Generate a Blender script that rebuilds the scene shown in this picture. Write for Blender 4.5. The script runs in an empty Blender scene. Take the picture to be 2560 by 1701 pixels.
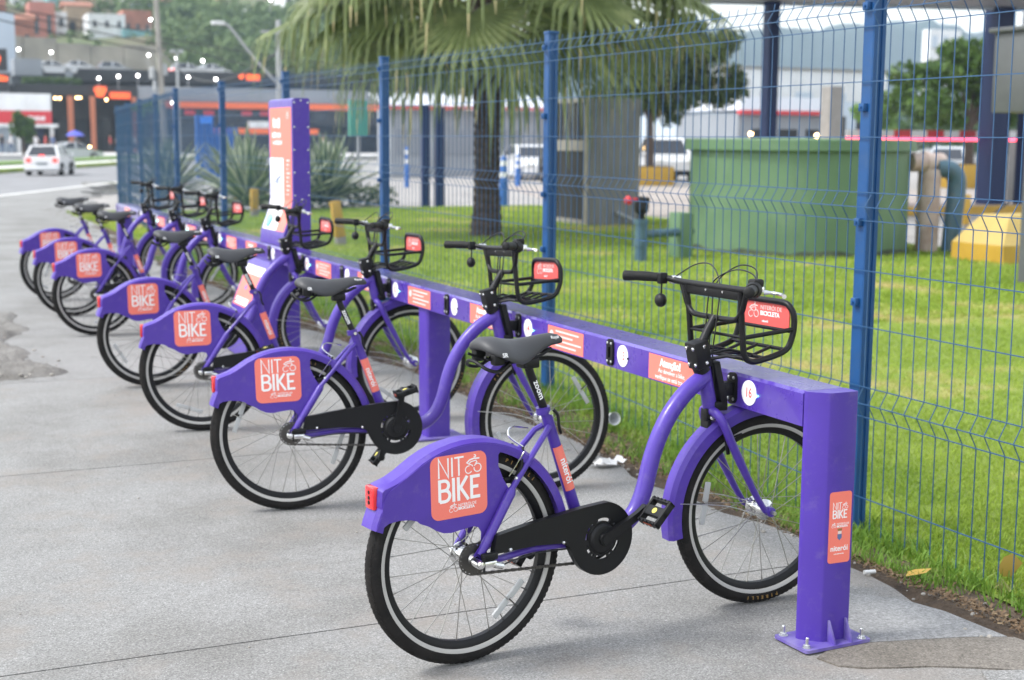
import bpy, bmesh, math, random
import numpy as np
from mathutils import Vector, Matrix, geometry

random.seed(7)
rng = np.random.default_rng(11)
SC = bpy.context.scene
COL = SC.collection
PI = math.pi

# ------------------------------------------------------------------ camera
cam_d = bpy.data.cameras.new('camera')
cam = bpy.data.objects.new('camera', cam_d)
COL.objects.link(cam)
SC.camera = cam
RT = Vector((0.91105341, -0.41222422, 0.00727164))
UP = Vector((0.05122524, 0.13067786, 0.99010064))
FW = Vector((0.40909371, 0.90166207, -0.14017079))
cam.matrix_world = Matrix(((RT.x, UP.x, -FW.x, 0), (RT.y, UP.y, -FW.y, 0), (RT.z, UP.z, -FW.z, 1.584), (0, 0, 0, 1)))
cam_d.sensor_width = 36.0
cam_d.lens = 49.77
cam_d.clip_start = 0.05
cam_d.clip_end = 3000
cam_d.dof.use_dof = True
cam_d.dof.focus_distance = 4.35
cam_d.dof.aperture_fstop = 3.4

# ------------------------------------------------------------------ sky, sun, exposure
SUN_EL, SUN_AZ = math.radians(52), math.radians(-78)     # azimuth clockwise from +Y
w = bpy.data.worlds.new('World'); SC.world = w; w.use_nodes = True
nt = w.node_tree; nt.nodes.clear()
sky = nt.nodes.new('ShaderNodeTexSky'); sky.sky_type = 'NISHITA'; sky.sun_disc = False
sky.sun_elevation = SUN_EL; sky.sun_rotation = SUN_AZ
sky.air_density = 1.5; sky.dust_density = 1.8; sky.ozone_density = 1.0
hs = nt.nodes.new('ShaderNodeHueSaturation'); hs.inputs['Saturation'].default_value = 0.30
bg = nt.nodes.new('ShaderNodeBackground'); bg.inputs['Strength'].default_value = 0.15
wo = nt.nodes.new('ShaderNodeOutputWorld')
nt.links.new(sky.outputs[0], hs.inputs['Color']); nt.links.new(hs.outputs[0], bg.inputs[0]); nt.links.new(bg.outputs[0], wo.inputs[0])
sd = bpy.data.lights.new('sun', 'SUN'); sd.energy = 1.25; sd.angle = math.radians(13); sd.color = (1.0, 0.985, 0.965)
so = bpy.data.objects.new('sun', sd); COL.objects.link(so)
sdir = Vector((math.sin(SUN_AZ) * math.cos(SUN_EL), math.cos(SUN_AZ) * math.cos(SUN_EL), math.sin(SUN_EL)))
so.rotation_euler = (-sdir).to_track_quat('-Z', 'Y').to_euler(); so.location = (-8, 2, 20)
SC.view_settings.view_transform = 'Standard'
SC.view_settings.look = 'None'
SC.view_settings.exposure = 1.32
SC.view_settings.gamma = 1.0
SC.view_settings.use_curve_mapping = False
SC.render.engine = 'CYCLES'
SC.cycles.use_denoising = True
SC.cycles.max_bounces = 6
SC.cycles.volume_bounces = 0
SC.cycles.transparent_max_bounces = 8
SC.cycles.caustics_reflective = False
SC.cycles.caustics_refractive = False

# ------------------------------------------------------------------ materials
def lin(h):
    h = h.lstrip('#')
    out = []
    for i in (0, 2, 4):
        c = int(h[i:i + 2], 16) / 255
        out.append(c / 12.92 if c <= 0.04045 else ((c + 0.055) / 1.055) ** 2.4)
    return tuple(out)

def mat(name, col, rough=0.5, metal=0.0, var=0.0, vscale=6.0, bump=0.0, bscale=60.0, coat=0.0, emit=None, estr=0.0, col2=None, spec=0.5, dist=0.01):
    m = bpy.data.materials.new(name); m.use_nodes = True
    n = m.node_tree; L = n.links
    p = n.nodes['Principled BSDF']
    if isinstance(col, str): col = lin(col)
    c = (*col, 1)
    p.inputs['Base Color'].default_value = c
    p.inputs['Roughness'].default_value = rough
    p.inputs['Metallic'].default_value = metal
    p.inputs['Specular IOR Level'].default_value = spec
    p.inputs['Coat Weight'].default_value = coat
    p.inputs['Coat Roughness'].default_value = 0.12
    if emit:
        p.inputs['Emission Color'].default_value = (*emit, 1); p.inputs['Emission Strength'].default_value = estr
    if var or bump or col2:
        tc = n.nodes.new('ShaderNodeTexCoord')
    if var or col2:
        nz = n.nodes.new('ShaderNodeTexNoise'); nz.inputs['Scale'].default_value = vscale; nz.inputs['Detail'].default_value = 5
        L.new(tc.outputs['Object'], nz.inputs['Vector'])
        rp = n.nodes.new('ShaderNodeValToRGB')
        rp.color_ramp.elements[0].position = 0.3; rp.color_ramp.elements[1].position = 0.7
        a = col2 if col2 else tuple(x * (1 - var) for x in col)
        b = col if col2 else tuple(min(1, x * (1 + var)) for x in col)
        if isinstance(a, str): a = lin(a)
        rp.color_ramp.elements[0].color = (*a, 1); rp.color_ramp.elements[1].color = (*b, 1)
        L.new(nz.outputs['Fac'], rp.inputs['Fac']); L.new(rp.outputs['Color'], p.inputs['Base Color'])
    if coat and (var or bump):
        wz = n.nodes.new('ShaderNodeTexNoise'); wz.inputs['Scale'].default_value = 13; wz.inputs['Detail'].default_value = 8; wz.inputs['Roughness'].default_value = 0.75
        L.new(tc.outputs['Object'], wz.inputs['Vector'])
        mr = n.nodes.new('ShaderNodeMapRange'); mr.inputs[1].default_value = 0.35; mr.inputs[2].default_value = 0.75; mr.inputs[3].default_value = rough * 0.88; mr.inputs[4].default_value = min(1, rough * 1.35)
        L.new(wz.outputs['Fac'], mr.inputs[0]); L.new(mr.outputs[0], p.inputs['Roughness'])
    if bump:
        bz = n.nodes.new('ShaderNodeTexNoise'); bz.inputs['Scale'].default_value = bscale; bz.inputs['Detail'].default_value = 4
        L.new(tc.outputs['Object'], bz.inputs['Vector'])
        bn = n.nodes.new('ShaderNodeBump'); bn.inputs['Strength'].default_value = bump; bn.inputs['Distance'].default_value = dist
        L.new(bz.outputs['Fac'], bn.inputs['Height']); L.new(bn.outputs['Normal'], p.inputs['Normal'])
    return m

def wear(m, col, amount, scale, lo=0.55, hi=0.75, stretch=None):
    """mix dust, scuffs or streaks of another colour into a material's base colour"""
    n = m.node_tree; L = n.links; p = n.nodes['Principled BSDF']
    tc = n.nodes.new('ShaderNodeTexCoord'); z = n.nodes.new('ShaderNodeTexNoise'); z.inputs['Scale'].default_value = scale; z.inputs['Detail'].default_value = 9; z.inputs['Roughness'].default_value = 0.72
    src = tc.outputs['Object']
    if stretch:
        mp_ = n.nodes.new('ShaderNodeMapping'); mp_.inputs['Scale'].default_value = stretch; L.new(src, mp_.inputs['Vector']); src = mp_.outputs[0]
    L.new(src, z.inputs['Vector'])
    mr = n.nodes.new('ShaderNodeMapRange'); mr.inputs[1].default_value = lo; mr.inputs[2].default_value = hi; mr.inputs[3].default_value = 0; mr.inputs[4].default_value = amount
    L.new(z.outputs['Fac'], mr.inputs[0])
    x = n.nodes.new('ShaderNodeMix'); x.data_type = 'RGBA'; L.new(mr.outputs[0], x.inputs[0])
    if p.inputs['Base Color'].links: L.new(p.inputs['Base Color'].links[0].from_socket, x.inputs[6])
    else: x.inputs[6].default_value = p.inputs['Base Color'].default_value
    x.inputs[7].default_value = (*col, 1); L.new(x.outputs[2], p.inputs['Base Color'])

def concrete(name, base, dark, light, speck=1.0, stain=None):
    m = bpy.data.materials.new(name); m.use_nodes = True
    n = m.node_tree; L = n.links; p = n.nodes['Principled BSDF']
    p.inputs['Roughness'].default_value = 0.9; p.inputs['Specular IOR Level'].default_value = 0.25
    tc = n.nodes.new('ShaderNodeTexCoord')
    def noise(s, d=6, r=0.6):
        z = n.nodes.new('ShaderNodeTexNoise'); z.inputs['Scale'].default_value = s; z.inputs['Detail'].default_value = d
        z.inputs['Roughness'].default_value = r
        L.new(tc.outputs['Object'], z.inputs['Vector']); return z
    def ramp(src, stops):
        r = n.nodes.new('ShaderNodeValToRGB')
        while len(r.color_ramp.elements) < len(stops): r.color_ramp.elements.new(0.5)
        for e, (pos, c) in zip(r.color_ramp.elements, stops): e.position = pos; e.color = (*c, 1)
        L.new(src, r.inputs['Fac']); return r
    def mix(kind, fac, a, b):
        x = n.nodes.new('ShaderNodeMix'); x.data_type = 'RGBA'; x.blend_type = kind
        if isinstance(fac, float): x.inputs[0].default_value = fac
        else: L.new(fac, x.inputs[0])
        L.new(a, x.inputs[6])
        if isinstance(b, tuple): x.inputs[7].default_value = (*b, 1)
        else: L.new(b, x.inputs[7])
        return x.outputs[2]
    big = noise(0.9, 8, 0.65)
    c = ramp(big.outputs['Fac'], [(0.3, dark), (0.5, base), (0.72, light)]).outputs['Color']
    fine = noise(150, 4, 0.8)
    f = ramp(fine.outputs['Fac'], [(0.30, (0.38,) * 3), (0.5, (1.0,) * 3), (0.70, (1.6,) * 3)]).outputs['Color']
    c = mix('MULTIPLY', 0.75 * speck, c, f)
    mid = noise(26, 6, 0.8)
    f2 = ramp(mid.outputs['Fac'], [(0.3, (0.72,) * 3), (0.7, (1.22,) * 3)]).outputs['Color']
    c = mix('MULTIPLY', 0.6, c, f2)
    vo = n.nodes.new('ShaderNodeTexVoronoi'); vo.inputs['Scale'].default_value = 120; vo.inputs['Randomness'].default_value = 1
    L.new(tc.outputs['Object'], vo.inputs['Vector'])
    sp = ramp(vo.outputs['Distance'], [(0.0, (1,) * 3), (0.16, (1,) * 3), (0.2, (0,) * 3)])
    vz = n.nodes.new('ShaderNodeTexWhiteNoise'); L.new(vo.outputs['Position'], vz.inputs['Vector'])
    th = n.nodes.new('ShaderNodeMath'); th.operation = 'GREATER_THAN'; th.inputs[1].default_value = 0.90 if speck == 1.0 else 1.1; L.new(vz.outputs['Value'], th.inputs[0])
    ml = n.nodes.new('ShaderNodeMath'); ml.operation = 'MULTIPLY'; L.new(sp.outputs['Color'], ml.inputs[0]); L.new(th.outputs[0], ml.inputs[1])
    c = mix('MIX', ml.outputs[0], c, (0.58, 0.575, 0.56))
    th2 = n.nodes.new('ShaderNodeMath'); th2.operation = 'LESS_THAN'; th2.inputs[1].default_value = 0.1; L.new(vz.outputs['Value'], th2.inputs[0])
    ml2 = n.nodes.new('ShaderNodeMath'); ml2.operation = 'MULTIPLY'; L.new(sp.outputs['Color'], ml2.inputs[0]); L.new(th2.outputs[0], ml2.inputs[1])
    c = mix('MIX', ml2.outputs[0], c, (0.16, 0.15, 0.14))
    dk = noise(0.55, 9, 0.72)
    c = mix('MULTIPLY', 0.85, c, ramp(dk.outputs['Fac'], [(0.40, (0.78, 0.77, 0.75)), (0.52, (1, 1, 1))]).outputs['Color'])
    spn = noise(5.2, 4, 0.6)
    c = mix('MULTIPLY', 0.75, c, ramp(spn.outputs['Fac'], [(0.26, (0.66, 0.645, 0.62)), (0.33, (1, 1, 1))]).outputs['Color'])
    co = noise(75, 3, 0.6)
    c = mix('MULTIPLY', 0.7, c, ramp(co.outputs['Fac'], [(0.32, (0.70,) * 3), (0.5, (1,) * 3), (0.68, (1.3,) * 3)]).outputs['Color'])
    if stain:
        st = noise(1.7, 6, 0.7)
        sr = ramp(st.outputs['Fac'], [(0.5, (0,) * 3), (0.66, (1,) * 3)])
        mm = n.nodes.new('ShaderNodeMath'); mm.operation = 'MULTIPLY'; mm.inputs[1].default_value = 0.6; L.new(sr.outputs['Color'], mm.inputs[0])
        c = mix('MIX', mm.outputs[0], c, stain)
    L.new(c, p.inputs['Base Color'])
    bn = n.nodes.new('ShaderNodeBump'); bn.inputs['Strength'].default_value = 0.55; bn.inputs['Distance'].default_value = 0.004
    L.new(fine.outputs['Fac'], bn.inputs['Height']); L.new(bn.outputs['Normal'], p.inputs['Normal'])
    return m

def leafmat(name, a, b, c=None, vscale=3.0, rough=0.55, trans=0.25, rnd=True):
    m = bpy.data.materials.new(name); m.use_nodes = True
    n = m.node_tree; L = n.links; p = n.nodes['Principled BSDF']
    p.inputs['Roughness'].default_value = rough; p.inputs['Specular IOR Level'].default_value = 0.3
    tc = n.nodes.new('ShaderNodeTexCoord')
    nz = n.nodes.new('ShaderNodeTexNoise'); nz.inputs['Scale'].default_value = vscale; nz.inputs['Detail'].default_value = 6; nz.inputs['Roughness'].default_value = 0.7
    L.new(tc.outputs['Object'], nz.inputs['Vector'])
    r = n.nodes.new('ShaderNodeValToRGB'); st = [(0.32, a), (0.55, b)] + ([(0.68, c)] if c else [])
    while len(r.color_ramp.elements) < len(st): r.color_ramp.elements.new(0.5)
    for e, (pos, q) in zip(r.color_ramp.elements, st): e.position = pos; e.color = (*q, 1)
    L.new(nz.outputs['Fac'], r.inputs['Fac']); L.new(r.outputs['Color'], p.inputs['Base Color'])
    if trans:
        tr = n.nodes.new('ShaderNodeBsdfTranslucent'); L.new(r.outputs['Color'], tr.inputs['Color'])
        mx = n.nodes.new('ShaderNodeMixShader'); mx.inputs[0].default_value = trans
        out = n.nodes['Material Output']
        L.new(p.outputs[0], mx.inputs[1]); L.new(tr.outputs[0], mx.inputs[2]); L.new(mx.outputs[0], out.inputs[0])
    return m

M = {}
M['purple'] = mat('purple_paint', (0.071, 0.034, 0.32), 0.36, spec=0.35, var=0.06, vscale=5, bump=0.03, bscale=240, coat=0.25, dist=0.002)
M['purple_beam'] = mat('glossy_purple_paint', (0.074, 0.036, 0.325), 0.28, var=0.05, vscale=3, bump=0.015, bscale=60, coat=1.0, dist=0.002)
M['purple_plastic'] = mat('purple_plastic', (0.077, 0.038, 0.325), 0.42, coat=0.08, spec=0.35, var=0.04, vscale=4)
M['purple_dusty'] = mat('dusty_purple_paint', (0.085, 0.05, 0.32), 0.5, col2=(0.21, 0.18, 0.38), vscale=16, bump=0.1, bscale=120, dist=0.003)
M['coral'] = mat('coral_sticker', (0.86, 0.20, 0.15), 0.4, var=0.02, vscale=3)
M['coral_dim'] = mat('coral_panel', (0.78, 0.115, 0.105), 0.35)
M['white'] = mat('white_print', (0.86, 0.86, 0.86), 0.45)
M['offwhite'] = mat('pale_print', (0.75, 0.62, 0.60), 0.45)
M['red_print'] = mat('red_print', (0.62, 0.10, 0.08), 0.45)
M['black'] = mat('black_satin', (0.0055, 0.0055, 0.0065), 0.42, spec=0.3, var=0.15, vscale=9, bump=0.04, bscale=300, dist=0.002)
M['black_plastic'] = mat('black_plastic', (0.006, 0.006, 0.007), 0.5, spec=0.3, bump=0.06, bscale=400, dist=0.002)
M['rubber'] = mat('tyre_rubber', (0.011, 0.0105, 0.0105), 0.85, spec=0.2, col2=(0.020, 0.018, 0.017), vscale=14, bump=0.2, bscale=160, dist=0.002)
M['saddle'] = mat('saddle_vinyl', (0.046, 0.047, 0.051), 0.5, spec=0.4, var=0.1, vscale=12, bump=0.08, bscale=500, dist=0.001)
M['grip'] = mat('grip_rubber', (0.008, 0.008, 0.008), 0.6, spec=0.3, bump=0.3, bscale=220, dist=0.002)
M['chrome'] = mat('bright_steel', (0.72, 0.72, 0.72), 0.18, 1.0)
M['steel'] = mat('brushed_steel', (0.55, 0.55, 0.56), 0.36, 1.0, var=0.1, vscale=30)
M['zinc'] = mat('zinc_bolt', (0.62, 0.63, 0.64), 0.32, 0.9, bump=0.15, bscale=200, dist=0.001)
M['spoke'] = mat('steel_spokes', (0.34, 0.33, 0.31), 0.32, 0.8)
M['chain'] = mat('oily_chain', (0.09, 0.085, 0.08), 0.45, 0.8)
M['reflect'] = mat('reflective_band', (0.43, 0.42, 0.40), 0.45, var=0.05)
M['reflector'] = mat('white_reflector', (0.46, 0.47, 0.47), 0.25)
M['red_lens'] = mat('red_lens', (0.70, 0.02, 0.03), 0.18, coat=0.6)
M['amber'] = mat('amber_reflector', (0.22, 0.035, 0.012), 0.25)
M['yellow_dot'] = mat('yellow_dot', (0.75, 0.66, 0.12), 0.5)
M['tan_print'] = mat('tan_print', (0.26, 0.15, 0.04), 0.6)
M['led'] = mat('cyan_led', (0.3, 0.9, 0.8), 0.3, emit=(0.25, 1.0, 0.85), estr=6.0)
M['green_led'] = mat('green_led', (0.1, 0.6, 0.2), 0.3, emit=(0.1, 1.0, 0.3), estr=1.5)
M['fence'] = mat('blue_fence_paint', (0.009, 0.066, 0.20), 0.42, spec=0.35, var=0.1, vscale=8)
M['fence_wire'] = mat('blue_wire_paint', (0.018, 0.075, 0.175), 0.42)
M['slab'] = concrete('pavement_concrete', (0.252, 0.250, 0.243), (0.215, 0.213, 0.206), (0.288, 0.286, 0.279))
M['slab_dirty'] = concrete('stained_concrete', (0.25, 0.248, 0.24), (0.212, 0.208, 0.199), (0.286, 0.284, 0.277), stain=(0.25, 0.222, 0.195))
M['screed'] = concrete('brown_screed', (0.19, 0.172, 0.15), (0.15, 0.135, 0.115), (0.225, 0.205, 0.18), 0.8)
M['screed_pale'] = concrete('pale_screed', (0.28, 0.28, 0.277), (0.22, 0.22, 0.22), (0.38, 0.38, 0.376), 0.5)
M['lot'] = concrete('parking_concrete', (0.34, 0.325, 0.31), (0.28, 0.265, 0.25), (0.40, 0.385, 0.37), 0.5)
M['rubble'] = concrete('broken_concrete', (0.20, 0.192, 0.178), (0.13, 0.122, 0.11), (0.27, 0.265, 0.25))
M['asphalt'] = mat('road_asphalt', (0.22, 0.22, 0.225), 0.9, var=0.12, vscale=0.6, bump=0.3, bscale=90)
M['kerb'] = mat('kerb_concrete', (0.62, 0.61, 0.59), 0.85, var=0.1, vscale=2)
M['soil'] = mat('bare_soil', (0.115, 0.082, 0.055), 0.95, col2=(0.05, 0.036, 0.026), vscale=9, bump=0.8, bscale=45, dist=0.03)
M['earth'] = mat('far_ground', (0.30, 0.29, 0.27), 0.95, var=0.15, vscale=0.2)
M['turf'] = leafmat('turf_base', (0.11, 0.17, 0.028), (0.19, 0.25, 0.045), (0.38, 0.31, 0.14), 0.55, 0.9, 0)
M['grass'] = leafmat('grass_blades', (0.19, 0.30, 0.03), (0.32, 0.42, 0.06), (0.60, 0.48, 0.23), 0.55, 0.6, 0.45)
M['weed'] = leafmat('tall_grass', (0.08, 0.17, 0.02), (0.17, 0.30, 0.04), (0.30, 0.28, 0.12), 6, 0.6, 0.3)
M['straw'] = leafmat('dry_litter', (0.09, 0.055, 0.032), (0.18, 0.12, 0.07), (0.32, 0.25, 0.15), 14, 0.8, 0)
M['leaf_dark'] = leafmat('dark_foliage', (0.03, 0.055, 0.018), (0.065, 0.105, 0.03), (0.10, 0.14, 0.045), 1.3, 0.5, 0.2)
M['leaf_mid'] = leafmat('green_foliage', (0.04, 0.085, 0.02), (0.085, 0.155, 0.03), (0.14, 0.19, 0.05), 1.0, 0.5, 0.25)
M['leaf_light'] = leafmat('pale_foliage', (0.10, 0.20, 0.03), (0.20, 0.33, 0.06), None, 1.0, 0.5, 0.25)
M['forest'] = leafmat('hillside_foliage', (0.075, 0.125, 0.05), (0.14, 0.205, 0.075), (0.20, 0.25, 0.10), 0.16, 0.7, 0.2)
M['palm'] = leafmat('palm_leaf', (0.11, 0.145, 0.06), (0.23, 0.28, 0.115), (0.43, 0.46, 0.22), 1.6, 0.4, 0.35)
M['palm_dry'] = leafmat('dry_palm_tips', (0.34, 0.30, 0.15), (0.50, 0.43, 0.24), None, 4, 0.6, 0.3)
M['palm_stem'] = mat('palm_stems', (0.20, 0.24, 0.08), 0.5, var=0.2, vscale=6)
M['palm_bark'] = mat('palm_bark', (0.085, 0.06, 0.05), 0.9, col2=(0.04, 0.028, 0.024), vscale=14, bump=0.9, bscale=26, dist=0.04)
M['dead_flower'] = mat('dead_flower_stalks', (0.20, 0.15, 0.12), 0.9, var=0.3, vscale=20)
M['bark'] = mat('tree_bark', (0.09, 0.065, 0.05), 0.9, var=0.3, vscale=10, bump=0.7, bscale=30, dist=0.03)
M['agave'] = leafmat('agave_blade', (0.06, 0.11, 0.065), (0.14, 0.19, 0.11), None, 4, 0.45, 0)
M['agave_edge'] = mat('agave_pale_edge', (0.46, 0.50, 0.33), 0.5)
M['tank'] = mat('green_tank_paint', (0.095, 0.178, 0.09), 0.6, var=0.14, vscale=1.3, bump=0.15, bscale=12)
M['tank_earth_shade'] = mat('tank_foot_earth_and_shade', (0.06, 0.075, 0.045), 0.9, var=0.4, vscale=6)  # dark earth and shadow at the tank's foot, both put into the colour
M['wall_grey'] = mat('grey_render', (0.34, 0.36, 0.39), 0.85, var=0.08, vscale=1.5)
M['box_grey'] = mat('grey_box_render', (0.20, 0.203, 0.205), 0.85, var=0.12, vscale=1.8, bump=0.2, bscale=25)
M['box_frame'] = mat('pale_concrete_frame', (0.24, 0.225, 0.205), 0.85, var=0.1, vscale=3)
M['dark'] = mat('dark_opening', (0.02, 0.02, 0.022), 0.8)
M['glass'] = mat('dark_glass', (0.03, 0.035, 0.045), 0.08, spec=0.6)
M['roof_white'] = mat('white_sheet_roof', (0.70, 0.73, 0.80), 0.5, var=0.05)
M['red'] = mat('red_paint', (0.55, 0.03, 0.04), 0.5)
M['orange'] = mat('orange_paint', (0.85, 0.16, 0.035), 0.5)
M['orange_brown'] = mat('orange_column', (0.50, 0.17, 0.085), 0.6)
M['orange_sign'] = mat('lit_orange_sign', (0.9, 0.14, 0.03), 0.4, emit=(1.0, 0.11, 0.02), estr=0.55)
M['navy'] = mat('navy_steel', (0.008, 0.022, 0.085), 0.5, spec=0.3)
M['blue'] = mat('blue_paint', (0.03, 0.13, 0.42), 0.5, var=0.05)
M['yellow'] = mat('yellow_paint', (0.47, 0.28, 0.03), 0.6, var=0.1, vscale=4)
M['yellow_pale'] = mat('pale_yellow_block', (0.43, 0.31, 0.09), 0.7, var=0.1, vscale=3)
M['pipe_blue'] = mat('blue_grey_pipe', (0.05, 0.105, 0.14), 0.5, var=0.15, vscale=6)
M['pipe_pink'] = mat('pale_pipe', (0.50, 0.41, 0.37), 0.6, col2=(0.30, 0.21, 0.17), vscale=4)
M['util'] = mat('grey_cabinet_paint', (0.085, 0.09, 0.093), 0.45, var=0.06)
M['pole_concrete'] = mat('pole_concrete', (0.33, 0.31, 0.28), 0.85, var=0.1, vscale=2)
M['pole_grey'] = mat('galvanised_pole', (0.38, 0.39, 0.40), 0.5, 0.3)
M['mall_black'] = mat('black_cladding', (0.022, 0.022, 0.025), 0.5, var=0.15, vscale=0.3)
M['mall_grey'] = mat('grey_cladding', (0.10, 0.11, 0.12), 0.6, var=0.1, vscale=0.3)
M['mall_mid'] = mat('mid_grey_cladding', (0.26, 0.28, 0.31), 0.6, var=0.08, vscale=0.3)
M['white_wall'] = mat('white_wall', (0.72, 0.73, 0.74), 0.7, var=0.06, vscale=0.5)
M['pale_blue_wall'] = mat('pale_blue_wall', (0.47, 0.54, 0.62), 0.7, var=0.05, vscale=0.4)
M['beige'] = mat('retaining_wall_concrete', (0.42, 0.38, 0.32), 0.9, col2=(0.20, 0.19, 0.16), vscale=0.22, bump=0.3, bscale=1.2, dist=0.3)
M['pink'] = mat('pink_render', (0.48, 0.19, 0.145), 0.85, var=0.12, vscale=0.5)
M['brick_red'] = mat('brick_wall', (0.36, 0.15, 0.10), 0.9, var=0.2, vscale=0.7)
M['tan'] = mat('tan_render', (0.40, 0.30, 0.20), 0.85, var=0.12, vscale=0.5)
M['teal'] = mat('teal_render', (0.20, 0.40, 0.42), 0.8, var=0.1, vscale=0.5)
M['tile_roof'] = mat('clay_roof', (0.30, 0.13, 0.08), 0.9, var=0.2, vscale=1.2)
M['hill'] = mat('hill_scrub', (0.10, 0.13, 0.05), 0.95, col2=(0.16, 0.13, 0.09), vscale=0.08)
M['mountain'] = mat('wooded_mountain', (0.035, 0.06, 0.055), 0.95, var=0.2, vscale=0.02)
M['car_white'] = mat('white_car_paint', (0.74, 0.75, 0.76), 0.25, coat=0.6)
M['car_silver'] = mat('silver_car_paint', (0.52, 0.54, 0.56), 0.3, 0.25, coat=0.6)
M['car_dark'] = mat('dark_car_paint', (0.05, 0.055, 0.065), 0.25, coat=0.6)
M['tail_lit'] = mat('lit_tail_lamp', (0.6, 0.02, 0.02), 0.3, emit=(1, 0.03, 0.02), estr=1.2)
M['head_lit'] = mat('headlamp_lens', (0.7, 0.7, 0.68), 0.15)
M['lamp_white'] = mat('lit_white_lamp', (1, 1, 1), 0.3, emit=(1.0, 0.98, 0.95), estr=9.0)
M['lamp_warm'] = mat('lit_warm_lamp', (1, 0.8, 0.5), 0.3, emit=(1.0, 0.62, 0.25), estr=9.0)
M['umbrella'] = mat('blue_canvas', (0.10, 0.12, 0.55), 0.8)
M['skin'] = mat('skin', (0.36, 0.20, 0.13), 0.6)
M['hair'] = mat('dark_hair', (0.02, 0.015, 0.012), 0.6)
M['denim'] = mat('denim', (0.05, 0.075, 0.15), 0.9)
M['cloth_white'] = mat('white_cloth', (0.68, 0.68, 0.68), 0.9)
M['cloth_red'] = mat('red_cloth', (0.50, 0.05, 0.05), 0.9)
M['cloth_dark'] = mat('dark_cloth', (0.03, 0.03, 0.035), 0.9)
M['cloth_blue'] = mat('blue_cloth', (0.10, 0.16, 0.32), 0.9)
M['cable'] = mat('black_cable', (0.012, 0.012, 0.013), 0.5)
M['paper'] = mat('crumpled_paper', (0.75, 0.74, 0.72), 0.8, var=0.08, vscale=30)
M['plastic_clear'] = mat('cloudy_plastic', (0.62, 0.64, 0.66), 0.25)
M['can'] = mat('white_can', (0.70, 0.70, 0.69), 0.35, 0.2)
M['leaf_yellow'] = mat('fallen_yellow_leaf', (0.42, 0.27, 0.05), 0.7)
M['stone'] = mat('grey_stone', (0.32, 0.30, 0.27), 0.9, var=0.25, vscale=30)
M['teal_board'] = mat('sea_green_board', (0.07, 0.30, 0.22), 0.6)

for k_ in ('purple', 'purple_plastic', 'purple_beam'):
    wear(M[k_], (0.28, 0.25, 0.34), 0.26, 19, 0.54, 0.80); wear(M[k_], (0.34, 0.31, 0.30), 0.5, 160, 0.70, 0.78); wear(M[k_], (0.035, 0.02, 0.14), 0.35, 4.5, 0.52, 0.75)
wear(M['rubber'], (0.10, 0.09, 0.08), 0.25, 30, 0.5, 0.8)
wear(M['black'], (0.07, 0.065, 0.06), 0.18, 40, 0.6, 0.85)
wear(M['tank'], (0.055, 0.095, 0.05), 0.55, 1.0, 0.5, 0.78, (2.4, 2.4, 0.7)); wear(M['tank'], (0.17, 0.24, 0.15), 0.5, 1.4, 0.5, 0.75); wear(M['tank'], (0.10, 0.06, 0.03), 0.7, 3.0, 0.68, 0.75, (3, 3, 1.0))
wear(M['box_grey'], (0.08, 0.08, 0.078), 0.45, 1.0, 0.5, 0.75, (3, 3, 0.8)); wear(M['wall_grey'], (0.24, 0.25, 0.265), 0.7, 1.0, 0.45, 0.7, (1.5, 1.5, 0.25))
wear(M['pipe_blue'], (0.16, 0.13, 0.10), 0.6, 7, 0.55, 0.75); wear(M['yellow_pale'], (0.25, 0.2, 0.11), 0.6, 3.5, 0.5, 0.8); wear(M['yellow'], (0.2, 0.14, 0.06), 0.6, 4, 0.52, 0.8)
wear(M['white_wall'], (0.38, 0.37, 0.35), 0.6, 0.6, 0.5, 0.75, (1, 1, 0.3)); wear(M['util'], (0.06, 0.06, 0.055), 0.5, 2.5, 0.5, 0.75, (1, 1, .3))
wear(M['fence'], (0.05, 0.09, 0.15), 0.5, 12, 0.5, 0.8)

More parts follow.
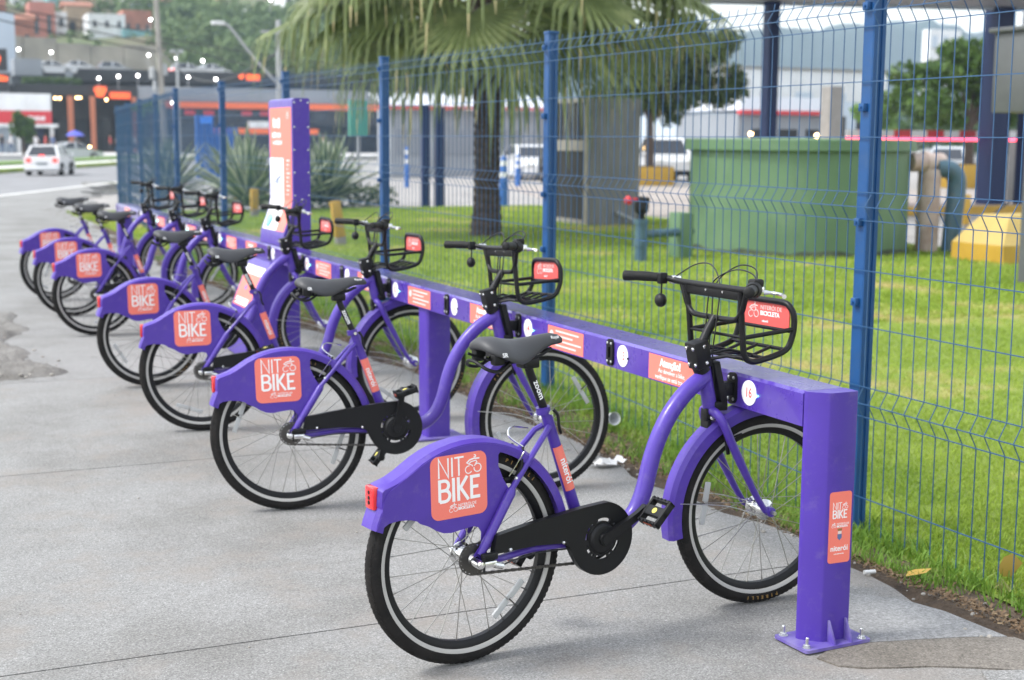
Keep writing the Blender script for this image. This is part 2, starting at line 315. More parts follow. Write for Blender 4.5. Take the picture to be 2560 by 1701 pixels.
# ------------------------------------------------------------------ mesh builder
class MB:
    def __init__(s): s.v = []; s.f = []; s.m = []
    def add(s, vs, fs, mi=0):
        o = len(s.v); s.v += [tuple(x) for x in vs]
        s.f += [tuple(i + o for i in f) for f in fs]; s.m += [mi] * len(fs)
    def box(s, a, b, mi=0, T=None):
        x0, y0, z0 = a; x1, y1, z1 = b
        vs = [(x0, y0, z0), (x1, y0, z0), (x1, y1, z0), (x0, y1, z0), (x0, y0, z1), (x1, y0, z1), (x1, y1, z1), (x0, y1, z1)]
        if T: vs = [T @ Vector(q) for q in vs]
        s.add(vs, [(3, 2, 1, 0), (4, 5, 6, 7), (0, 1, 5, 4), (1, 2, 6, 5), (2, 3, 7, 6), (3, 0, 4, 7)], mi)
    def bbox(s, a, b, r=0.01, mi=0, T=None):
        """box with chamfered edges"""
        x0, y0, z0 = a; x1, y1, z1 = b
        bm = bmesh.new(); bmesh.ops.create_cube(bm, size=1)
        for q in bm.verts: q.co = Vector(((x0 + x1) / 2 + q.co.x * (x1 - x0), (y0 + y1) / 2 + q.co.y * (y1 - y0), (z0 + z1) / 2 + q.co.z * (z1 - z0)))
        bmesh.ops.bevel(bm, geom=bm.edges[:], offset=r, segments=2, affect='EDGES', profile=0.5)
        bm.verts.index_update()
        s.add([(T @ q.co) if T else q.co for q in bm.verts], [[q.index for q in f.verts] for f in bm.faces], mi); bm.free()
    def tube(s, pts, r, n=8, mi=0, caps=True, sq=None):
        pts = [Vector(q) for q in pts]; k = len(pts)
        rr = r if isinstance(r, (list, tuple)) else [r] * k
        t0 = (pts[1] - pts[0]).normalized()
        ref = Vector((0, 0, 1)) if abs(t0.z) < 0.9 else Vector((1, 0, 0))
        a = t0.cross(ref).normalized()
        vs = []; o = []
        for i in range(k):
            t = (pts[min(i + 1, k - 1)] - pts[max(i - 1, 0)]).normalized()
            a = (a - t * a.dot(t)).normalized(); b = t.cross(a)
            for j in range(n):
                g = 2 * PI * (j + (0.5 if n == 4 else 0)) / n
                ca, sb = math.cos(g), math.sin(g)
                if sq: ca *= sq[0]; sb *= sq[1]
                vs.append(pts[i] + (a * ca + b * sb) * rr[i])
        fs = []
        for i in range(k - 1):
            for j in range(n):
                j2 = (j + 1) % n
                fs.append((i * n + j, i * n + j2, (i + 1) * n + j2, (i + 1) * n + j))
        if caps:
            fs.append(tuple(range(n))[::-1]); fs.append(tuple((k - 1) * n + j for j in range(n)))
        s.add(vs, fs, mi)
    def lathe(s, prof, n=24, mi=0, T=None, closed=False):
        """prof: (r, h) pairs turned about local z"""
        vs = []; fs = []; k = len(prof)
        for r, h in prof:
            for j in range(n):
                g = 2 * PI * j / n; q = Vector((r * math.cos(g), r * math.sin(g), h)); vs.append(T @ q if T else q)
        for i in range(k if closed else k - 1):
            i2 = (i + 1) % k
            for j in range(n):
                j2 = (j + 1) % n
                fs.append((i * n + j, i * n + j2, i2 * n + j2, i2 * n + j))
        if not closed:
            if prof[0][0] > 1e-5: fs.append(tuple(range(n))[::-1])
            if prof[-1][0] > 1e-5: fs.append(tuple((k - 1) * n + j for j in range(n)))
        s.add(vs, fs, mi)
    def sphere(s, c, r, n=10, mi=0, sc=(1, 1, 1)):
        k = max(4, n // 2)
        prof = [(r * math.sin(PI * i / k), -r * math.cos(PI * i / k)) for i in range(k + 1)]
        prof[0] = (0, -r); prof[-1] = (0, r)
        T = Matrix.Translation(c) @ Matrix.Diagonal((*sc, 1))
        s.lathe(prof, n, mi, T)
    def prism(s, outer, t0, t1, T=None, mi=0, holes=()):
        """2-D outline (u,v) with holes, pushed from t0 to t1 along local z; T maps (u,v,t)"""
        loops = [list(outer)] + [list(h) for h in holes]
        tri = geometry.tessellate_polygon([[Vector((p[0], p[1], 0)) for p in l] for l in loops])
        flat = [p for l in loops for p in l]; n = len(flat)
        vs = [Vector((p[0], p[1], t0)) for p in flat] + [Vector((p[0], p[1], t1)) for p in flat]
        if T: vs = [T @ q for q in vs]
        fs = []
        for t in tri:
            p, q, r_ = (flat[i] for i in t)
            if (q[0] - p[0]) * (r_[1] - p[1]) - (q[1] - p[1]) * (r_[0] - p[0]) < 0: t = (t[0], t[2], t[1])
            fs.append((t[2], t[1], t[0])); fs.append((t[0] + n, t[1] + n, t[2] + n))
        o = 0
        for li, l in enumerate(loops):
            k = len(l)
            ar = sum(l[i][0] * l[(i + 1) % k][1] - l[(i + 1) % k][0] * l[i][1] for i in range(k))
            ccw = (ar > 0) == (li == 0)
            for i in range(k):
                a, b = o + i, o + (i + 1) % k
                fs.append((a, b, b + n, a + n) if ccw else (b, a, a + n, b + n))
            o += k
        s.add(vs, fs, mi)
    def sweep(s, path, section, mi=0):
        """path: (x,z,nx,nz); section: closed loop of (y, d) with d along the normal"""
        n = len(section); vs = []; fs = []
        for (x, z, nx, nz) in path:
            for (y, d) in section: vs.append((x + nx * d, y, z + nz * d))
        for i in range(len(path) - 1):
            for j in range(n):
                j2 = (j + 1) % n
                fs.append((i * n + j, i * n + j2, (i + 1) * n + j2, (i + 1) * n + j))
        fs.append(tuple(range(n))[::-1]); fs.append(tuple((len(path) - 1) * n + j for j in range(n)))
        s.add(vs, fs, mi)
    def mesh(s, me, T=None, mi=0):
        s.add([(T @ q.co) if T else q.co for q in me.vertices], [tuple(p.vertices) for p in me.polygons], mi)
    def shift(s, d):
        s.v = [(a + d[0], b + d[1], c + d[2]) for a, b, c in s.v]; return s
    def data(s, name, mats, smooth=35):
        me = bpy.data.meshes.new(name)
        me.from_pydata(s.v, [], s.f)
        for m in (mats if isinstance(mats, (list, tuple)) else [mats]): me.materials.append(m)
        if max(s.m, default=0) > 0: me.polygons.foreach_set('material_index', s.m)
        if smooth:
            me.polygons.foreach_set('use_smooth', [True] * len(me.polygons))
            me.set_sharp_from_angle(angle=math.radians(smooth))
        me.update(); return me
    def build(s, name, mats, parent=None, smooth=35, loc=None):
        o = bpy.data.objects.new(name, s.data(name, mats, smooth)); COL.objects.link(o)
        if parent: o.parent = parent
        if loc: o.location = loc
        return o

def tag(o, label=None, cat=None, group=None, kind=None):
    if label: o['label'] = label
    if cat: o['category'] = cat
    if group: o['group'] = group
    if kind: o['kind'] = kind
    return o

def thing(name, label, cat, loc=(0, 0, 0), rz=0.0, group=None):
    o = bpy.data.objects.new(name, None); COL.objects.link(o)
    o.empty_display_size = 0.2; o.location = loc; o.rotation_euler = (0, 0, rz)
    return tag(o, label, cat, group)

def put(name, me, parent=None, loc=(0, 0, 0), rot=(0, 0, 0)):
    o = bpy.data.objects.new(name, me); COL.objects.link(o); o.location = loc; o.rotation_euler = rot
    if parent: o.parent = parent
    return o

def dup(root, loc, rz, label, group=None):
    r = root.copy(); COL.objects.link(r); r.location = loc; r.rotation_euler = (0, 0, rz)
    r['label'] = label
    if group: r['group'] = group
    kids = []
    for ch in list(root.children):
        c = ch.copy(); COL.objects.link(c); c.parent = r; kids.append(c)
        for g in list(ch.children):
            d = g.copy(); COL.objects.link(d); d.parent = c
    return r, kids

def raw_mesh(name, V, F, mats, mi=None, smooth=False):
    """numpy arrays; F is (n,3) or (n,4)"""
    me = bpy.data.meshes.new(name)
    k = F.shape[1]; nf = len(F)
    me.vertices.add(len(V)); me.vertices.foreach_set('co', np.asarray(V, np.float32).ravel())
    me.loops.add(nf * k); me.loops.foreach_set('vertex_index', np.asarray(F, np.int32).ravel())
    me.polygons.add(nf); me.polygons.foreach_set('loop_start', np.arange(0, nf * k, k, dtype=np.int32))
    me.polygons.foreach_set('loop_total', np.full(nf, k, np.int32))
    for m in mats: me.materials.append(m)
    if mi is not None: me.polygons.foreach_set('material_index', np.asarray(mi, np.int32))
    if smooth: me.polygons.foreach_set('use_smooth', np.ones(nf, bool))
    me.update(calc_edges=True); me.validate(); return me

def curve(pts, n=6):
    """Catmull-Rom through pts"""
    P = [Vector(q) for q in pts]; P = [P[0] * 2 - P[1]] + P + [P[-1] * 2 - P[-2]]
    out = []
    for i in range(1, len(P) - 2):
        for j in range(n):
            t = j / n; a, b, c, d = P[i - 1:i + 3]
            out.append(0.5 * ((2 * b) + (c - a) * t + (2 * a - 5 * b + 4 * c - d) * t * t + (3 * b - a - 3 * c + d) * t ** 3))
    return out + [P[-2]]

def rrect(x0, y0, x1, y1, r, n=5):
    out = []
    for cx, cy, a in ((x1 - r, y0 + r, -90), (x1 - r, y1 - r, 0), (x0 + r, y1 - r, 90), (x0 + r, y0 + r, 180)):
        for i in range(n + 1):
            g = math.radians(a + 90 * i / n); out.append((cx + r * math.cos(g), cy + r * math.sin(g)))
    return out

def arc(cx, cy, r, a0, a1, n=16):
    return [(cx + r * math.cos(math.radians(a0 + (a1 - a0) * i / n)), cy + r * math.sin(math.radians(a0 + (a1 - a0) * i / n))) for i in range(n + 1)]

_txt = {}
def text(body, size, ext=0.0006, align='CENTER', bold=0.0, sx=1.0):
    key = (body, size, ext, align, bold, sx)
    if key in _txt: return _txt[key]
    cu = bpy.data.curves.new('lettering', 'FONT'); cu.body = body; cu.size = size; cu.extrude = ext
    cu.align_x = align; cu.align_y = 'CENTER'; cu.offset = bold; cu.resolution_u = 3
    ob = bpy.data.objects.new('lettering', cu); COL.objects.link(ob)
    bpy.context.view_layer.update()
    dg = bpy.context.evaluated_depsgraph_get()
    me = bpy.data.meshes.new_from_object(ob.evaluated_get(dg))
    bpy.data.objects.remove(ob); bpy.data.curves.remove(cu)
    if sx != 1.0:
        for q in me.vertices: q.co.x *= sx
    _txt[key] = me; return me

def stroke(mb, pts, wd, z0, z1, mi=0, T=None):
    """flat mitred ribbon along 2-D pts"""
    P = [Vector((p[0], p[1])) for p in pts]; n = len(P); Lf = []; Rt = []
    for i in range(n):
        d1 = (P[i] - P[i - 1]).normalized() if i else None
        d2 = (P[i + 1] - P[i]).normalized() if i < n - 1 else None
        if d1 is None: d1 = d2
        if d2 is None: d2 = d1
        t = d1 + d2
        t = d2 if t.length < 1e-6 else t.normalized()
        nn = Vector((-t.y, t.x)); c = max(0.45, abs(nn.dot(Vector((-d1.y, d1.x)))))
        o = nn * (wd / 2 / c); Lf.append(P[i] + o); Rt.append(P[i] - o)
    vs = []
    for z in (z0, z1):
        vs += [Vector((q.x, q.y, z)) for q in Lf] + [Vector((q.x, q.y, z)) for q in Rt]
    if T: vs = [T @ q for q in vs]
    fs = []; k = 2 * n
    for i in range(n - 1):
        fs.append((k + n + i, k + n + i + 1, k + i + 1, k + i))
        fs.append((i, i + 1, n + i + 1, n + i))
        fs.append((i + 1, i, k + i, k + i + 1)); fs.append((n + i, n + i + 1, k + n + i + 1, k + n + i))
    fs.append((0, n, k + n, k)); fs.append((n + n - 1, n - 1, k + n - 1, k + n + n - 1))
    mb.add(vs, fs, mi)

def nit_bike(mb, cx, cy, wid, T=None, mi=0, z=0.0):
    """the two word lines NIT / BIKE and the little cyclist, drawn with strokes; wid = width of BIKE"""
    s = wid; e = [0]
    def S(pts, wd):
        e[0] += 1; stroke(mb, [(cx + (x - 0.5) * s, cy + y * s) for x, y in pts], wd * s, z, z + 0.0007 + e[0] * 0.00004, mi, T)
    h = 0.40
    y0 = 0.04
    S([(0.03, y0), (0.03, y0 + h), (0.25, y0), (0.25, y0 + h)], 0.036)
    S([(0.34, y0), (0.34, y0 + h)], 0.036)
    S([(0.50, y0), (0.50, y0 + h - 0.018)], 0.036); S([(0.40, y0 + h - 0.018), (0.62, y0 + h - 0.018)], 0.036)
    b = 0.066; y1 = -0.45; hh = 0.43
    S([(0.04, y1)] + [(0.04, y1 + hh)] + [(0.14, y1 + hh)] + arc(0.15, y1 + hh * 0.765, hh * 0.235, 90, -90, 8) + [(0.05, y1 + hh * 0.53)], b)
    S([(0.05, y1 + hh * 0.53), (0.15, y1 + hh * 0.53)] + arc(0.16, y1 + hh * 0.265, hh * 0.265, 90, -90, 8) + [(0.04, y1)], b)
    S([(0.365, y1 - b / 2), (0.365, y1 + hh + b / 2)], b)
    S([(0.48, y1 - b / 2), (0.48, y1 + hh + b / 2)], b)
    S([(0.69, y1 + hh + b / 2), (0.53, y1 + hh * 0.56), (0.71, y1 - b / 2)], b)
    S([(0.99, y1 + hh), (0.79, y1 + hh), (0.79, y1), (0.99, y1)], b)
    S([(0.80, y1 + hh * 0.5), (0.95, y1 + hh * 0.5)], b)
    cyclist(mb, cx + 0.335 * s, cy + 0.235 * s, 0.37 * s, T, mi, z)

def cyclist(mb, cx, cy, s, T=None, mi=0, z=0.0):
    e = [0]
    def S(pts, wd):
        e[0] += 1; stroke(mb, [(cx + x * s, cy + y * s) for x, y in pts], wd * s, z, z + 0.0008 + e[0] * 0.00004, mi, T)
    S(arc(-0.28, -0.27, 0.21, 75, 330, 16), 0.05)
    S(arc(0.29, -0.22, 0.23, 150, -190, 20), 0.055)
    S([(-0.40, 0.12), (-0.20, 0.27), (0.05, 0.32), (0.42, 0.30)], 0.075)
    S([(-0.42, 0.14), (-0.28, 0.05), (-0.05, -0.05), (-0.02, -0.12)], 0.055)
    S([(-0.28, 0.05), (-0.10, 0.16), (0.20, 0.20), (0.26, 0.10), (0.16, 0.02)], 0.05)
    S(arc(0.12, 0.46, 0.065, -150, 130, 10), 0.05)

def bars(mb, x0, x1, y0, y1, t, T, n, seed=0, mi=0):
    """a word too blurred to read in the photograph: a row of uneven upright strokes"""
    r = random.Random(seed); w_ = (x1 - x0) / n
    for i in range(n):
        a = x0 + i * w_ + w_ * .08; b = a + w_ * r.uniform(.6, .84)
        mb.box((a, y0 + (y1 - y0) * r.choice((0, 0, .05)), 0), (b, y1 - (y1 - y0) * r.choice((0, .12, .25)), t), mi, T)

RIGHT = Matrix(((1, 0, 0, 0), (0, 0, -1, 0), (0, 1, 0, 0), (0, 0, 0, 1)))     # reads from the -y side
BACK = Matrix(((0, 0, -1, 0), (-1, 0, 0, 0), (0, 1, 0, 0), (0, 0, 0, 1)))     # reads from the -x side
FORW = Matrix(((0, 0, 1, 0), (1, 0, 0, 0), (0, 1, 0, 0), (0, 0, 0, 1)))       # reads from the +x side
def at(x, y, z): return Matrix.Translation((x, y, z))

AY = Matrix(((1, 0, 0, 0), (0, 0, 1, 0), (0, -1, 0, 0), (0, 0, 0, 1)))        # lathe axis z -> y

# ================================================================== GROUND
def lawn_z(x, y):
    a = np.clip((np.asarray(x, float) - 3.30) / 0.45, 0, 1); a = a * a * (3 - 2 * a)
    b = 1 - np.clip((np.asarray(y, float) - 5.2) / 2.5, 0, 1); b = b * b * (3 - 2 * b)
    return -0.115 * a * b

def sheet(name, poly, z, m, parent=None):
    mb = MB(); mb.prism(poly, z - 0.02, z, None); o = mb.build(name, m, parent, smooth=0)
    return tag(o, kind='structure') if not parent else o

mb = MB(); mb.add([(-150, -60, -0.36), (1350, -60, -0.36), (1350, 1150, -0.36), (-150, 1150, -0.36)], [(0, 1, 2, 3)])
tag(mb.build('ground', M['earth'], smooth=0), kind='structure')

# pavement: concrete slabs with saw-cut joints, each a slab of its own
KB = lambda y: 3.13 + (y - 39.3) * 0.433      # line of the kerb
pav = tag(bpy.data.objects.new('pavement', None), kind='structure'); COL.objects.link(pav)
joints = [-3.5, -0.9, 1.72, 4.27, 6.90, 9.55, 12.2, 14.9, 17.6, 20.4, 23.2, 26.0, 29.0, 32.0, 35.5, 39.0, 43.0, 47.0, 52.0]
xe = [3.27, 3.27, 3.27, 3.30, 3.33, 3.32, 3.30, 3.30, 3.30, 3.35, 3.6, 3.95, 4.3, 4.7, 5.1, 5.6, 6.2, 6.9]
for i in range(len(joints) - 1):
    ya, yb = joints[i] + 0.004, joints[i + 1] - 0.004
    skew = 0.02
    xl = max(-9.0, KB(yb)) if yb > 13 else -9.0
    xl2 = max(-9.0, KB(ya)) if ya > 13 else -9.0
    xr = xe[i]
    mb = MB()
    n = 14
    edge = []
    for k in range(n + 1):
        t = k / n; yy = ya + (yb - ya) * t
        edge.append((xr + 0.05 * math.sin(yy * 3.1) + 0.025 * math.sin(yy * 9.7) + (0.03 if yy < 4 else 0), yy + skew * 0))
    poly = [(xl2, ya)] + edge + [(xl, yb)]
    if i == 2:      # joint next to the screed patch
        pass
    mb.prism(poly, -0.14, 0.0)
    mb.build('slab', M['slab_dirty'] if 2 <= i <= 4 else M['slab'], pav, smooth=0)
mb = MB(); mb.add([(-9, -4, -0.012), (3.2, -4, -0.012), (3.2, 33, -0.012), (-9, 33, -0.012)], [(0, 1, 2, 3)])
tag(mb.build('joint_fill', mat('dark_joint', (0.07, 0.065, 0.055), 0.95), smooth=0, parent=pav))

# screed patches by the foot of the rack
mb = MB(); mb.prism([(2.60, 3.43), (2.62, 3.35), (2.68, 3.305), (2.77, 3.27), (2.88, 3.235), (3.0, 3.17), (3.11, 3.10), (3.26, 3.02), (3.32, 3.2), (3.30, 3.33), (3.16, 3.39), (3.01, 3.43), (2.83, 3.475), (2.72, 3.50)], 0.0, 0.005)
tag(mb.build('screed', M['screed'], smooth=0), kind='structure')
mb = MB(); mb.prism([(2.83, 3.482), (3.01, 3.437), (3.16, 3.397), (3.285, 3.345), (3.27, 3.62), (3.22, 3.78), (3.08, 3.93), (2.95, 4.0), (2.86, 3.9), (2.88, 3.75), (2.80, 3.62)], 0.0, 0.004)
tag(mb.build('screed', M['screed_pale'], smooth=0), kind='structure')
mb = MB(); mb.prism([(2.92, 3.02), (3.26, 2.82), (3.3, 2.98), (3.10, 3.085), (2.98, 3.13)], 0.0, 0.012)
tag(mb.build('kerb_strip', M['slab'], smooth=0), kind='structure')

# lawn base and bare soil strip, one heightfield each
def field(name, xs, ys, m, dz=0.0, bump=0.0, kind='structure', right=None):
    X, Y = np.meshgrid(xs, ys)
    Z = lawn_z(X, Y) + dz
    if bump: Z = Z + bump * (np.sin(X * 13 + Y * 5) * np.cos(Y * 11 - X * 3) + rng.normal(0, 0.6, X.shape))
    if kind == 'structure' and name == 'soil_strip': Z = Z - 0.035 * np.clip((3.40 - X) / 0.08, 0, 1)
    V = np.stack([X, Y, Z], -1).reshape(-1, 3); nx = len(xs); ny = len(ys)
    i = np.arange(ny - 1)[:, None] * nx + np.arange(nx - 1)[None]
    F = np.stack([i, i + 1, i + nx + 1, i + nx], -1).reshape(-1, 4)
    o = put(name, raw_mesh(name, V, F, [m], smooth=True)); return tag(o, kind=kind)
field('lawn', np.linspace(3.80, 15.0, 90), np.linspace(-2, 31.4, 180), M['turf'], 0.0)
field('soil_strip', np.linspace(3.05, 3.95, 38), np.linspace(-2, 33, 700), M['soil'], -0.004, 0.005)
tag(sheet('parking_lot', [(3.9, 27), (10, 31.38), (15.0, 30), (15.02, -2), (120, -2), (120, 58), (40, 74), (5.4, 40)], -0.03, M['lot']))

# road, kerbs, median, far carriageway
D_ = Vector((0.397, 0.918)); N_ = Vector((0.918, -0.397))
def strip(o0, o1, z, m, name, s0=-40, s1=260, th=0.1):
    """band between two offsets left of the kerb (N_ . p = offset)"""
    def P(o, s): return N_ * o + D_ * s
    a, b, c, d = P(o0, s0), P(o0, s1), P(o1, s1), P(o1, s0)
    mb = MB(); mb.prism([(a.x, a.y), (d.x, d.y), (c.x, c.y), (b.x, b.y)], z - th, z)
    return tag(mb.build(name, m, smooth=0), kind='structure')
strip(-24.3, -13.15, -0.28, M['asphalt'], 'road', th=0.05)
strip(-13.15, -12.86, 0.004, M['kerb'], 'kerb', th=0.4)
strip(-25.4, -24.3, -0.1, M['turf'], 'verge', th=0.2)
strip(-28.2, -25.4, -0.15, M['kerb'], 'paved_median', th=0.1)
strip(-31.0, -28.2, 0.0, M['leaf_light'], 'grass_median', th=0.15)
strip(-50.0, -31.0, -0.28, M['asphalt'], 'road', th=0.05)
mb = MB(); mb.box((-60, 128, -0.2), (120, 149.9, 0.0)); tag(mb.build('far_pavement', M['kerb'], smooth=0), kind='structure')

# ================================================================== GRASS (stuff)
def blades(name, n, xfun, hmean, wmean, m, lean=0.5):
    P = xfun(n); n = len(P)
    ang = rng.uniform(0, 2 * PI, n); h = hmean * rng.uniform(0.5, 1.5, n); wd = wmean * rng.uniform(0.6, 1.4, n)
    la = rng.uniform(0, 2 * PI, n); ln = h * rng.uniform(0.1, lean, n) * 1.4
    dx, dy = np.cos(ang) * wd / 2, np.sin(ang) * wd / 2
    z = lawn_z(P[:, 0], P[:, 1])
    A = np.stack([P[:, 0] - dx, P[:, 1] - dy, z - 0.004], 1); B = np.stack([P[:, 0] + dx, P[:, 1] + dy, z - 0.004], 1)
    mx = P[:, 0] + np.cos(la) * ln * 0.4; my = P[:, 1] + np.sin(la) * ln * 0.4
    C_ = np.stack([mx + dx * .8, my + dy * .8, z + h * .6], 1); E_ = np.stack([mx - dx * .8, my - dy * .8, z + h * .6], 1)
    Tp = np.stack([P[:, 0] + np.cos(la) * ln, P[:, 1] + np.sin(la) * ln, z + h], 1)
    V = np.stack([A, B, C_, E_, Tp], 1).reshape(-1, 3)
    i = np.arange(n)[:, None] * 5
    F = np.concatenate([i + np.array([[0, 1, 2]]), i + np.array([[0, 2, 3]]), i + np.array([[3, 2, 4]])])
    return tag(put(name, raw_mesh(name, V, F, [m])), kind='stuff')
def near_lawn(n):
    y = 3.0 + 11 * rng.uniform(0, 1, n) ** 1.7
    x = 3.72 + 0.15 * np.clip((7 - y) / 3, 0, 1) + rng.normal(0, 0.03, n) + rng.uniform(0, 1, n) ** 1.15 * np.clip(1.2 + y * 0.75, 1.5, 10.2)
    return np.stack([x, y], 1)
def far_lawn(n):
    y = 10 + 21 * rng.uniform(0, 1, n) ** 1.2; x = 3.75 + rng.uniform(0, 1, n) * 11.0
    return np.stack([x, y], 1)
blades('lawn_grass', 270000, near_lawn, 0.022, 0.0058, M['grass'], 1.3)
blades('lawn_grass', 110000, far_lawn, 0.035, 0.018, M['grass'], 1.3)
def fence_tufts(n):
    c = rng.uniform(2.4, 20, n // 26); k = rng.integers(0, len(c), n)
    y = c[k] + rng.normal(0, 0.09, n); x = 3.86 + rng.normal(0, 0.05, len(c))[k] + rng.normal(0, 0.07, n)
    return np.stack([x, y], 1)
blades('tall_grass', 15000, fence_tufts, 0.046, 0.006, M['weed'], 0.9)
def soil_tufts(n):
    c = np.stack([rng.uniform(3.42, 3.80, n // 18), rng.uniform(3.9, 19, n // 18)], 1); k = rng.integers(0, len(c), n)
    return c[k] + rng.normal(0, 0.035, (n, 2))
blades('weeds', 9000, soil_tufts, 0.045, 0.005, M['weed'], 0.9)
def litter(n):
    return np.stack([3.34 + np.abs(rng.normal(0.10, 0.16, n)), rng.uniform(2.6, 16, n) ** 1.0], 1)
P = litter(17000); n = len(P)
ang = rng.uniform(0, 2 * PI, n); ln_ = rng.uniform(0.004, 0.022, n); wd = ln_ * rng.uniform(0.1, 0.5, n)
u = np.stack([np.cos(ang), np.sin(ang)], 1); v_ = np.stack([-np.sin(ang), np.cos(ang)], 1)
z = lawn_z(P[:, 0], P[:, 1]) + rng.uniform(0.002, 0.012, n); dz = rng.uniform(-0.008, 0.012, n)
q = [P + u * ln_[:, None] * a + v_ * wd[:, None] * b for a, b in ((-.5, -.5), (.5, -.5), (.5, .5), (-.5, .5))]
V = np.stack([np.column_stack([q[0], z]), np.column_stack([q[1], z + dz]), np.column_stack([q[2], z + dz + 0.004]), np.column_stack([q[3], z + 0.003])], 1).reshape(-1, 3)
F = np.arange(n * 4).reshape(-1, 4)
tag(put('leaf_litter', raw_mesh('leaf_litter', V, F, [M['straw']])), kind='stuff')
mb = MB()
for i in range(260):
    x = 3.2 + abs(random.gauss(0.1, 0.2)); y = random.uniform(2.7, 13) ; r = random.uniform(0.003, 0.011)
    mb.sphere((x, y, float(lawn_z(x, y)) + r * 0.4), r, 6, 0, (1, random.uniform(.6, 1), random.uniform(.5, .8)))
for i in range(90):
    x = random.uniform(-0.5, 3.1); y = random.uniform(2.8, 9); r = random.uniform(0.002, 0.006)
    mb.sphere((x, y, r * 0.4), r, 6, 0, (1, random.uniform(.6, 1), .6))
tag(mb.build('gravel', M['stone']), kind='stuff')

# broken, unsurfaced corner of the pavement on the left
rx = np.linspace(-1.6, 1.25, 60); ry = np.linspace(9.4, 14.0, 90)
X, Y = np.meshgrid(rx, ry)
edge = 1.10 + 0.10 * np.sin(Y * 2.1) + 0.07 * np.sin(Y * 5.3) - 0.28 * np.clip((9.95 - Y) / 0.5, 0, 1)
inn = np.clip((edge - X) / 0.10, 0, 1) * np.clip((Y - 9.62 - 0.05 * np.sin(X * 7)) / 0.14, 0, 1) * np.clip((13.7 - Y) / 0.5, 0, 1)
Z = -0.03 + inn * (0.055 + 0.022 * rng.normal(0, 1, X.shape) * 0.5 + 0.012 * np.sin(X * 6 + Y * 4))
V = np.stack([X, Y, Z], -1).reshape(-1, 3); i = np.arange(89)[:, None] * 60 + np.arange(59)[None]
F = np.stack([i, i + 1, i + 61, i + 60], -1).reshape(-1, 4)
tag(put('broken_concrete', raw_mesh('broken_concrete', V, F, [M['rubble']])), kind='structure')
mb = MB()
for i in range(70):
    x = random.uniform(-0.6, 1.2); y = random.uniform(9.6, 13.4); r = random.uniform(0.005, 0.02)
    if random.random() < 0.5: y = 9.6 + abs(random.gauss(0, 0.35))
    mb.sphere((x, y, 0.02 + r * 0.3), r, 6, 0, (1, random.uniform(.5, 1), random.uniform(.4, .7)))
tag(mb.build('rubble_stones', M['stone'], smooth=0), kind='stuff')

# ================================================================== BIKE
R = 0.335
def wheel_meshes():
    out = {}
    mb = MB()
    prof = [(0.306 + 0.029 * math.cos(a), 0.026 * math.sin(a)) for a in [2 * PI * (k + .5) / 18 for k in range(18)]]
    mb.lathe(prof, 96, 0, AY, closed=True)
    for k in range(110):                          # tread blocks on both shoulders
        g = 2 * PI * k / 110
        for sgn, off in ((1, 0), (-1, 0.5)):
            T = Matrix.Rotation(g + off * 2 * PI / 110, 4, 'Y') @ Matrix.Translation((0.3275, sgn * 0.0125, 0)) @ Matrix.Rotation(sgn * 0.5, 4, 'Z') @ Matrix.Rotation(0.4, 4, 'X')
            mb.box((-0.003, -0.0055, -0.0048), (0.0042, 0.0055, 0.0048), 0, T)
    out['tyre'] = mb.data('tyre', M['rubber'], 50)
    mb = MB()
    for sgn in (1, -1):
        pr = [(0.2850, 0.0178), (0.2850, 0.0222), (0.2940, 0.0262), (0.2972, 0.0262), (0.2972, 0.022)]
        pr = [(r, sgn * h) for r, h in pr]
        mb.lathe(pr if sgn < 0 else pr[::-1], 96, 0, AY, closed=True)
    out['reflective_band'] = mb.data('reflective_band', M['reflect'], 40)
    mb = MB()
    mb.lathe([(0.262, -0.009), (0.268, -0.0145), (0.286, -0.016), (0.286, 0.016), (0.268, 0.0145), (0.262, 0.009)][::-1], 96, 0, AY, closed=True)
    out['rim'] = mb.data('rim', M['black'], 40)
    mb = MB()
    for k in range(28):
        sgn = 1 if k % 2 else -1; g = 2 * PI * k / 28; d = (0.55 if (k // 2) % 2 else -0.55)
        a = (0.031 * math.cos(g + d * 1.6), sgn * 0.03, 0.031 * math.sin(g + d * 1.6)); b = (0.263 * math.cos(g), sgn * 0.003, 0.263 * math.sin(g))
        mb.tube([a, b], 0.0015, 4, 0, False)
        mb.tube([[p * .93 + q_ * .07 for p, q_ in zip(b, a)], b], 0.0021, 5, 0, False)
    out['spokes'] = mb.data('spokes', M['spoke'], 60)
    return out
WM = wheel_meshes()
mb = MB()
for z0 in (-0.075, 0.004): mb.bbox((0.213, -0.005, z0), (0.233, 0.005, z0 + 0.068), 0.003)
mb.bbox((0.212, -0.0035, -0.006), (0.225, 0.0035, 0.006), 0.001)
WM['reflector'] = mb.data('reflector', M['reflector'])
mb = MB(); mb.tube([(0.262, 0, 0), (0.225, 0, 0)], [0.003, 0.0022], 6); WM['valve'] = mb.data('valve', M['black'])

mb = MB(); word = 'PIRELLI'
for i, ch in enumerate(word):
    a = math.radians(100 - (i - 3) * 3.6); c = Vector((0.3125 * math.cos(a), -0.0260, 0.3125 * math.sin(a)))
    mb.mesh(text(ch, 0.0155, 0.0004, bold=0.0006), Matrix.Translation(c) @ Matrix.Rotation(-(a - PI / 2), 4, 'Y') @ RIGHT)
WM['lettering'] = mb.data('lettering', M['tan_print'], 0)
mb = MB()

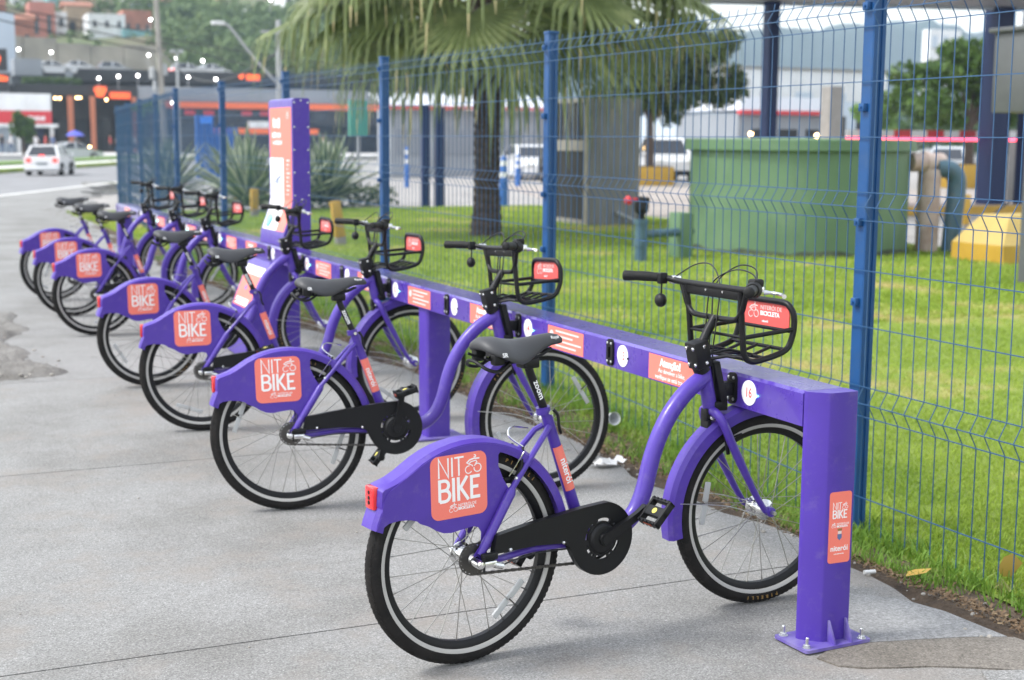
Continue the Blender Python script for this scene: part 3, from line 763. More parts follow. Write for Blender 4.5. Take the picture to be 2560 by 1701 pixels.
def hub_mesh(rear):
    mb = MB()
    if rear:
        mb.lathe([(0.012, -0.066), (0.02, -0.05), (0.034, -0.044), (0.034, -0.034), (0.036, -0.032), (0.036, -0.027), (0.027, -0.024), (0.027, 0.024), (0.036, 0.027), (0.036, 0.032), (0.024, 0.036), (0.022, 0.05), (0.012, 0.06)], 24, 0, AY)
        teeth = []
        for k in range(40): r = 0.042 if k % 2 else 0.047; teeth.append((r * math.cos(2 * PI * k / 40), r * math.sin(2 * PI * k / 40)))
        mb.prism(teeth, 0.047, 0.051, RIGHT, 1)
        mb.lathe([(0.0, -0.105), (0.007, -0.105), (0.008, -0.07), (0.0, -0.07)][::-1], 10, 0, AY)
        mb.lathe([(0.0, 0.085), (0.007, 0.085), (0.008, 0.06), (0.0, 0.06)][::-1], 10, 0, AY)
    else:
        mb.lathe([(0.010, -0.055), (0.014, -0.05), (0.03, -0.036), (0.036, -0.032), (0.036, -0.027), (0.024, -0.02), (0.024, 0.02), (0.036, 0.027), (0.036, 0.032), (0.028, 0.038), (0.014, 0.05), (0.010, 0.055)], 24, 0, AY)
    return mb.data('hub', [M['chrome'], M['chain']])
HUB_R, HUB_F = hub_mesh(True), hub_mesh(False)

BB = (0.448, 0.0, 0.345)
PV = (0.94, 0.0, 0.72)             # steering pivot
HX = 1.159                          # front hub

def fender_path(cx, cz, pts):
    """pts: (angle deg, radius) -> (x,z,nx,nz) with radial normal"""
    out = []
    for a, r in pts:
        g = math.radians(a); out.append((cx + r * math.cos(g), cz + r * math.sin(g), math.cos(g), math.sin(g)))
    return out

def crank_meshes():
    mb = MB()      # arm along +x from the axle, outer side -y
    sec = [(0.0, 0.018, 0.0), (0.03, 0.016, -0.006), (0.08, 0.0125, -0.014), (0.13, 0.0115, -0.019), (0.165, 0.013, -0.019)]
    V = []; F = []
    for x, hw, y in sec:
        V += [(x, y - 0.010, -hw), (x, y - 0.010, hw), (x, y + 0.008, hw), (x, y + 0.008, -hw)]
    for i in range(len(sec) - 1):
        for j in range(4):
            j2 = (j + 1) % 4; F.append((i * 4 + j, (i + 1) * 4 + j, (i + 1) * 4 + j2, i * 4 + j2))
    F += [(0, 1, 2, 3), (16 + 3, 16 + 2, 16 + 1, 16)]
    mb.add(V, F)
    mb.lathe([(0.019, -0.010), (0.021, -0.006), (0.021, 0.018)], 16, 0, AY); mb.lathe([(0.013, -0.012), (0.013, 0.0)], 12, 0, AY)
    mb.lathe([(0.014, -0.032), (0.014, -0.010)], 12, 0, at(0.165, 0, 0) @ AY)
    arm = mb.data('crank_arm', M['black'], 40)
    mb = MB()      # pedal: axle along y at origin, platform 0.095 x 0.09
    mb.lathe([(0.009, -0.098), (0.009, 0.0)], 10, 0, AY)
    for x in (-0.046, 0.036): mb.bbox((x, -0.098, -0.013), (x + 0.010, -0.006, 0.013), 0.002)
    for y in (-0.098, -0.016): mb.bbox((-0.046, y, -0.012), (0.046, y + 0.010, 0.012), 0.002)
    mb.bbox((-0.018, -0.095, -0.011), (0.018, -0.008, 0.011), 0.004)
    for k in range(5):
        for x in (-0.046, 0.040): mb.box((x, -0.092 + k * 0.018, 0.012), (x + 0.006, -0.086 + k * 0.018, 0.016)); mb.box((x, -0.092 + k * 0.018, -0.016), (x + 0.006, -0.086 + k * 0.018, -0.012))
    ped = mb.data('pedal', M['black_plastic'], 35)
    mb = MB(); mb.bbox((-0.0485, -0.072, -0.006), (-0.0455, -0.034, 0.006), 0.001)
    rf = mb.data('pedal_reflector', M['amber'])
    mb = MB(); mb.lathe([(0.010, 0.0108), (0.010, 0.0122)], 16, 0, at(0, -0.055, 0)); dot = mb.data('dot', M['yellow_dot'])
    return arm, ped, rf, dot
ARM, PED, PREF, PDOT = crank_meshes()

ROLE = {}     # mesh name -> what to adjust on a copy
def make_bike():
    root = thing('share_bike', 'x', 'bicycle', (0, 0, 0), 0, 'share bikes docked along the rack')
    # ---- frame
    mb = MB()
    mb.tube(curve([(0.44, 0, 0.325), (0.56, 0, 0.333), (0.632, 0, 0.372), (0.674, 0, 0.441), (0.705, 0, 0.546), (0.737, 0, 0.624), (0.786, 0, 0.70), (0.852, 0, 0.764), (0.925, 0, 0.808)], 5), 0.0285, 14)
    mb.tube([(0.435, 0, 0.335), (0.294, 0, 0.735), (0.2835, 0, 0.764)], [0.0205, 0.0175, 0.0175], 14)
    mb.tube([(0.918, 0, 0.845), (0.952, 0, 0.700)], 0.0245, 16)
    mb.tube([(0.9515, 0, 0.705), (0.9535, 0, 0.697)], 0.0275, 16)
    mb.tube([(0.283, 0, 0.745), (0.279, 0, 0.766)], 0.0225, 14)
    mb.lathe([(0.026, -0.04), (0.026, 0.04)], 18, 0, at(0.448, 0, 0.345) @ AY)
    for s in (-1, 1):
        mb.tube([(0.292, s * 0.016, 0.705), (0.27, s * 0.03, 0.690), (0.128, s * 0.057, 0.532)], 0.0095, 8)
        mb.tube([(0.133, s * 0.057, 0.538), (0.126, s * 0.058, 0.525), (0.03, s * 0.064, 0.375), (0.012, s * 0.066, 0.35)], [0.011, 0.0158, 0.0150, 0.012], 10)
        mb.tube(curve([(0.03, s * 0.066, 0.324), (0.10, s * 0.064, 0.330), (0.20, s * 0.060, 0.339), (0.31, s * 0.054, 0.334), (0.40, s * 0.036, 0.318)], 4), 0.0112, 9)
        mb.prism([(-0.012, 0.325), (0.02, 0.318), (0.05, 0.326), (0.03, 0.365), (0.012, 0.372), (-0.006, 0.350)], s * 0.062 - 0.003, s * 0.062 + 0.003, Matrix(((1, 0, 0, 0), (0, 0, 1, 0), (0, 1, 0, 0), (0, 0, 0, 1))))
    mb.tube([(0.205, -0.045, 0.622), (0.205, 0.045, 0.622)], 0.008, 8)
    mb.tube([(0.292, 0.012, 0.735), (0.31, 0.0, 0.70)], 0.004, 6)
    frame = mb.build('frame', M['purple'], root, 40)
    mb = MB(); 
    # sticker on the seat tube facing the right side
    ax = (Vector((0.435, 0, 0.335)) - Vector((0.294, 0, 0.735))).normalized()
    def seatT(s): 
        c = Vector((0.294, 0, 0.735)).lerp(Vector((0.435, 0, 0.335)), s)
        # u down the tube, v to the bike's front, t outwards (-y)
        return Matrix(((ax.x, -ax.z, 0, c.x), (0, 0, -1, 0), (ax.z, ax.x, 0, c.z), (0, 0, 0, 1)))
    n = 7; V = []; F = []
    for i in range(2):
        for k in range(n):
            g = math.radians(-62 + 124 * k / (n - 1)); s = 0.24 + 0.36 * i; rr = 0.0197 + 0.0005
            c = Vector((0.294, 0, 0.735)).lerp(Vector((0.435, 0, 0.335)), s)
            pv_ = Vector((-ax.z, 0, ax.x)) * (rr * math.sin(g)) + Vector((0, -1, 0)) * (rr * math.cos(g)); V.append(c + pv_)
    for k in range(n - 1): F.append((k, k + n, k + n + 1, k + 1))
    mb.add(V, F); st = mb.build('tube_sticker', M['coral'], frame, 60)
    mb = MB(); mb.mesh(text('niterói', 0.032, 0.0005, bold=0.0005), seatT(0.44) @ at(0, 0, 0.0208)); mb.build('lettering', M['white'], frame, 0)
    # ---- seat post and saddle
    mb = MB(); mb.tube([(0.29, 0, 0.745), (0.232, 0, 0.876), (0.222, 0, 0.905)], 0.0135, 14); mb.bbox((0.195, -0.026, 0.893), (0.252, 0.026, 0.925), 0.006)
    sp = mb.build('seat_post', M['black'], root, 40)
    a2 = (Vector((0.222, 0, 0.905)) - Vector((0.29, 0, 0.745))).normalized(); c = Vector((0.2555, -0.0142, 0.823))
    mb = MB(); mb.mesh(text('zoom', 0.028, 0.0003, bold=0.0006), Matrix(((-a2.x, a2.z, 0, c.x), (0, 0, -1, c.y), (-a2.z, -a2.x, 0, c.z), (0, 0, 0, 1)))); mb.build('lettering', M['white'], sp, 0)
    mb = MB(); mb.tube([(0.288, -0.02, 0.752), (0.288, -0.035, 0.752)], 0.007, 8); mb.tube([(0.288, 0.02, 0.752), (0.288, 0.034, 0.752)], 0.008, 8)
    mb.build('clamp_bolt', M['chrome'], root)
    mb = MB(); mb.tube(curve([(0.305, -0.02, 0.758), (0.318, -0.026, 0.74), (0.322, -0.027, 0.705), (0.334, -0.022, 0.68)], 4), [0.006] + [0.005] * 11 + [0.003], 8)
    mb.build('clamp_lever', M['black'], root)
    st_ = [(0.040, 0.026, 0.974, 0.008, 0.0), (0.047, 0.056, 0.976, 0.016, 0.012), (0.064, 0.078, 0.977, 0.022, 0.022), (0.095, 0.088, 0.974, 0.024, 0.032), (0.128, 0.084, 0.966, 0.024, 0.038), (0.162, 0.070, 0.960, 0.026, 0.040), (0.196, 0.053, 0.960, 0.028, 0.034), (0.230, 0.040, 0.964, 0.026, 0.022), (0.265, 0.032, 0.971, 0.023, 0.012), (0.300, 0.027, 0.976, 0.020, 0.006), (0.330, 0.021, 0.974, 0.016, 0.003), (0.343, 0.012, 0.970, 0.010, 0.0), (0.348, 0.004, 0.967, 0.004, 0.0)]
    V = []; F = []; n = 20
    for x, hw, z, th, dr in st_:
        for k in range(n):
            g = 2 * PI * k / n; cy = math.cos(g); sy = math.sin(g)
            yy = hw * cy; zz = z + th * (abs(sy) ** 0.8) * (1 if sy > 0 else -0.9) - dr * abs(cy) ** 2.2
            V.append((x, yy, zz))
    for i in range(len(st_) - 1):
        for k in range(n): F.append((i * n + k, (i + 1) * n + k, (i + 1) * n + (k + 1) % n, i * n + (k + 1) % n))
    F += [tuple(range(n)), tuple((len(st_) - 1) * n + k for k in range(n))[::-1]]
    mb = MB(); mb.add(V, F); sad = mb.build('saddle', M['saddle'], root, 60)
    mb = MB()
    for s in (-1, 1):
        mb.tube(curve([(0.30, s * 0.012, 0.95), (0.25, s * 0.022, 0.930), (0.16, s * 0.026, 0.918), (0.09, s * 0.035, 0.925), (0.04, s * 0.05, 0.945)], 4), 0.0045, 6)
        mb.bbox((0.062, s * 0.055 - 0.016, 0.918), (0.10, s * 0.055 + 0.016, 0.955), 0.008)
    mb.tube(curve([(0.14, -0.050, 0.935), (0.085, -0.062, 0.902), (0.045, -0.058, 0.908), (0.028, -0.03, 0.925), (0.025, 0, 0.930), (0.028, 0.03, 0.925), (0.045, 0.058, 0.908), (0.085, 0.062, 0.902), (0.14, 0.050, 0.935)], 4), 0.0055, 7)
    mb.build('saddle_rail', M['black_plastic'], sad, 40)
    mb = MB(); mb.mesh(text('SR', 0.018, 0.0003, bold=0.0003), Matrix(((1, 0.0, 0, 0.088), (0.0, 0.28, -1, -0.0875), (0, 0.96, 0.28, 0.951), (0, 0, 0, 1)))); mb.build('lettering', M['white'], sad, 0); mb = MB(); mb.mesh(text('Royal', 0.015, 0.0003), Matrix(((0.98, 0.0, 0.1, 0.308), (0.18, 0.55, -0.83, -0.0215), (0, 0.83, 0.55, 0.984), (0, 0, 0, 1)))); mb.build('lettering', M['white'], sad, 0)
    # ---- rear fender with its skirt plates
    pts = [(158, .3585), (155, .361), (151, .3635), (147.6, .366), (147.0, .371), (141.2, .396), (139.6, .3945), (137, .384), (133.5, .373), (129, .366), (124, .3635)] + [(a, .3625 + .003 * math.sin(math.radians(max(0, a - 30)) * 1.6)) for a in range(119, 5, -6)]
    sec = [(-0.0455, -0.034), (-0.0455, -0.010), (-0.030, 0.0), (0.030, 0.0), (0.0455, -0.010), (0.0455, -0.034), (0.0425, -0.034), (0.0425, -0.0115), (0.029, -0.003), (-0.029, -0.003), (-0.0425, -0.0115), (-0.0425, -0.034)]
    mb = MB(); mb.sweep(fender_path(0, R, pts), sec)
    lower = [(-0.322, 0.468), (-0.300, 0.474), (-0.282, 0.484), (-0.248, 0.488), (-0.212, 0.485), (-0.190, 0.478), (-0.180, 0.469), (-0.150, 0.456), (-0.125, 0.440), (-0.102, 0.430), (-0.075, 0.427), (-0.04, 0.432), (0.0, 0.437), (0.018, 0.432), (0.029, 0.415), (0.027, 0.385), (0.042, 0.385), (0.085, 0.455), (0.131, 0.528), (0.105, 0.570), (0.088, 0.612), (0.088, 0.645), (0.097, 0.656), (0.117, 0.657), (0.150, 0.642)]
    top = [(0.352 * math.cos(math.radians(a)), R + 0.352 * math.sin(math.radians(a))) for a in range(64, 130, 6)] + [(-0.246, 0.598), (-0.285, 0.574), (-0.300, 0.544), (-0.303, 0.515)]
    for s in (-1, 1):
        mb.prism(lower + top, 0.0, 0.0028, at(0, s * 0.0455, 0) @ (RIGHT if s < 0 else Matrix(((1, 0, 0, 0), (0, 0, 1, 0), (0, 1, 0, 0), (0, 0, 0, 1)))))
    rf = mb.build('rear_fender', M['purple_plastic'], root, 30)
    # raised field behind the sticker, sticker, print
    Tst = at(-0.047, -0.0483, 0.568) @ RIGHT @ Matrix.Rotation(math.radians(1.5), 4, 'Z')
    mb = MB(); mb.prism(rrect(-0.098, -0.096, 0.094, 0.096, 0.026), 0.0, 0.0012, Tst); stk = mb.build('side_sticker', M['coral'], root, 0)
    mb = MB(); nit_bike(mb, -0.002, 0.024, 0.145, Tst @ at(0, 0, 0.0012)); mb.build('lettering', M['white'], stk, 0)
    mb = MB(); Tl = Tst @ at(0, 0, 0.0012)
    cyclist(mb, -0.024, -0.064, 0.027, Tl)
    mb.mesh(text('NITERÓI DE', 0.0118, 0.0006, 'LEFT'), Tl @ at(-0.007, -0.0595, 0)); mb.mesh(text('BICICLETA', 0.0118, 0.0006, 'LEFT', 0.0005), Tl @ at(-0.007, -0.0695, 0))
    mb.build('small_lettering', M['white'], stk, 0)
    # tail light on the rear face of the hump
    mb = MB(); mb.bbox((-0.322, -0.027, 0.522), (-0.302, 0.027, 0.590), 0.005); tl = mb.build('tail_light', M['red_lens'], root)
    mb = MB()
    for z in (0.542, 0.556, 0.572): mb.lathe([(0.006, 0), (0.006, 0.0015)], 10, 0, at(-0.322, 0.0, z) @ BACK)
    mb.build('lens_detail', M['black_plastic'], tl)
    # ---- rear brake
    mb = MB()
    for s in (-1, 1):
        mb.tube([(0.145, s * 0.040, 0.545), (0.170, s * 0.048, 0.60), (0.188, s * 0.030, 0.655)], [0.009, 0.006, 0.004], 8)
        mb.bbox((0.118, s * 0.028 - 0.006, 0.548), (0.168, s * 0.028 + 0.006, 0.566), 0.003)
        mb.sphere((0.150, s * 0.052, 0.566), 0.008, 8, 1)
    mb.tube(curve([(0.188, -0.03, 0.655), (0.15, -0.01, 0.688), (0.17, 0.01, 0.712), (0.235, 0.016, 0.700)], 4), 0.0032, 6, 1)
    mb.tube([(0.178, -0.052, 0.645), (0.125, -0.050, 0.575)], 0.0022, 5, 1)
    mb.build('rear_brake', [M['black'], M['chrome']], root)
    # ---- chain guard with its cut-outs
    gx, gz = 0.448, 0.343
    outer = [(0.048, 0.352), (0.058, 0.408), (0.16, 0.425), (0.28, 0.440), (0.375, 0.452)] + [(gx + 0.117 * math.cos(math.radians(a)), gz + 0.117 * math.sin(math.radians(a))) for a in range(80, -146, -8)] + [(0.338, 0.300), (0.322, 0.335), (0.300, 0.349), (0.20, 0.357)]
    def slot(a0, a1, r=0.0615, hw=0.0052):
        o = [(gx + (r + hw) * math.cos(math.radians(a)), gz + (r + hw) * math.sin(math.radians(a))) for a in np.linspace(a0, a1, 8)]
        i = [(gx + (r - hw) * math.cos(math.radians(a)), gz + (r - hw) * math.sin(math.radians(a))) for a in np.linspace(a1, a0, 8)]
        return o + i
    def hole(a, r=0.0615, q=0.0042): return [(gx + r * math.cos(math.radians(a)) + q * math.cos(t), gz + r * math.sin(math.radians(a)) + q * math.sin(t)) for t in np.linspace(0, 2 * PI, 9)[:-1]]
    holes = [slot(-114, -72), hole(-61), slot(-48, -14), slot(18, 34), hole(45), slot(62, 112), hole(128), slot(140, 178), hole(196), slot(206, 222), hole(232)]
    mb = MB(); mb.prism(outer, 0.082, 0.090, RIGHT, 0, holes)
    mb.prism(outer, 0.066, 0.082, RIGHT, 0, [[(gx + (x - gx) * .965, gz + (z_ - gz) * .965) if x > 0.33 else (x * .985 + 0.006, (z_ - 0.39) * .86 + 0.39) for x, z_ in outer]])
    mb.lathe([(0.050, -0.090), (0.049, -0.093), (0.042, -0.099), (0.028, -0.101)][::-1], 28, 0, at(gx, 0, gz) @ AY)
    cg = mb.build('chain_guard', M['black'], root, 30)
    for x, z in ((0.105, 0.352), (0.30, 0.345)):
        mb = MB(); mb.sphere((x, -0.091, z + 0.008), 0.0062, 8); mb.build('screw', M['chrome'], cg)
    # ---- chain
    mb = MB(); a = Vector((0.0, -0.049, R - 0.046)); b = Vector((0.42, -0.049, 0.262)); k = 34
    for i in range(k):
        p = a.lerp(b, i / k); q = a.lerp(b, (i + 0.86) / k); hw = 0.0046 if i % 2 else 0.0036
        d = (q - p).normalized(); T = Matrix.Translation(p) @ Matrix.Rotation(-math.atan2(d.z, d.x), 4, 'Y')
        mb.box((0, -0.003, -hw), ((q - p).length, 0.003, hw), 0, T)
    a = Vector((0.0, -0.049, R + 0.046)); b = Vector((0.43, -0.049, 0.42))
    mb.tube([a, b], 0.0035, 4)
    mb.lathe([(0.046, 0.0465), (0.046, 0.0515), (0.05, 0.0515), (0.05, 0.0465)], 24, 0, at(0, -0.098, R) @ AY, closed=True)
    mb.build('chain', M['chain'], root, 30)
    mb = MB(); mb.lathe([(0.071, -0.052), (0.079, -0.052), (0.079, -0.047), (0.071, -0.047)][::-1], 40, 0, at(gx, 0, gz) @ AY, closed=True); [mb.tube([(gx + .02 * math.cos(a), -.05, gz + .02 * math.sin(a)), (gx + .073 * math.cos(a), -.05, gz + .073 * math.sin(a))], .005, 5) for a in (0.2, 1.46, 2.7, 3.97, 5.2)]; mb.build('chainring', M['chain'], root)
    # ---- hub gear box on the right axle end
    mb = MB(); mb.bbox((-0.01, -0.105, R - 0.018), (0.052, -0.078, R + 0.004), 0.006, 0); mb.bbox((0.004, -0.099, R + 0.004), (0.058, -0.083, R + 0.026), 0.004, 1)
    mb.lathe([(0.0, -0.122), (0.010, -0.120), (0.014, -0.112), (0.014, -0.072)], 14, 0, at(-0.012, 0, R) @ AY)
    mb.tube([(0.045, -0.098, R - 0.010), (0.072, -0.098, R - 0.018)], 0.011, 10, 0); mb.tube([(0.0, -0.110, R + 0.022), (0.0, -0.112, R - 0.024)], 0.004, 6, 1)
    mb.build('gear_changer', [M['chrome'], M['black']], root)
    mb = MB(); mb.tube(curve([(0.07, -0.098, R - 0.018), (0.12, -0.085, R - 0.012), (0.22, -0.07, R - 0.008), (0.33, -0.06, R - 0.015), (0.42, -0.03, R - 0.03)], 5), 0.0026, 6)
    mb.tube(curve([(0.31, 0.024, 0.70), (0.325, 0.022, 0.66), (0.375, 0.024, 0.52), (0.425, 0.022, 0.38)], 4), 0.0028, 6)
    mb.build('gear_cable', M['cable'], root)
    # ---- rear wheel
    rw = put('wheel', WM['rim'], root, (0, 0, R), (0, 0.3, 0))
    for nme in ('tyre', 'reflective_band', 'spokes', 'reflector', 'reflector', 'valve', 'lettering'): 
        o = put(nme, WM[nme], rw, (0, 0, 0), (0, PI if nme == 'reflector' and any(base(q.name) == 'reflector' for q in rw.children) else 0, 0))
        if nme == 'spokes': o['kind'] = 'stuff'
    put('hub', HUB_R, rw)
    # ---- cranks and pedals
    put('crank_arm', ARM, root, (BB[0], -0.100, BB[2])); put('crank_arm', ARM, root, (BB[0], 0.092, BB[2]))
    for k in range(2):
        p = put('pedal', PED, root); put('pedal_reflector', PREF, p); put('dot', PDOT, p)
    # ================= steered parts, built about the pivot
    def st_build(mb, name, m, sm=35, parent=root):
        mb.shift((-PV[0], 0, -PV[2])); o = mb.build(name, m, parent, sm)
        if parent is root: o.location = PV
        return o
    mb = MB()
    for s in (-1, 1):
        mb.tube(curve([(0.948, s * 0.012, 0.692), (0.953, s * 0.045, 0.682), (0.972, s * 0.060, 0.645), (0.999, s * 0.063, 0.585), (1.045, s * 0.064, 0.497), (1.096, s * 0.064, 0.405), (1.140, s * 0.064, 0.338)], 4), [0.016] * 8 + [0.0155] * 8 + [0.0145, 0.0135, 0.0125, 0.012, 0.0115, 0.011, 0.011, 0.0105, 0.010], 10)
        mb.lathe([(0.012, -0.012), (0.017, -0.01), (0.017, 0.01), (0.012, 0.012)], 12, 0, at(1.159, s * 0.064, R) @ AY)
        mb.tube([(1.139, s * 0.064, 0.340), (1.159, s * 0.064, R)], 0.0105, 8)
    mb.tube([(0.944, 0, 0.715), (0.953, 0, 0.672)], 0.021, 12)
    fork = st_build(mb, 'fork', M['purple'], 50)
    mb = MB()
    for s in (-1, 1): mb.lathe([(0.007, -0.014), (0.007, 0.014)], 8, 0, at(1.159, s * 0.08, R) @ AY)
    mb.shift((-PV[0], 0, -PV[2])); mb.build('axle_nut', M['steel'], fork)
    pts = [(a, 0.378) for a in range(191, 84, -5)]
    sec = [(-0.037, -0.046), (-0.037, -0.012), (-0.022, 0.0), (0.022, 0.0), (0.037, -0.012), (0.037, -0.046), (0.034, -0.046), (0.034, -0.0135), (0.021, -0.003), (-0.021, -0.003), (-0.034, -0.0135), (-0.034, -0.046)]
    mb = MB(); mb.sweep(fender_path(HX, R, pts), sec); ff_ = st_build(mb, 'front_fender', M['purple_plastic'], 30)
    mb = MB(); mb.lathe([(0.005, 0), (0.005, 0.003)], 8, 0, at(HX - 0.378, 0, 0.40) @ BACK); mb.shift((-PV[0], 0, -PV[2])); mb.build('screw', M['chrome'], ff_)
    mb = MB()
    mb.bbox((0.925, -0.018, 0.655), (0.950, 0.018, 0.700), 0.004); mb.bbox((0.928, -0.022, 0.60), (0.945, 0.022, 0.66), 0.004)
    for s in (-1, 1): mb.tube([(1.0, s * 0.042, 0.545), (0.985, s * 0.05, 0.60), (0.975, s * 0.046, 0.645)], 0.007, 7); mb.tube([(1.0, s * 0.05, 0.60), (1.045, s * 0.052, 0.612)], 0.004, 6)
    mb.sphere((0.945, -0.024, 0.668), 0.008, 8, 1)
    st_build(mb, 'front_brake', [M['black'], M['chrome']])
    fw = put('wheel', WM['rim'], root, (HX, 0, R), (0, 1.1, 0))
    for nme in ('tyre', 'reflective_band', 'spokes', 'reflector', 'reflector', 'valve', 'lettering'):
        o = put(nme, WM[nme], fw, (0, 0, 0), (0, PI if nme == 'reflector' and any(base(q.name) == 'reflector' for q in fw.children) else 0, 0))
        if nme == 'spokes': o['kind'] = 'stuff'
    put('hub', HUB_F, fw)
    mb = MB(); mb.tube(curve([(1.13, 0.03, R + 0.02), (1.0, 0.04, R + 0.055), (0.83, 0.035, R + 0.075)], 5), 0.0018, 5); mb.tube(curve([(1.14, -0.045, R - 0.02), (1.0, -0.042, R + 0.03), (0.82, -0.036, R + 0.055)], 5), 0.0018, 5)
    st_build(mb, 'fender_stay', M['steel'])
    # stem clamp, stem
    ta = Matrix.Translation((0.899, 0, 0.884)) @ Matrix.Rotation(math.radians(-13), 4, 'Y')
    mb = MB(); mb.bbox((-0.030, -0.030, -0.046), (0.030, 0.030, 0.046), 0.006, 0, ta); mb.tube([(0.905, 0, 0.848), (0.917, 0, 0.826)], 0.029, 16)
    mb.tube([(0.905, 0, 0.905), (0.935, 0, 0.960), (0.965, 0, 1.006)], 0.0155, 14, 0)
    stem = st_build(mb, 'stem', M['black'], 35)
    for Tb2 in [ta @ at(-0.030, y, z_) @ BACK for y in (-0.018, 0.018) for z_ in (-0.028, 0.028)] + [ta @ at(0.006, -0.030, z_) @ RIGHT for z_ in (-0.028, 0.028)]:
        mb = MB(); mb.lathe([(0.0065, 0), (0.0065, 0.003), (0.004, 0.005)], 10, 0, Tb2); mb.shift((-PV[0], 0, -PV[2])); mb.build('clamp_bolt', M['chrome'], stem)
    # dock tongue in front of the head tube
    mb = MB(); td = Matrix.Translation((0.972, 0, 0.790)) @ Matrix.Rotation(math.radians(-14), 4, 'Y')
    mb.bbox((-0.012, -0.030, -0.075), (0.014, 0.030, 0.070), 0.005, 0, td); mb.bbox((0.975, -0.022, 0.738), (1.028, 0.022, 0.784), 0.004)
    mb.bbox((0.955, -0.027, 0.690), (1.005, 0.027, 0.722), 0.005)
    st_build(mb, 'dock_tongue', M['black_plastic'])
    # handlebar: bar with plate, lower loop
    mb = MB(); gpt = []
    for s in (-1, 1):
        mb.tube(curve([(0.955, 0, 1.108), (0.955, s * 0.13, 1.108), (0.952, s * 0.20, 1.110), (0.938, s * 0.232, 1.116), (0.905, s * 0.268, 1.120), (0.832, s * 0.338, 1.122)], 5), 0.0112, 12)
        mb.tube(curve([(0.955, s * 0.175, 1.104), (0.957, s * 0.162, 1.072), (0.959, s * 0.146, 1.036), (0.960, s * 0.120, 1.010), (0.961, s * 0.08, 1.004), (0.962, 0, 1.003)], 5), 0.0098, 10)
    mb.bbox((0.948, -0.150, 1.072), (0.962, 0.150, 1.112), 0.004)
    hb = st_build(mb, 'handlebar', M['black'], 45)
    for y in (-0.06, 0.03):
        mb = MB(); mb.lathe([(0.0045, 0), (0.0045, 0.003)], 8, 0, at(0.948, y, 1.094) @ BACK)
        mb.shift((-PV[0], 0, -PV[2])); mb.build('screw', M['chrome'], hb)
    for s in (-1, 1):
        mb = MB(); mb.tube(curve([(0.922, s * 0.250, 1.118), (0.880, s * 0.291, 1.1215), (0.838, s * 0.332, 1.122), (0.826, s * 0.344, 1.122)], 5), [0.0155, 0.0165, 0.016, 0.0165, 0.017, 0.0175, 0.017, 0.0165, 0.017, 0.018, 0.018, 0.018, 0.018, 0.0175, 0.0165, 0.013], 12)
        if s < 0: mb.tube([(0.930, -0.240, 1.117), (0.917, -0.254, 1.119), (0.895, -0.277, 1.121)], [0.027, 0.027, 0.021], 16); mb.bbox((0.914, -0.262, 1.125), (0.955, -0.225, 1.152), 0.007)
        st_build(mb, 'grip', M['grip'], 50)
        mb = MB(); mb.tube(curve([(0.95, s * 0.222, 1.108), (1.005, s * 0.240, 1.104), (1.005, s * 0.285, 1.102), (0.965, s * 0.345, 1.104)], 5), [0.008] * 4 + [0.0055] * 9 + [0.005, 0.005, 0.0075], 8); mb.bbox((0.942, s * 0.222 - 0.014, 1.098), (0.978, s * 0.222 + 0.014, 1.126), 0.005)
        st_build(mb, 'brake_lever', M['chrome'])
    mb = MB(); mb.tube([(0.916, 0.238, 1.112), (0.914, 0.238, 1.062)], 0.0032, 6); mb.bbox((0.902, 0.228, 1.098), (0.934, 0.250, 1.136), 0.004)
    mb.lathe([(0.0, -0.021), (0.012, -0.018), (0.021, -0.010), (0.0245, 0.0), (0.021, 0.011), (0.012, 0.017), (0.0, 0.019)], 20, 0, at(0.912, 0.238, 1.041) @ BACK)
    st_build(mb, 'bell', M['black_plastic'], 50)
    mb = MB()
    for a_, b_, h, dx in ((-0.225, 0.02, 1.165, 0.0), (0.215, -0.02, 1.172, 0.01), (-0.215, 0.0, 1.178, 0.02)):
        mb.tube(curve([(0.96, a_, 1.125), (0.985 + dx, a_ * 0.72, h - 0.005), (0.985 + dx, a_ * 0.3, h), (0.965, b_, 1.115), (0.950, b_ * 1.4, 1.0), (0.942, b_, 0.88), (0.955, b_ + 0.006, 0.76), (0.945, b_ + 0.01, 0.69)], 6), 0.0025, 6)
    st_build(mb, 'cable', M['cable'], 60)
    # ---- basket
    W_ = 0.142; mb = MB()
    side = lambda s: [(0.952, s * (W_ + 0.006), 1.102), (0.962, s * W_, 1.02), (0.968, s * W_, 0.955), (0.974, s * W_, 0.905), (0.986, s * W_, 0.880), (1.012, s * W_, 0.869), (1.06, s * W_, 0.874), (1.125, s * W_, 0.888), (1.160, s * W_, 0.906), (1.178, s * W_, 0.945), (1.184, s * W_, 0.985), (1.182, s * (W_ - 0.004), 1.020), (1.177, s * (W_ - 0.026), 1.046), (1.176, s * (W_ - 0.06), 1.052)]
    a_ = curve(side(-1), 3); b_ = curve(side(1), 3)
    mb.tube(a_ + b_[::-1], 0.0105, 9)
    for s in (-1, 1): mb.tube([(0.968, s * W_, 0.950), (1.182, s * W_, 0.966)], 0.0078, 8)
    for x, z_ in ((1.180, 0.958), (0.99, 0.878), (1.07, 0.876), (1.15, 0.900)): mb.tube([(x, -W_, z_), (x, W_, z_)], 0.0068, 7)
    mb.tube([(0.968, -W_, 0.951), (0.968, W_, 0.951)], 0.0055, 7)
    for y in (-0.07, 0.0, 0.07): mb.tube([(0.985, y, 0.879), (1.07, y, 0.878), (1.15, y, 0.902)], 0.0055, 6)
    for s in (-1, 1):
        mb.tube([(0.925, s * 0.022, 0.868), (0.97, s * 0.06, 0.880), (1.02, s * 0.13, 0.872)], 0.006, 7)
        mb.tube([(0.93, s * 0.02, 0.885), (0.985, s * 0.05, 0.900), (1.07, s * 0.07, 0.880)], 0.005, 7)
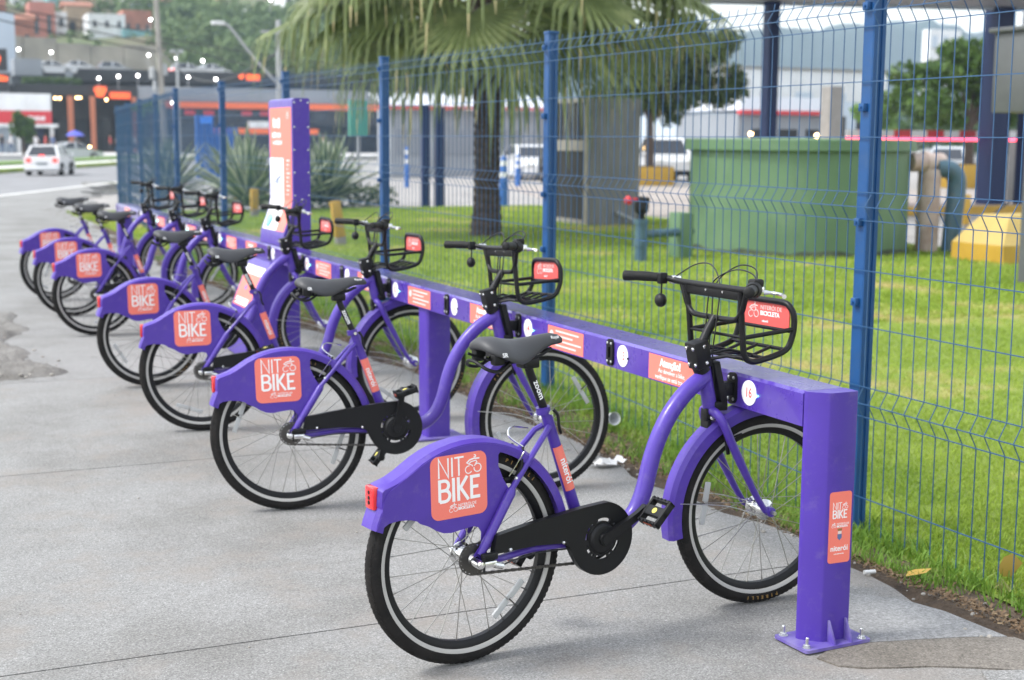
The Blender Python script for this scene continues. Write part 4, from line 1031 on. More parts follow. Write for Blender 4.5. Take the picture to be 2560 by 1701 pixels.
    bk = st_build(mb, 'basket', M['black'], 60)
    mb = MB(); Tp = at(1.178, 0, 1.008) @ BACK
    po = [(-0.122, -0.044), (0.122, -0.044), (0.124, 0.0), (0.116, 0.026), (0.098, 0.042), (-0.098, 0.042), (-0.116, 0.026), (-0.124, 0.0)]
    mb.prism(po, -0.004, 0.0, Tp, 0); pn = st_build(mb, 'basket_panel', M['coral_dim'], 0)
    for T2 in (Tp, at(1.182, 0, 1.008) @ FORW):
        mb = MB(); T3 = T2 @ at(0, 0, 0.0004)
        cyclist(mb, -0.062, 0.004, 0.052, T3, 1)
        mb.mesh(text('NITERÓI DE', 0.021, 0.0006, 'LEFT'), T3 @ at(-0.026, 0.016, 0), 1); mb.mesh(text('BICICLETA', 0.021, 0.0006, 'LEFT', 0.0008), T3 @ at(-0.026, -0.004, 0), 0); mb.mesh(text('niterói', 0.012, 0.0006, 'CENTER', 0.0003), T3 @ at(0.0, -0.030, 0), 0)
        mb.shift((-PV[0], 0, -PV[2])); mb.build('lettering', [M['white'], M['offwhite']], pn, 0)
    return root

STEER = {'fork', 'front_fender', 'front_brake', 'fender_stay', 'dock_tongue'}
BAR = {'stem', 'handlebar', 'grip', 'brake_lever', 'bell', 'cable', 'basket', 'basket_panel'}
def base(n): return n.split('.')[0]
WROT = [(0.80, 3.30), (0.36, -0.55), (1.9, 2.2), (2.6, -1.55), (1.3, 0.6), (0.4, 2.9), (2.2, 1.2)]
def pose(root, i, x, y, yaw, lean, st, bar, ca):
    root.location = (x, y, 0); root.rotation_euler = (lean, 0, yaw)
    k = [0, 0, 0]
    for c in sorted(root.children, key=lambda o: o.name):
        b = base(c.name)
        if b in STEER: c.rotation_euler = (0, 0, st)
        elif b in BAR: c.rotation_euler = (0, 0, bar)
        elif b == 'wheel':
            if c.location.x > 0.5:
                d = Vector((HX - PV[0], 0)); c.location = (PV[0] + d.x * math.cos(st), d.x * math.sin(st), R)
                c.rotation_euler = (0, WROT[i][1], st)
            else: c.rotation_euler = (0, WROT[i][0], 0)
        elif b == 'crank_arm':
            s = 0 if c.location.y < 0 else 1
            if s == 0: c.rotation_euler = (0, -ca, 0)
            else: c.rotation_euler = (0, -(ca + PI), 0); c.scale = (1, -1, 1)
        elif b == 'pedal':
            s = k[0]; k[0] += 1; a = ca if s == 0 else ca + PI
            c.location = (BB[0] + 0.165 * math.cos(a), (-0.124 if s == 0 else 0.124), BB[2] + 0.165 * math.sin(a))
            c.rotation_euler = (0, -0.80 if ca < 1 else -0.30, 0) if s == 0 else (0, -0.9, 0)
            c.scale = (1, 1 if s == 0 else -1, 1)

# ================================================================== RACK
RX = 2.622
FARD = {7: 11.72, 6: 12.42, 5: 13.05, 4: 13.82, 3: 14.52, 2: 15.40}
dock_y = lambda n: FARD.get(n, 3.972 + 0.865 * (16 - n))
rack = thing('bike_dock_rack', 'long purple steel bike rack with numbered docks along the fence', 'bike rack', (RX, 3.55, 0))
def rb(mb, name, m, parent=None, sm=35):
    if parent is None: mb.shift((-RX, -3.55, 0)); return mb.build(name, m, rack, sm)
    mb.shift((-RX, -3.55, 0)); return mb.build(name, m, parent, sm)
def beam(y0, y1, name='beam'):
    mb = MB(); bx = [(RX, 0.703), (RX, 0.806), (RX + 0.010, 0.8155), (RX + 0.155, 0.8155), (RX + 0.165, 0.806), (RX + 0.165, 0.703)]
    # section in (x,z), pushed along y
    mb.prism(bx, y0, y1, Matrix(((1, 0, 0, 0), (0, 0, 1, 0), (0, 1, 0, 0), (0, 0, 0, 1))))
    return rb(mb, name, M['purple_beam'])
beams = [beam(3.580, 6.95), beam(6.953, 9.84), beam(9.843, 10.44), beam(10.443, 13.80), beam(13.803, 16.90)]
# end post at the near end: folded sheet with a broad rounded corner
def post(y0, y1, x0, x1, zt, rc, name='post', m='purple'):
    mb = MB(); pl = [(x0, y1), (x0, y0 + rc * 1.05), (x0 + rc * .06, y0 + rc * .92), (x0 + rc * .90, y0 + rc * .08), (x0 + rc * 1.05, y0), (x1 - 0.006, y0), (x1, y0 + 0.004), (x1, y1)]
    mb.prism(pl, 0.010, zt); return rb(mb, name, M[m], None, 40)
ep = post(3.512, 3.578, RX + 0.003, RX + 0.160, 0.8155, 0.052)
mb = MB(); mb.prism(rrect(-0.130, -0.084, 0.130, 0.084, 0.012), 0.006, 0.016, at(RX + 0.088, 3.552, 0) @ Matrix.Rotation(0.05, 4, 'Z'))
bpl = rb(mb, 'base_plate', M['purple_dusty'])
for x, y in ((-0.106, -0.062), (0.106, -0.062), (-0.108, 0.060), (0.108, 0.060)):
    mb = MB(); T = at(RX + 0.088 + x, 3.552 + y, 0.016) @ Matrix.Rotation(random.random(), 4, 'Z') @ Matrix.Rotation(random.uniform(-.06, .06), 4, 'X')
    mb.lathe([(0.0145, 0), (0.0145, 0.002)], 18, 0, T); mb.lathe([(0.0098, 0.002), (0.0105, 0.003), (0.0105, 0.009), (0.0098, 0.010)], 6, 0, T); mb.lathe([(0.0052, 0.010), (0.0055, 0.031), (0.004, 0.033)], 10, 0, T)
    rb(mb, 'bolt', M['zinc'], bpl)
for x in (RX + 0.075, RX + 0.140):
    mb = MB(); mb.prism([(3.512, 0.016), (3.512, 0.085), (3.506, 0.085), (3.472, 0.022), (3.472, 0.016)], x, x + 0.006, Matrix(((0, 0, 1, 0), (1, 0, 0, 0), (0, 1, 0, 0), (0, 0, 0, 1)))); rb(mb, 'gusset', M['purple_dusty'])
Tk = at(RX + 0.107, 3.5115, 0.385) @ RIGHT
mb = MB(); mb.prism(rrect(-0.042, -0.115, 0.042, 0.115, 0.010), 0.0, 0.0012, Tk); ps = rb(mb, 'post_sticker', M['coral'], None, 0)
mb = MB(); Tq = Tk @ at(0, 0, 0.0012)
nit_bike(mb, -0.002, 0.056, 0.056, Tq)
cyclist(mb, -0.024, 0.008, 0.016, Tq)
mb.mesh(text('NITERÓI DE', 0.0088, 0.0005, 'LEFT'), Tq @ at(-0.012, 0.011, 0)); mb.mesh(text('BICICLETA', 0.0088, 0.0005, 'LEFT', 0.0004), Tq @ at(-0.012, 0.003, 0))
mb.mesh(text('niterói', 0.025, 0.0006, 'CENTER', 0.0004), Tq @ at(0.0, -0.068, 0)); bars(mb, -.02, .02, -.087, -.084, .0005, Tq, 9, 4)
rb(mb, 'lettering', M['white'], ps, 0)
mb = MB()
mb.prism([(-0.008, -0.012), (0.0, -0.02), (0.008, -0.012), (0.008, 0.0), (-0.008, 0.0)], 0, 0.0006, Tq @ at(0, -0.022, 0), 0); mb.prism([(-0.007, 0.001), (0.007, 0.001), (0.007, 0.010), (-0.007, 0.010)], 0, 0.0006, Tq @ at(0, -0.022, 0), 1); mb.prism([(-0.007, 0.011), (0.007, 0.011), (0.009, 0.018), (-0.009, 0.018)], 0, 0.0006, Tq @ at(0, -0.022, 0), 2)
rb(mb, 'crest', [M['cloth_blue'], M['offwhite'], M['tan_print']], ps, 0)
# inner posts
post(6.90, 7.02, RX + 0.018, RX + 0.150, 0.703, 0.012)
post(13.72, 13.84, RX + 0.018, RX + 0.150, 0.703, 0.012)
post(16.84, 16.96, RX + 0.0, RX + 0.166, 0.812, 0.02)
for y in (6.96, 13.78, 16.90):
    mb = MB(); mb.prism(rrect(-0.14, -0.10, 0.14, 0.10, 0.012), 0.004, 0.013, at(RX + 0.084, y, 0)); rb(mb, 'base_plate', M['purple_dusty'])
OCC = {16, 14, 12, 10, 7, 5, 3}
DIGMAP = {n: n for n in range(16, 8, -1)}; DIGMAP.update({7: 8, 6: 7, 5: 6, 4: 5, 3: 4, 2: 3})
for n in (16, 15, 14, 13, 12, 11, 10, 9, 7, 6, 5, 4, 3, 2):
    y = dock_y(n)
    mb = MB(); T = at(RX, y, 0.762) @ BACK; hs_ = rrect(-0.009, -0.022, 0.009, 0.022, 0.003, 2)
    mb.prism(rrect(-0.026, -0.053, 0.026, 0.053, 0.024, 5), -0.002, 0.009, T, 0, [hs_[::-1]]); mb.prism(hs_, -0.002, 0.001, T)
    dk = rb(mb, 'dock_plate', M['black_plastic'])
    for u, v in ((-.015, .036), (.015, .036), (-.015, -.036), (.015, -.036)):
        mb = MB(); mb.lathe([(0.0058, 0.009), (0.0058, 0.011), (0.003, 0.0125)], 8, 0, T @ at(u, v, 0)); rb(mb, 'screw', M['zinc'], dk)
    T = at(RX, y - 0.096, 0.760) @ BACK
    mb = MB(); mb.lathe([(0.042, -0.002), (0.042, 0.0025), (0.040, 0.003)], 28, 0, T); nd = rb(mb, 'number_disc', M['white'])
    mb = MB(); mb.mesh(text(str(DIGMAP[n]), 0.046, 0.0005, 'CENTER', 0.0006, 0.85), T @ at(0, 0, 0.0032)); rb(mb, 'number', M['red_print'], nd, 0)
    mb = MB(); mb.sphere(T @ Vector((0.0435, -0.004, 0.004)), 0.0042, 8); rb(mb, 'indicator_lamp', M['led'] if n in OCC else M['black_plastic'])
spots = [(0.5 * (dock_y(n) + dock_y(n - 1)) + 0.0, n) for n in (16, 15, 14, 13, 12, 11)] + [(10.60, 9), (11.24, 8), (12.10, 7), (12.76, 6), (13.45, 5), (14.20, 4), (14.98, 3), (16.20, 2)]
for i, (y, n) in enumerate(spots):
    y -= 0.03; T = at(RX, y, 0.755) @ BACK
    mb = MB(); mb.box((-0.165, -0.047, -0.002), (0.165, 0.047, 0.0012), 0, T); s = rb(mb, 'notice', M['coral'], None, 0)
    mb = MB(); T2 = T @ at(0, 0, 0.0014)
    if i % 2 == 0:
        mb.mesh(text('Atenção!', 0.040, 0.0005, 'CENTER', 0.0014), T2 @ at(-0.01, 0.022, 0)); mb.mesh(text('Ao devolver a bike,', 0.024, 0.0005, 'CENTER'), T2 @ at(0.0, -0.008, 0)); mb.mesh(text('verifique se está travada', 0.024, 0.0005, 'CENTER'), T2 @ at(0.0, -0.032, 0))
    else:
        mb.lathe([(0.019, 0), (0.019, 0.001)], 18, 0, T2 @ at(-0.128, 0.010, 0)); 
        for k, (a, wd) in enumerate(((0.030, 0.215), (0.010, 0.16), (-0.010, 0.235), (-0.030, 0.19))): mb.box((-0.09, a - 0.0035, 0), (-0.09 + wd, a + 0.0035, 0.0006), 0, T2)
    rb(mb, 'lettering', M['white'] if i % 2 == 0 else M['offwhite'], s, 0)

# ================================================================== KIOSK
kx, ky = 2.74, 9.80
kiosk = thing('payment_kiosk', 'tall purple information kiosk with coral and white front beside the rack', 'kiosk', (kx, ky + 0.32, 0))
def kb(mb, name, m, parent=None, sm=35): mb.shift((-kx, -ky - 0.32, 0)); return mb.build(name, m, parent or kiosk, sm)
XZ = Matrix(((1, 0, 0, 0), (0, 0, 1, 0), (0, 1, 0, 0), (0, 0, 0, 1)))
K0, K1 = ky, ky + 0.64
prof = [(kx + 0.125, 0.818), (kx + 0.125, 1.855), (kx + 0.118, 1.862), (kx + 0.02, 1.862), (kx + 0.003, 1.852), (kx, 1.835), (kx, 1.14), (kx - 0.018, 1.05), (kx - 0.075, 0.90), (kx - 0.08, 0.818)]
mb = MB(); mb.prism(prof, K0, K1, XZ); kb(mb, 'cabinet', M['purple'])
for x, z in [(kx + d_, z) for z in (1.83, 1.66, 1.50, 1.34, 1.18) for d_ in (0.012, 0.113)] + [(kx + 0.062, 1.845), (kx + 0.062, 1.15)]:
    mb = MB(); mb.lathe([(0.0065, -0.001), (0.0065, 0.002), (0.003, 0.003)], 8, 0, at(x, K0, z) @ RIGHT); kb(mb, 'screw', M['chrome'])
def front_strip(u0, u1, z0, z1, t, name, m, parent=None):
    """a thin sheet following the kiosk front between heights z0..z1"""
    fr = [(kx, 1.835), (kx, 1.14), (kx - 0.018, 1.05), (kx - 0.075, 0.90)]
    def fx(z):
        for (xa, za), (xb, zb) in zip(fr, fr[1:]):
            if z <= za and z >= zb: return xa + (xb - xa) * (za - z) / (za - zb)
        return fr[-1][0]
    zs = sorted({z0, z1, *[z for _, z in fr if z0 < z < z1]}, reverse=True)
    V = []; F = []
    for z in zs:
        x = fx(z) - t; V += [(x, K1 - u0, z), (x, K1 - u1, z), (x + t, K1 - u0, z), (x + t, K1 - u1, z)]
    for i in range(len(zs) - 1):
        a = i * 4; F += [(a, a + 4, a + 5, a + 1), (a, a + 2, a + 6, a + 4), (a + 1, a + 5, a + 7, a + 3)]
    F += [(0, 1, 3, 2)]; k = 4 * len(zs) - 4; F += [(k, k + 2, k + 3, k + 1)]
    mb = MB(); mb.add(V, F); return kb(mb, name, m, parent, 0)
cp = front_strip(0.03, 0.61, 1.44, 1.80, 0.002, 'coral_panel', M['coral'])
front_strip(0.40, 0.61, 0.92, 1.439, 0.002, 'coral_panel', M['coral'])
wp = front_strip(0.03, 0.399, 0.92, 1.439, 0.003, 'map_panel', M['white'])
mb = MB(); Tf = at(kx - 0.0024, ky + 0.32, 0) @ BACK
for args in ((-.2, .0, 1.655, 1.735, .0006, Tf, 3, 5), (-.22, .02, 1.585, 1.625, .0006, Tf, 5, 6), (-.2, .05, 1.535, 1.565, .0006, Tf, 7, 7)):
    mb = MB(); bars(mb, *args); kb(mb, 'lettering', M['white'], cp, 0)
mb = MB()
cyclist(mb, 0.2, 1.745, 0.05, Tf); kb(mb, 'emblem', M['white'], cp, 0); mb = MB()
for k in range(9): mb.box((0.16, 1.42 - k * 0.03, 0), (0.24 - 0.02 * (k % 3), 1.428 - k * 0.03, 0.0006), 0, Tf)
kb(mb, 'lettering', M['white'], cp, 0)
mb = MB(); Tf = at(kx - 0.0034, ky + 0.32, 0) @ BACK
for k in range(14): mb.lathe([(random.uniform(.006, .014), 0), (0.006, 0.0006)], 8, 0, Tf @ at(random.uniform(-.24, .03), random.uniform(1.17, 1.41), 0))
for k in range(5): stroke(mb, [(random.uniform(-.27, -.1), random.uniform(1.16, 1.42)), (random.uniform(-.1, 0.05), random.uniform(1.16, 1.42))], 0.006, 0, 0.0005, 0, Tf)
kb(mb, 'map_print', M['cloth_blue'], wp, 0)
mb = MB(); sl = Vector((-0.057, 0, -0.15)).normalized()
Tb_ = Matrix(((0, sl.x * -1, -0.93, kx - 0.052), (-1, 0, 0, K1 - 0.16), (0, -sl.z, 0.36, 0.985), (0, 0, 0, 1)))
mb.prism([(0.06 * math.cos(a) * (1 + .2 * math.sin(3 * a)), 0.05 * math.sin(a)) for a in np.linspace(0, 2 * PI, 20)[:-1]], 0.0, 0.008, Tb_)
kb(mb, 'teal_print', mat('teal_print', (0.25, 0.75, 0.78), 0.5), wp, 0)
# foot of the kiosk under the beam
f0, f1 = 9.88, 10.46
prof = [(2.615, 0.70), (2.59, 0.70), (2.565, 0.66), (2.44, 0.36), (2.40, 0.20), (2.40, 0.012), (2.80, 0.012), (2.80, 0.70)]
mb = MB(); mb.prism(prof, f0, f1, XZ); kb(mb, 'foot', M['purple'])
def slope(u0, u1, s0, s1, name, m, t=0.002):
    a, b = Vector((2.565, 0, 0.66)), Vector((2.44, 0, 0.36)); p, q = a.lerp(b, s0), a.lerp(b, s1); n = Vector((-(a.z - b.z), 0, (a.x - b.x))).normalized() * t
    V = []
    for c in (p, q):
        for y in (f1 - u0, f1 - u1): V.append((c.x, y, c.z)); V.append((c.x + n.x, y, c.z + n.z))
    mb = MB(); mb.add(V, [(1, 5, 7, 3), (0, 1, 3, 2), (4, 6, 7, 5), (0, 4, 5, 1), (2, 3, 7, 6)]); return kb(mb, name, m, None, 0)
slope(0.03, 0.55, 0.02, 0.22, 'white_panel', M['white']); slope(0.03, 0.55, 0.225, 0.99, 'coral_panel', M['coral'])
for (u, s, m_) in ((0.2, .5, 'blue'), (0.3, .42, 'yellow'), (0.22, .36, 'white')):
    slope(u, u + 0.05, s, s + 0.1, 'print', M[m_], 0.003)
slope(0.08, 0.42, 0.8, 0.95, 'print', M['white'], 0.003)

# ================================================================== BIKES ON THE RACK
LAB = ['purple share bike nearest of the row, docked at number 16 beside the end post',
       'purple share bike docked at number 14 behind the nearest one, right crank pointing up',
       'purple share bike docked at number 12, beyond the rack post in the middle',
       'purple share bike docked at number 10, just before the tall kiosk',
       'purple share bike docked first beyond the tall kiosk',
       'purple share bike second from the far end of the rack',
       'purple share bike at the far end of the rack, farthest from the nearest one']
#        rear x, rear y, front plane y, lean, bar extra, crank angle
BK = [(1.593, 3.840, 4.000, -0.008, 0.09, 0.52), (1.592, 5.80, 5.655, -0.06, 0.0, 1.42), (1.605, 7.60, 7.41, -0.02, -0.02, 2.4),
      (1.60, 9.13, 9.165, 0.0, -0.02, 3.3), (1.62, 11.68, 11.72, 0.0, 0.05, 2.9), (1.615, 13.02, 13.03, -0.02, 0.0, 2.0), (1.625, 14.38, 14.53, 0.0, -0.03, 0.2)]
b0 = make_bike()
for i, (x, y, yf, lean, barx, ca) in enumerate(BK):
    o = b0 if i == 0 else dup(b0, (0, 0, 0), 0, LAB[i])[0]
    o['label'] = LAB[i]
    yaw = math.asin((yf - y) / HX)
    pose(o, i, x, y, yaw, lean, -yaw, -yaw + barx, ca)

# ================================================================== FENCE
FXX = 3.91
fence = thing('mesh_fence', 'long blue welded wire mesh fence on blue posts behind the rack', 'fence', (FXX, 4.93, 0))
FP = [(FXX, 1.85), (FXX, 4.93), (FXX, 8.06), (FXX, 11.20), (FXX, 14.22), (FXX, 17.06), (FXX, 19.85), (4.20, 22.95), (4.49, 26.05), (4.78, 29.15), (5.07, 32.25)]
folds = (0.475, 1.312, 2.125)
hz = [(0.0, 0)] + [(0.175, 0), (0.41, 0), (0.475, 1), (0.54, 0), (0.80, 0), (1.04, 0), (1.253, 0), (1.312, 1), (1.372, 0), (1.605, 0), (1.837, 0), (2.065, 0), (2.125, 1), (2.182, 0)]
def fz(z0, y): return z0 + (float(lawn_z(FXX, y)) - 0.005 if z0 < 0.3 else 0)
for i, (px, py) in enumerate(FP):
    low = float(lawn_z(FXX, py)) - 0.3
    mb = MB(); T = Matrix.Translation((px - FXX, py - 4.93, 0))
    mb.prism([(-0.030, -0.036), (-0.012, -0.036), (-0.012, -0.030), (0.012, -0.030), (0.012, -0.036), (0.030, -0.036), (0.034, -0.03), (0.034, 0.03), (0.030, 0.036), (-0.030, 0.036), (-0.034, 0.03), (-0.034, -0.03)], low, 2.235, T)
    mb.bbox((-0.037, -0.039, 2.232), (0.037, 0.039, 2.25), 0.004, 0, T)
    p = mb.build('fence_post', M['fence'], fence, 30)
    for z in (0.22, 0.90, 1.245, 1.73, 2.15) if i < 7 else ():
        mb = MB(); mb.bbox((-0.058, -0.017, z - 0.017), (-0.033, 0.017, z + 0.017), 0.003, 0, T); mb.lathe([(0.006, 0), (0.006, 0.006)], 6, 0, T @ at(-0.058, 0, z) @ BACK)
        mb.build('clip', M['fence'], p, 30)
for i in range(len(FP) - 1):
    (xa, ya), (xb, yb) = FP[i], FP[i + 1]
    d = Vector((xb - xa, yb - ya, 0)); Ln = d.length; d /= Ln; nrm = Vector((d.y, -d.x, 0)); mb = MB()
    org = Vector((xa - FXX, ya - 4.93, 0)) - nrm * 0.040
    k = int(Ln / 0.0755)
    for j in range(1, k):
        s = Ln * j / k; yy = ya + d.y * s; pts = []
        for z, b in [(0.0 + float(lawn_z(FXX, yy)) - 0.02, 0), (0.41, 0), (0.475, 1), (0.54, 0), (1.253, 0), (1.312, 1), (1.372, 0), (2.065, 0), (2.125, 1), (2.182, 0), (2.215, -0.15)]:
            pts.append(org + d * s + nrm * (-0.036 * b) + Vector((0, 0, z)))
        mb.tube(pts, 0.0023 if i < 5 else 0.0029, 4, 0, False)
    for z, b in hz:
        q = [org + d * 0.0 + nrm * (-0.036 * b - 0.005) + Vector((0, 0, fz(z, ya))), org + d * (Ln / 2) + nrm * (-0.036 * b - 0.005) + Vector((0, 0, fz(z, (ya + yb) / 2))), org + d * Ln + nrm * (-0.036 * b - 0.005) + Vector((0, 0, fz(z, yb)))]
        mb.tube(q, 0.0028, 4, 0, False)
    mb.build('mesh_panel', M['fence_wire'], fence, 30)

# ================================================================== SMALL LITTER
def litter_thing(name, label, cat, build, loc):
    mb = MB(); m = build(mb); o = mb.build(name, m, None, 40, loc); tag(o, label, cat)
litter_thing('bottle_cap', 'small white cylinder lying on the soil edge beside the end post', 'litter', lambda mb: (mb.tube([(-0.022, 0.004, 0), (0.022, -0.004, 0.0)], 0.008, 12), M['can'])[1], (3.30, 4.06, 0.012))
def crumple(mb):
    V = []; n = 9
    for i in range(n):
        for j in range(5): V.append(((i / 8 - .5) * 0.17 + random.gauss(0, .006), (j / 4 - .5) * 0.07 + random.gauss(0, .006), abs(random.gauss(0.018, .012))))
    mb.add(V, [(i * 5 + j, (i + 1) * 5 + j, (i + 1) * 5 + j + 1, i * 5 + j + 1) for i in range(n - 1) for j in range(4)]); return M['paper']
litter_thing('crumpled_paper', 'crumpled white paper wrapper on the pavement by the grass edge', 'litter', crumple, (3.24, 5.98, 0.006))
litter_thing('plastic_cup', 'cloudy plastic cup lying at the foot of the fence', 'litter', lambda mb: (mb.lathe([(0.026, 0), (0.035, 0.085), (0.037, 0.088), (0.033, 0.085), (0.024, 0.004), (0, 0.004)], 18, 0, Matrix.Rotation(1.4, 4, 'X') @ Matrix.Rotation(0.6, 4, 'Z')), M['plastic_clear'])[1], (3.70, 6.86, 0.045))
def leaf(mb):
    V = [(-.06, 0, 0), (-.03, .025, .008), (0.01, .03, .01), (.06, 0, .016), (.01, -.03, .014), (-.03, -.025, .01), (0, 0, .002)]
    mb.add(V, [(0, 6, 1), (1, 6, 2), (2, 6, 3), (3, 6, 4), (4, 6, 5), (5, 6, 0)]); return M['leaf_yellow']
litter_thing('fallen_leaf', 'curled yellow leaf lying in the litter under the fence', 'leaf', leaf, (3.46, 3.98, 0.006))
litter_thing('fallen_leaf', 'large brown leaf standing in the grass behind the fence mesh', 'leaf', lambda mb: (leaf(mb), [setattr(mb, 'v', [(a * 1.2, c, b * 1.6 + 0.05) for a, b, c in mb.v])], M['leaf_yellow'])[2], (3.99, 4.06, -0.10))

# ================================================================== VEGETATION HELPERS
def leaf_cloud(name, centers, radii, n, size, m, parent=None, seed=0, flat=0.0, kind=None):
    """n leaf-clump faces spread through ellipsoids (denser towards the outside, with gaps)"""
    r = np.random.default_rng(seed)
    centers = np.asarray(centers, float); radii = np.asarray(radii, float)
    wgt = radii.prod(1) ** (2 / 3); k = r.choice(len(centers), n, p=wgt / wgt.sum())
    d = r.normal(0, 1, (n, 3)); d /= np.linalg.norm(d, axis=1)[:, None]
    rad = r.uniform(0.25, 1, n) ** 0.45
    P = centers[k] + d * radii[k] * rad[:, None] + r.normal(0, 0.04, (n, 3)) * radii[k]
    nn = d * 0.6 + r.normal(0, 0.7, (n, 3)) + np.array([0, 0, flat]); nn /= np.linalg.norm(nn, axis=1)[:, None]
    t = np.cross(nn, r.normal(0, 1, (n, 3))); t /= np.linalg.norm(t, axis=1)[:, None]; b = np.cross(nn, t)
    s = size * r.uniform(0.5, 1.4, n)[:, None]
    V = np.stack([P - t * s * .9, P + b * s * .45 + nn * s * .1, P + t * s, P - b * s * .45 + nn * s * .1], 1).reshape(-1, 3)
    F = np.arange(n * 4).reshape(-1, 4)
    o = put(name, raw_mesh(name, V, F, [m]), parent)
    if kind: o['kind'] = kind
    return o

def tree(name, label, x, y, h0, crown, leaves, size, m, trunk_r=0.16, seed=1, z0=0.0, group=None):
    """crown: list of (dx,dy,z,rx,ry,rz)"""
    t = thing(name, label, 'tree', (x, y, z0), 0, group); mb = MB()
    mb.tube(curve([(0, 0, -0.05), (0.03, 0.02, h0 * 0.5), (-0.02, 0, h0)], 4), [trunk_r * (1.15 - 0.45 * i / 8) for i in range(9)], 10)
    for c in crown: mb.tube(curve([(-0.02, 0, h0 * 0.93), (c[0] * .4, c[1] * .4, h0 + (c[2] - h0) * .55), (c[0] * .8, c[1] * .8, c[2])], 4), [trunk_r * .55 * (1 - .085 * i) for i in range(9)], 7)
    mb.build('trunk', M['bark'], t)
    rr = random.Random(seed); cs = []; rs = []
    for c in crown:
        cs.append(c[:3]); rs.append([q * .72 for q in c[3:]])
        for _ in range(9):
            d = Vector((rr.gauss(0, 1), rr.gauss(0, 1), rr.gauss(0.15, .9))).normalized(); k = rr.uniform(.25, .5)
            cs.append((c[0] + d.x * c[3] * .85, c[1] + d.y * c[4] * .85, c[2] + d.z * c[5] * .85)); rs.append([q * k for q in c[3:]])
    leaf_cloud('crown', cs, rs, leaves, size, m, t, seed)
    return t

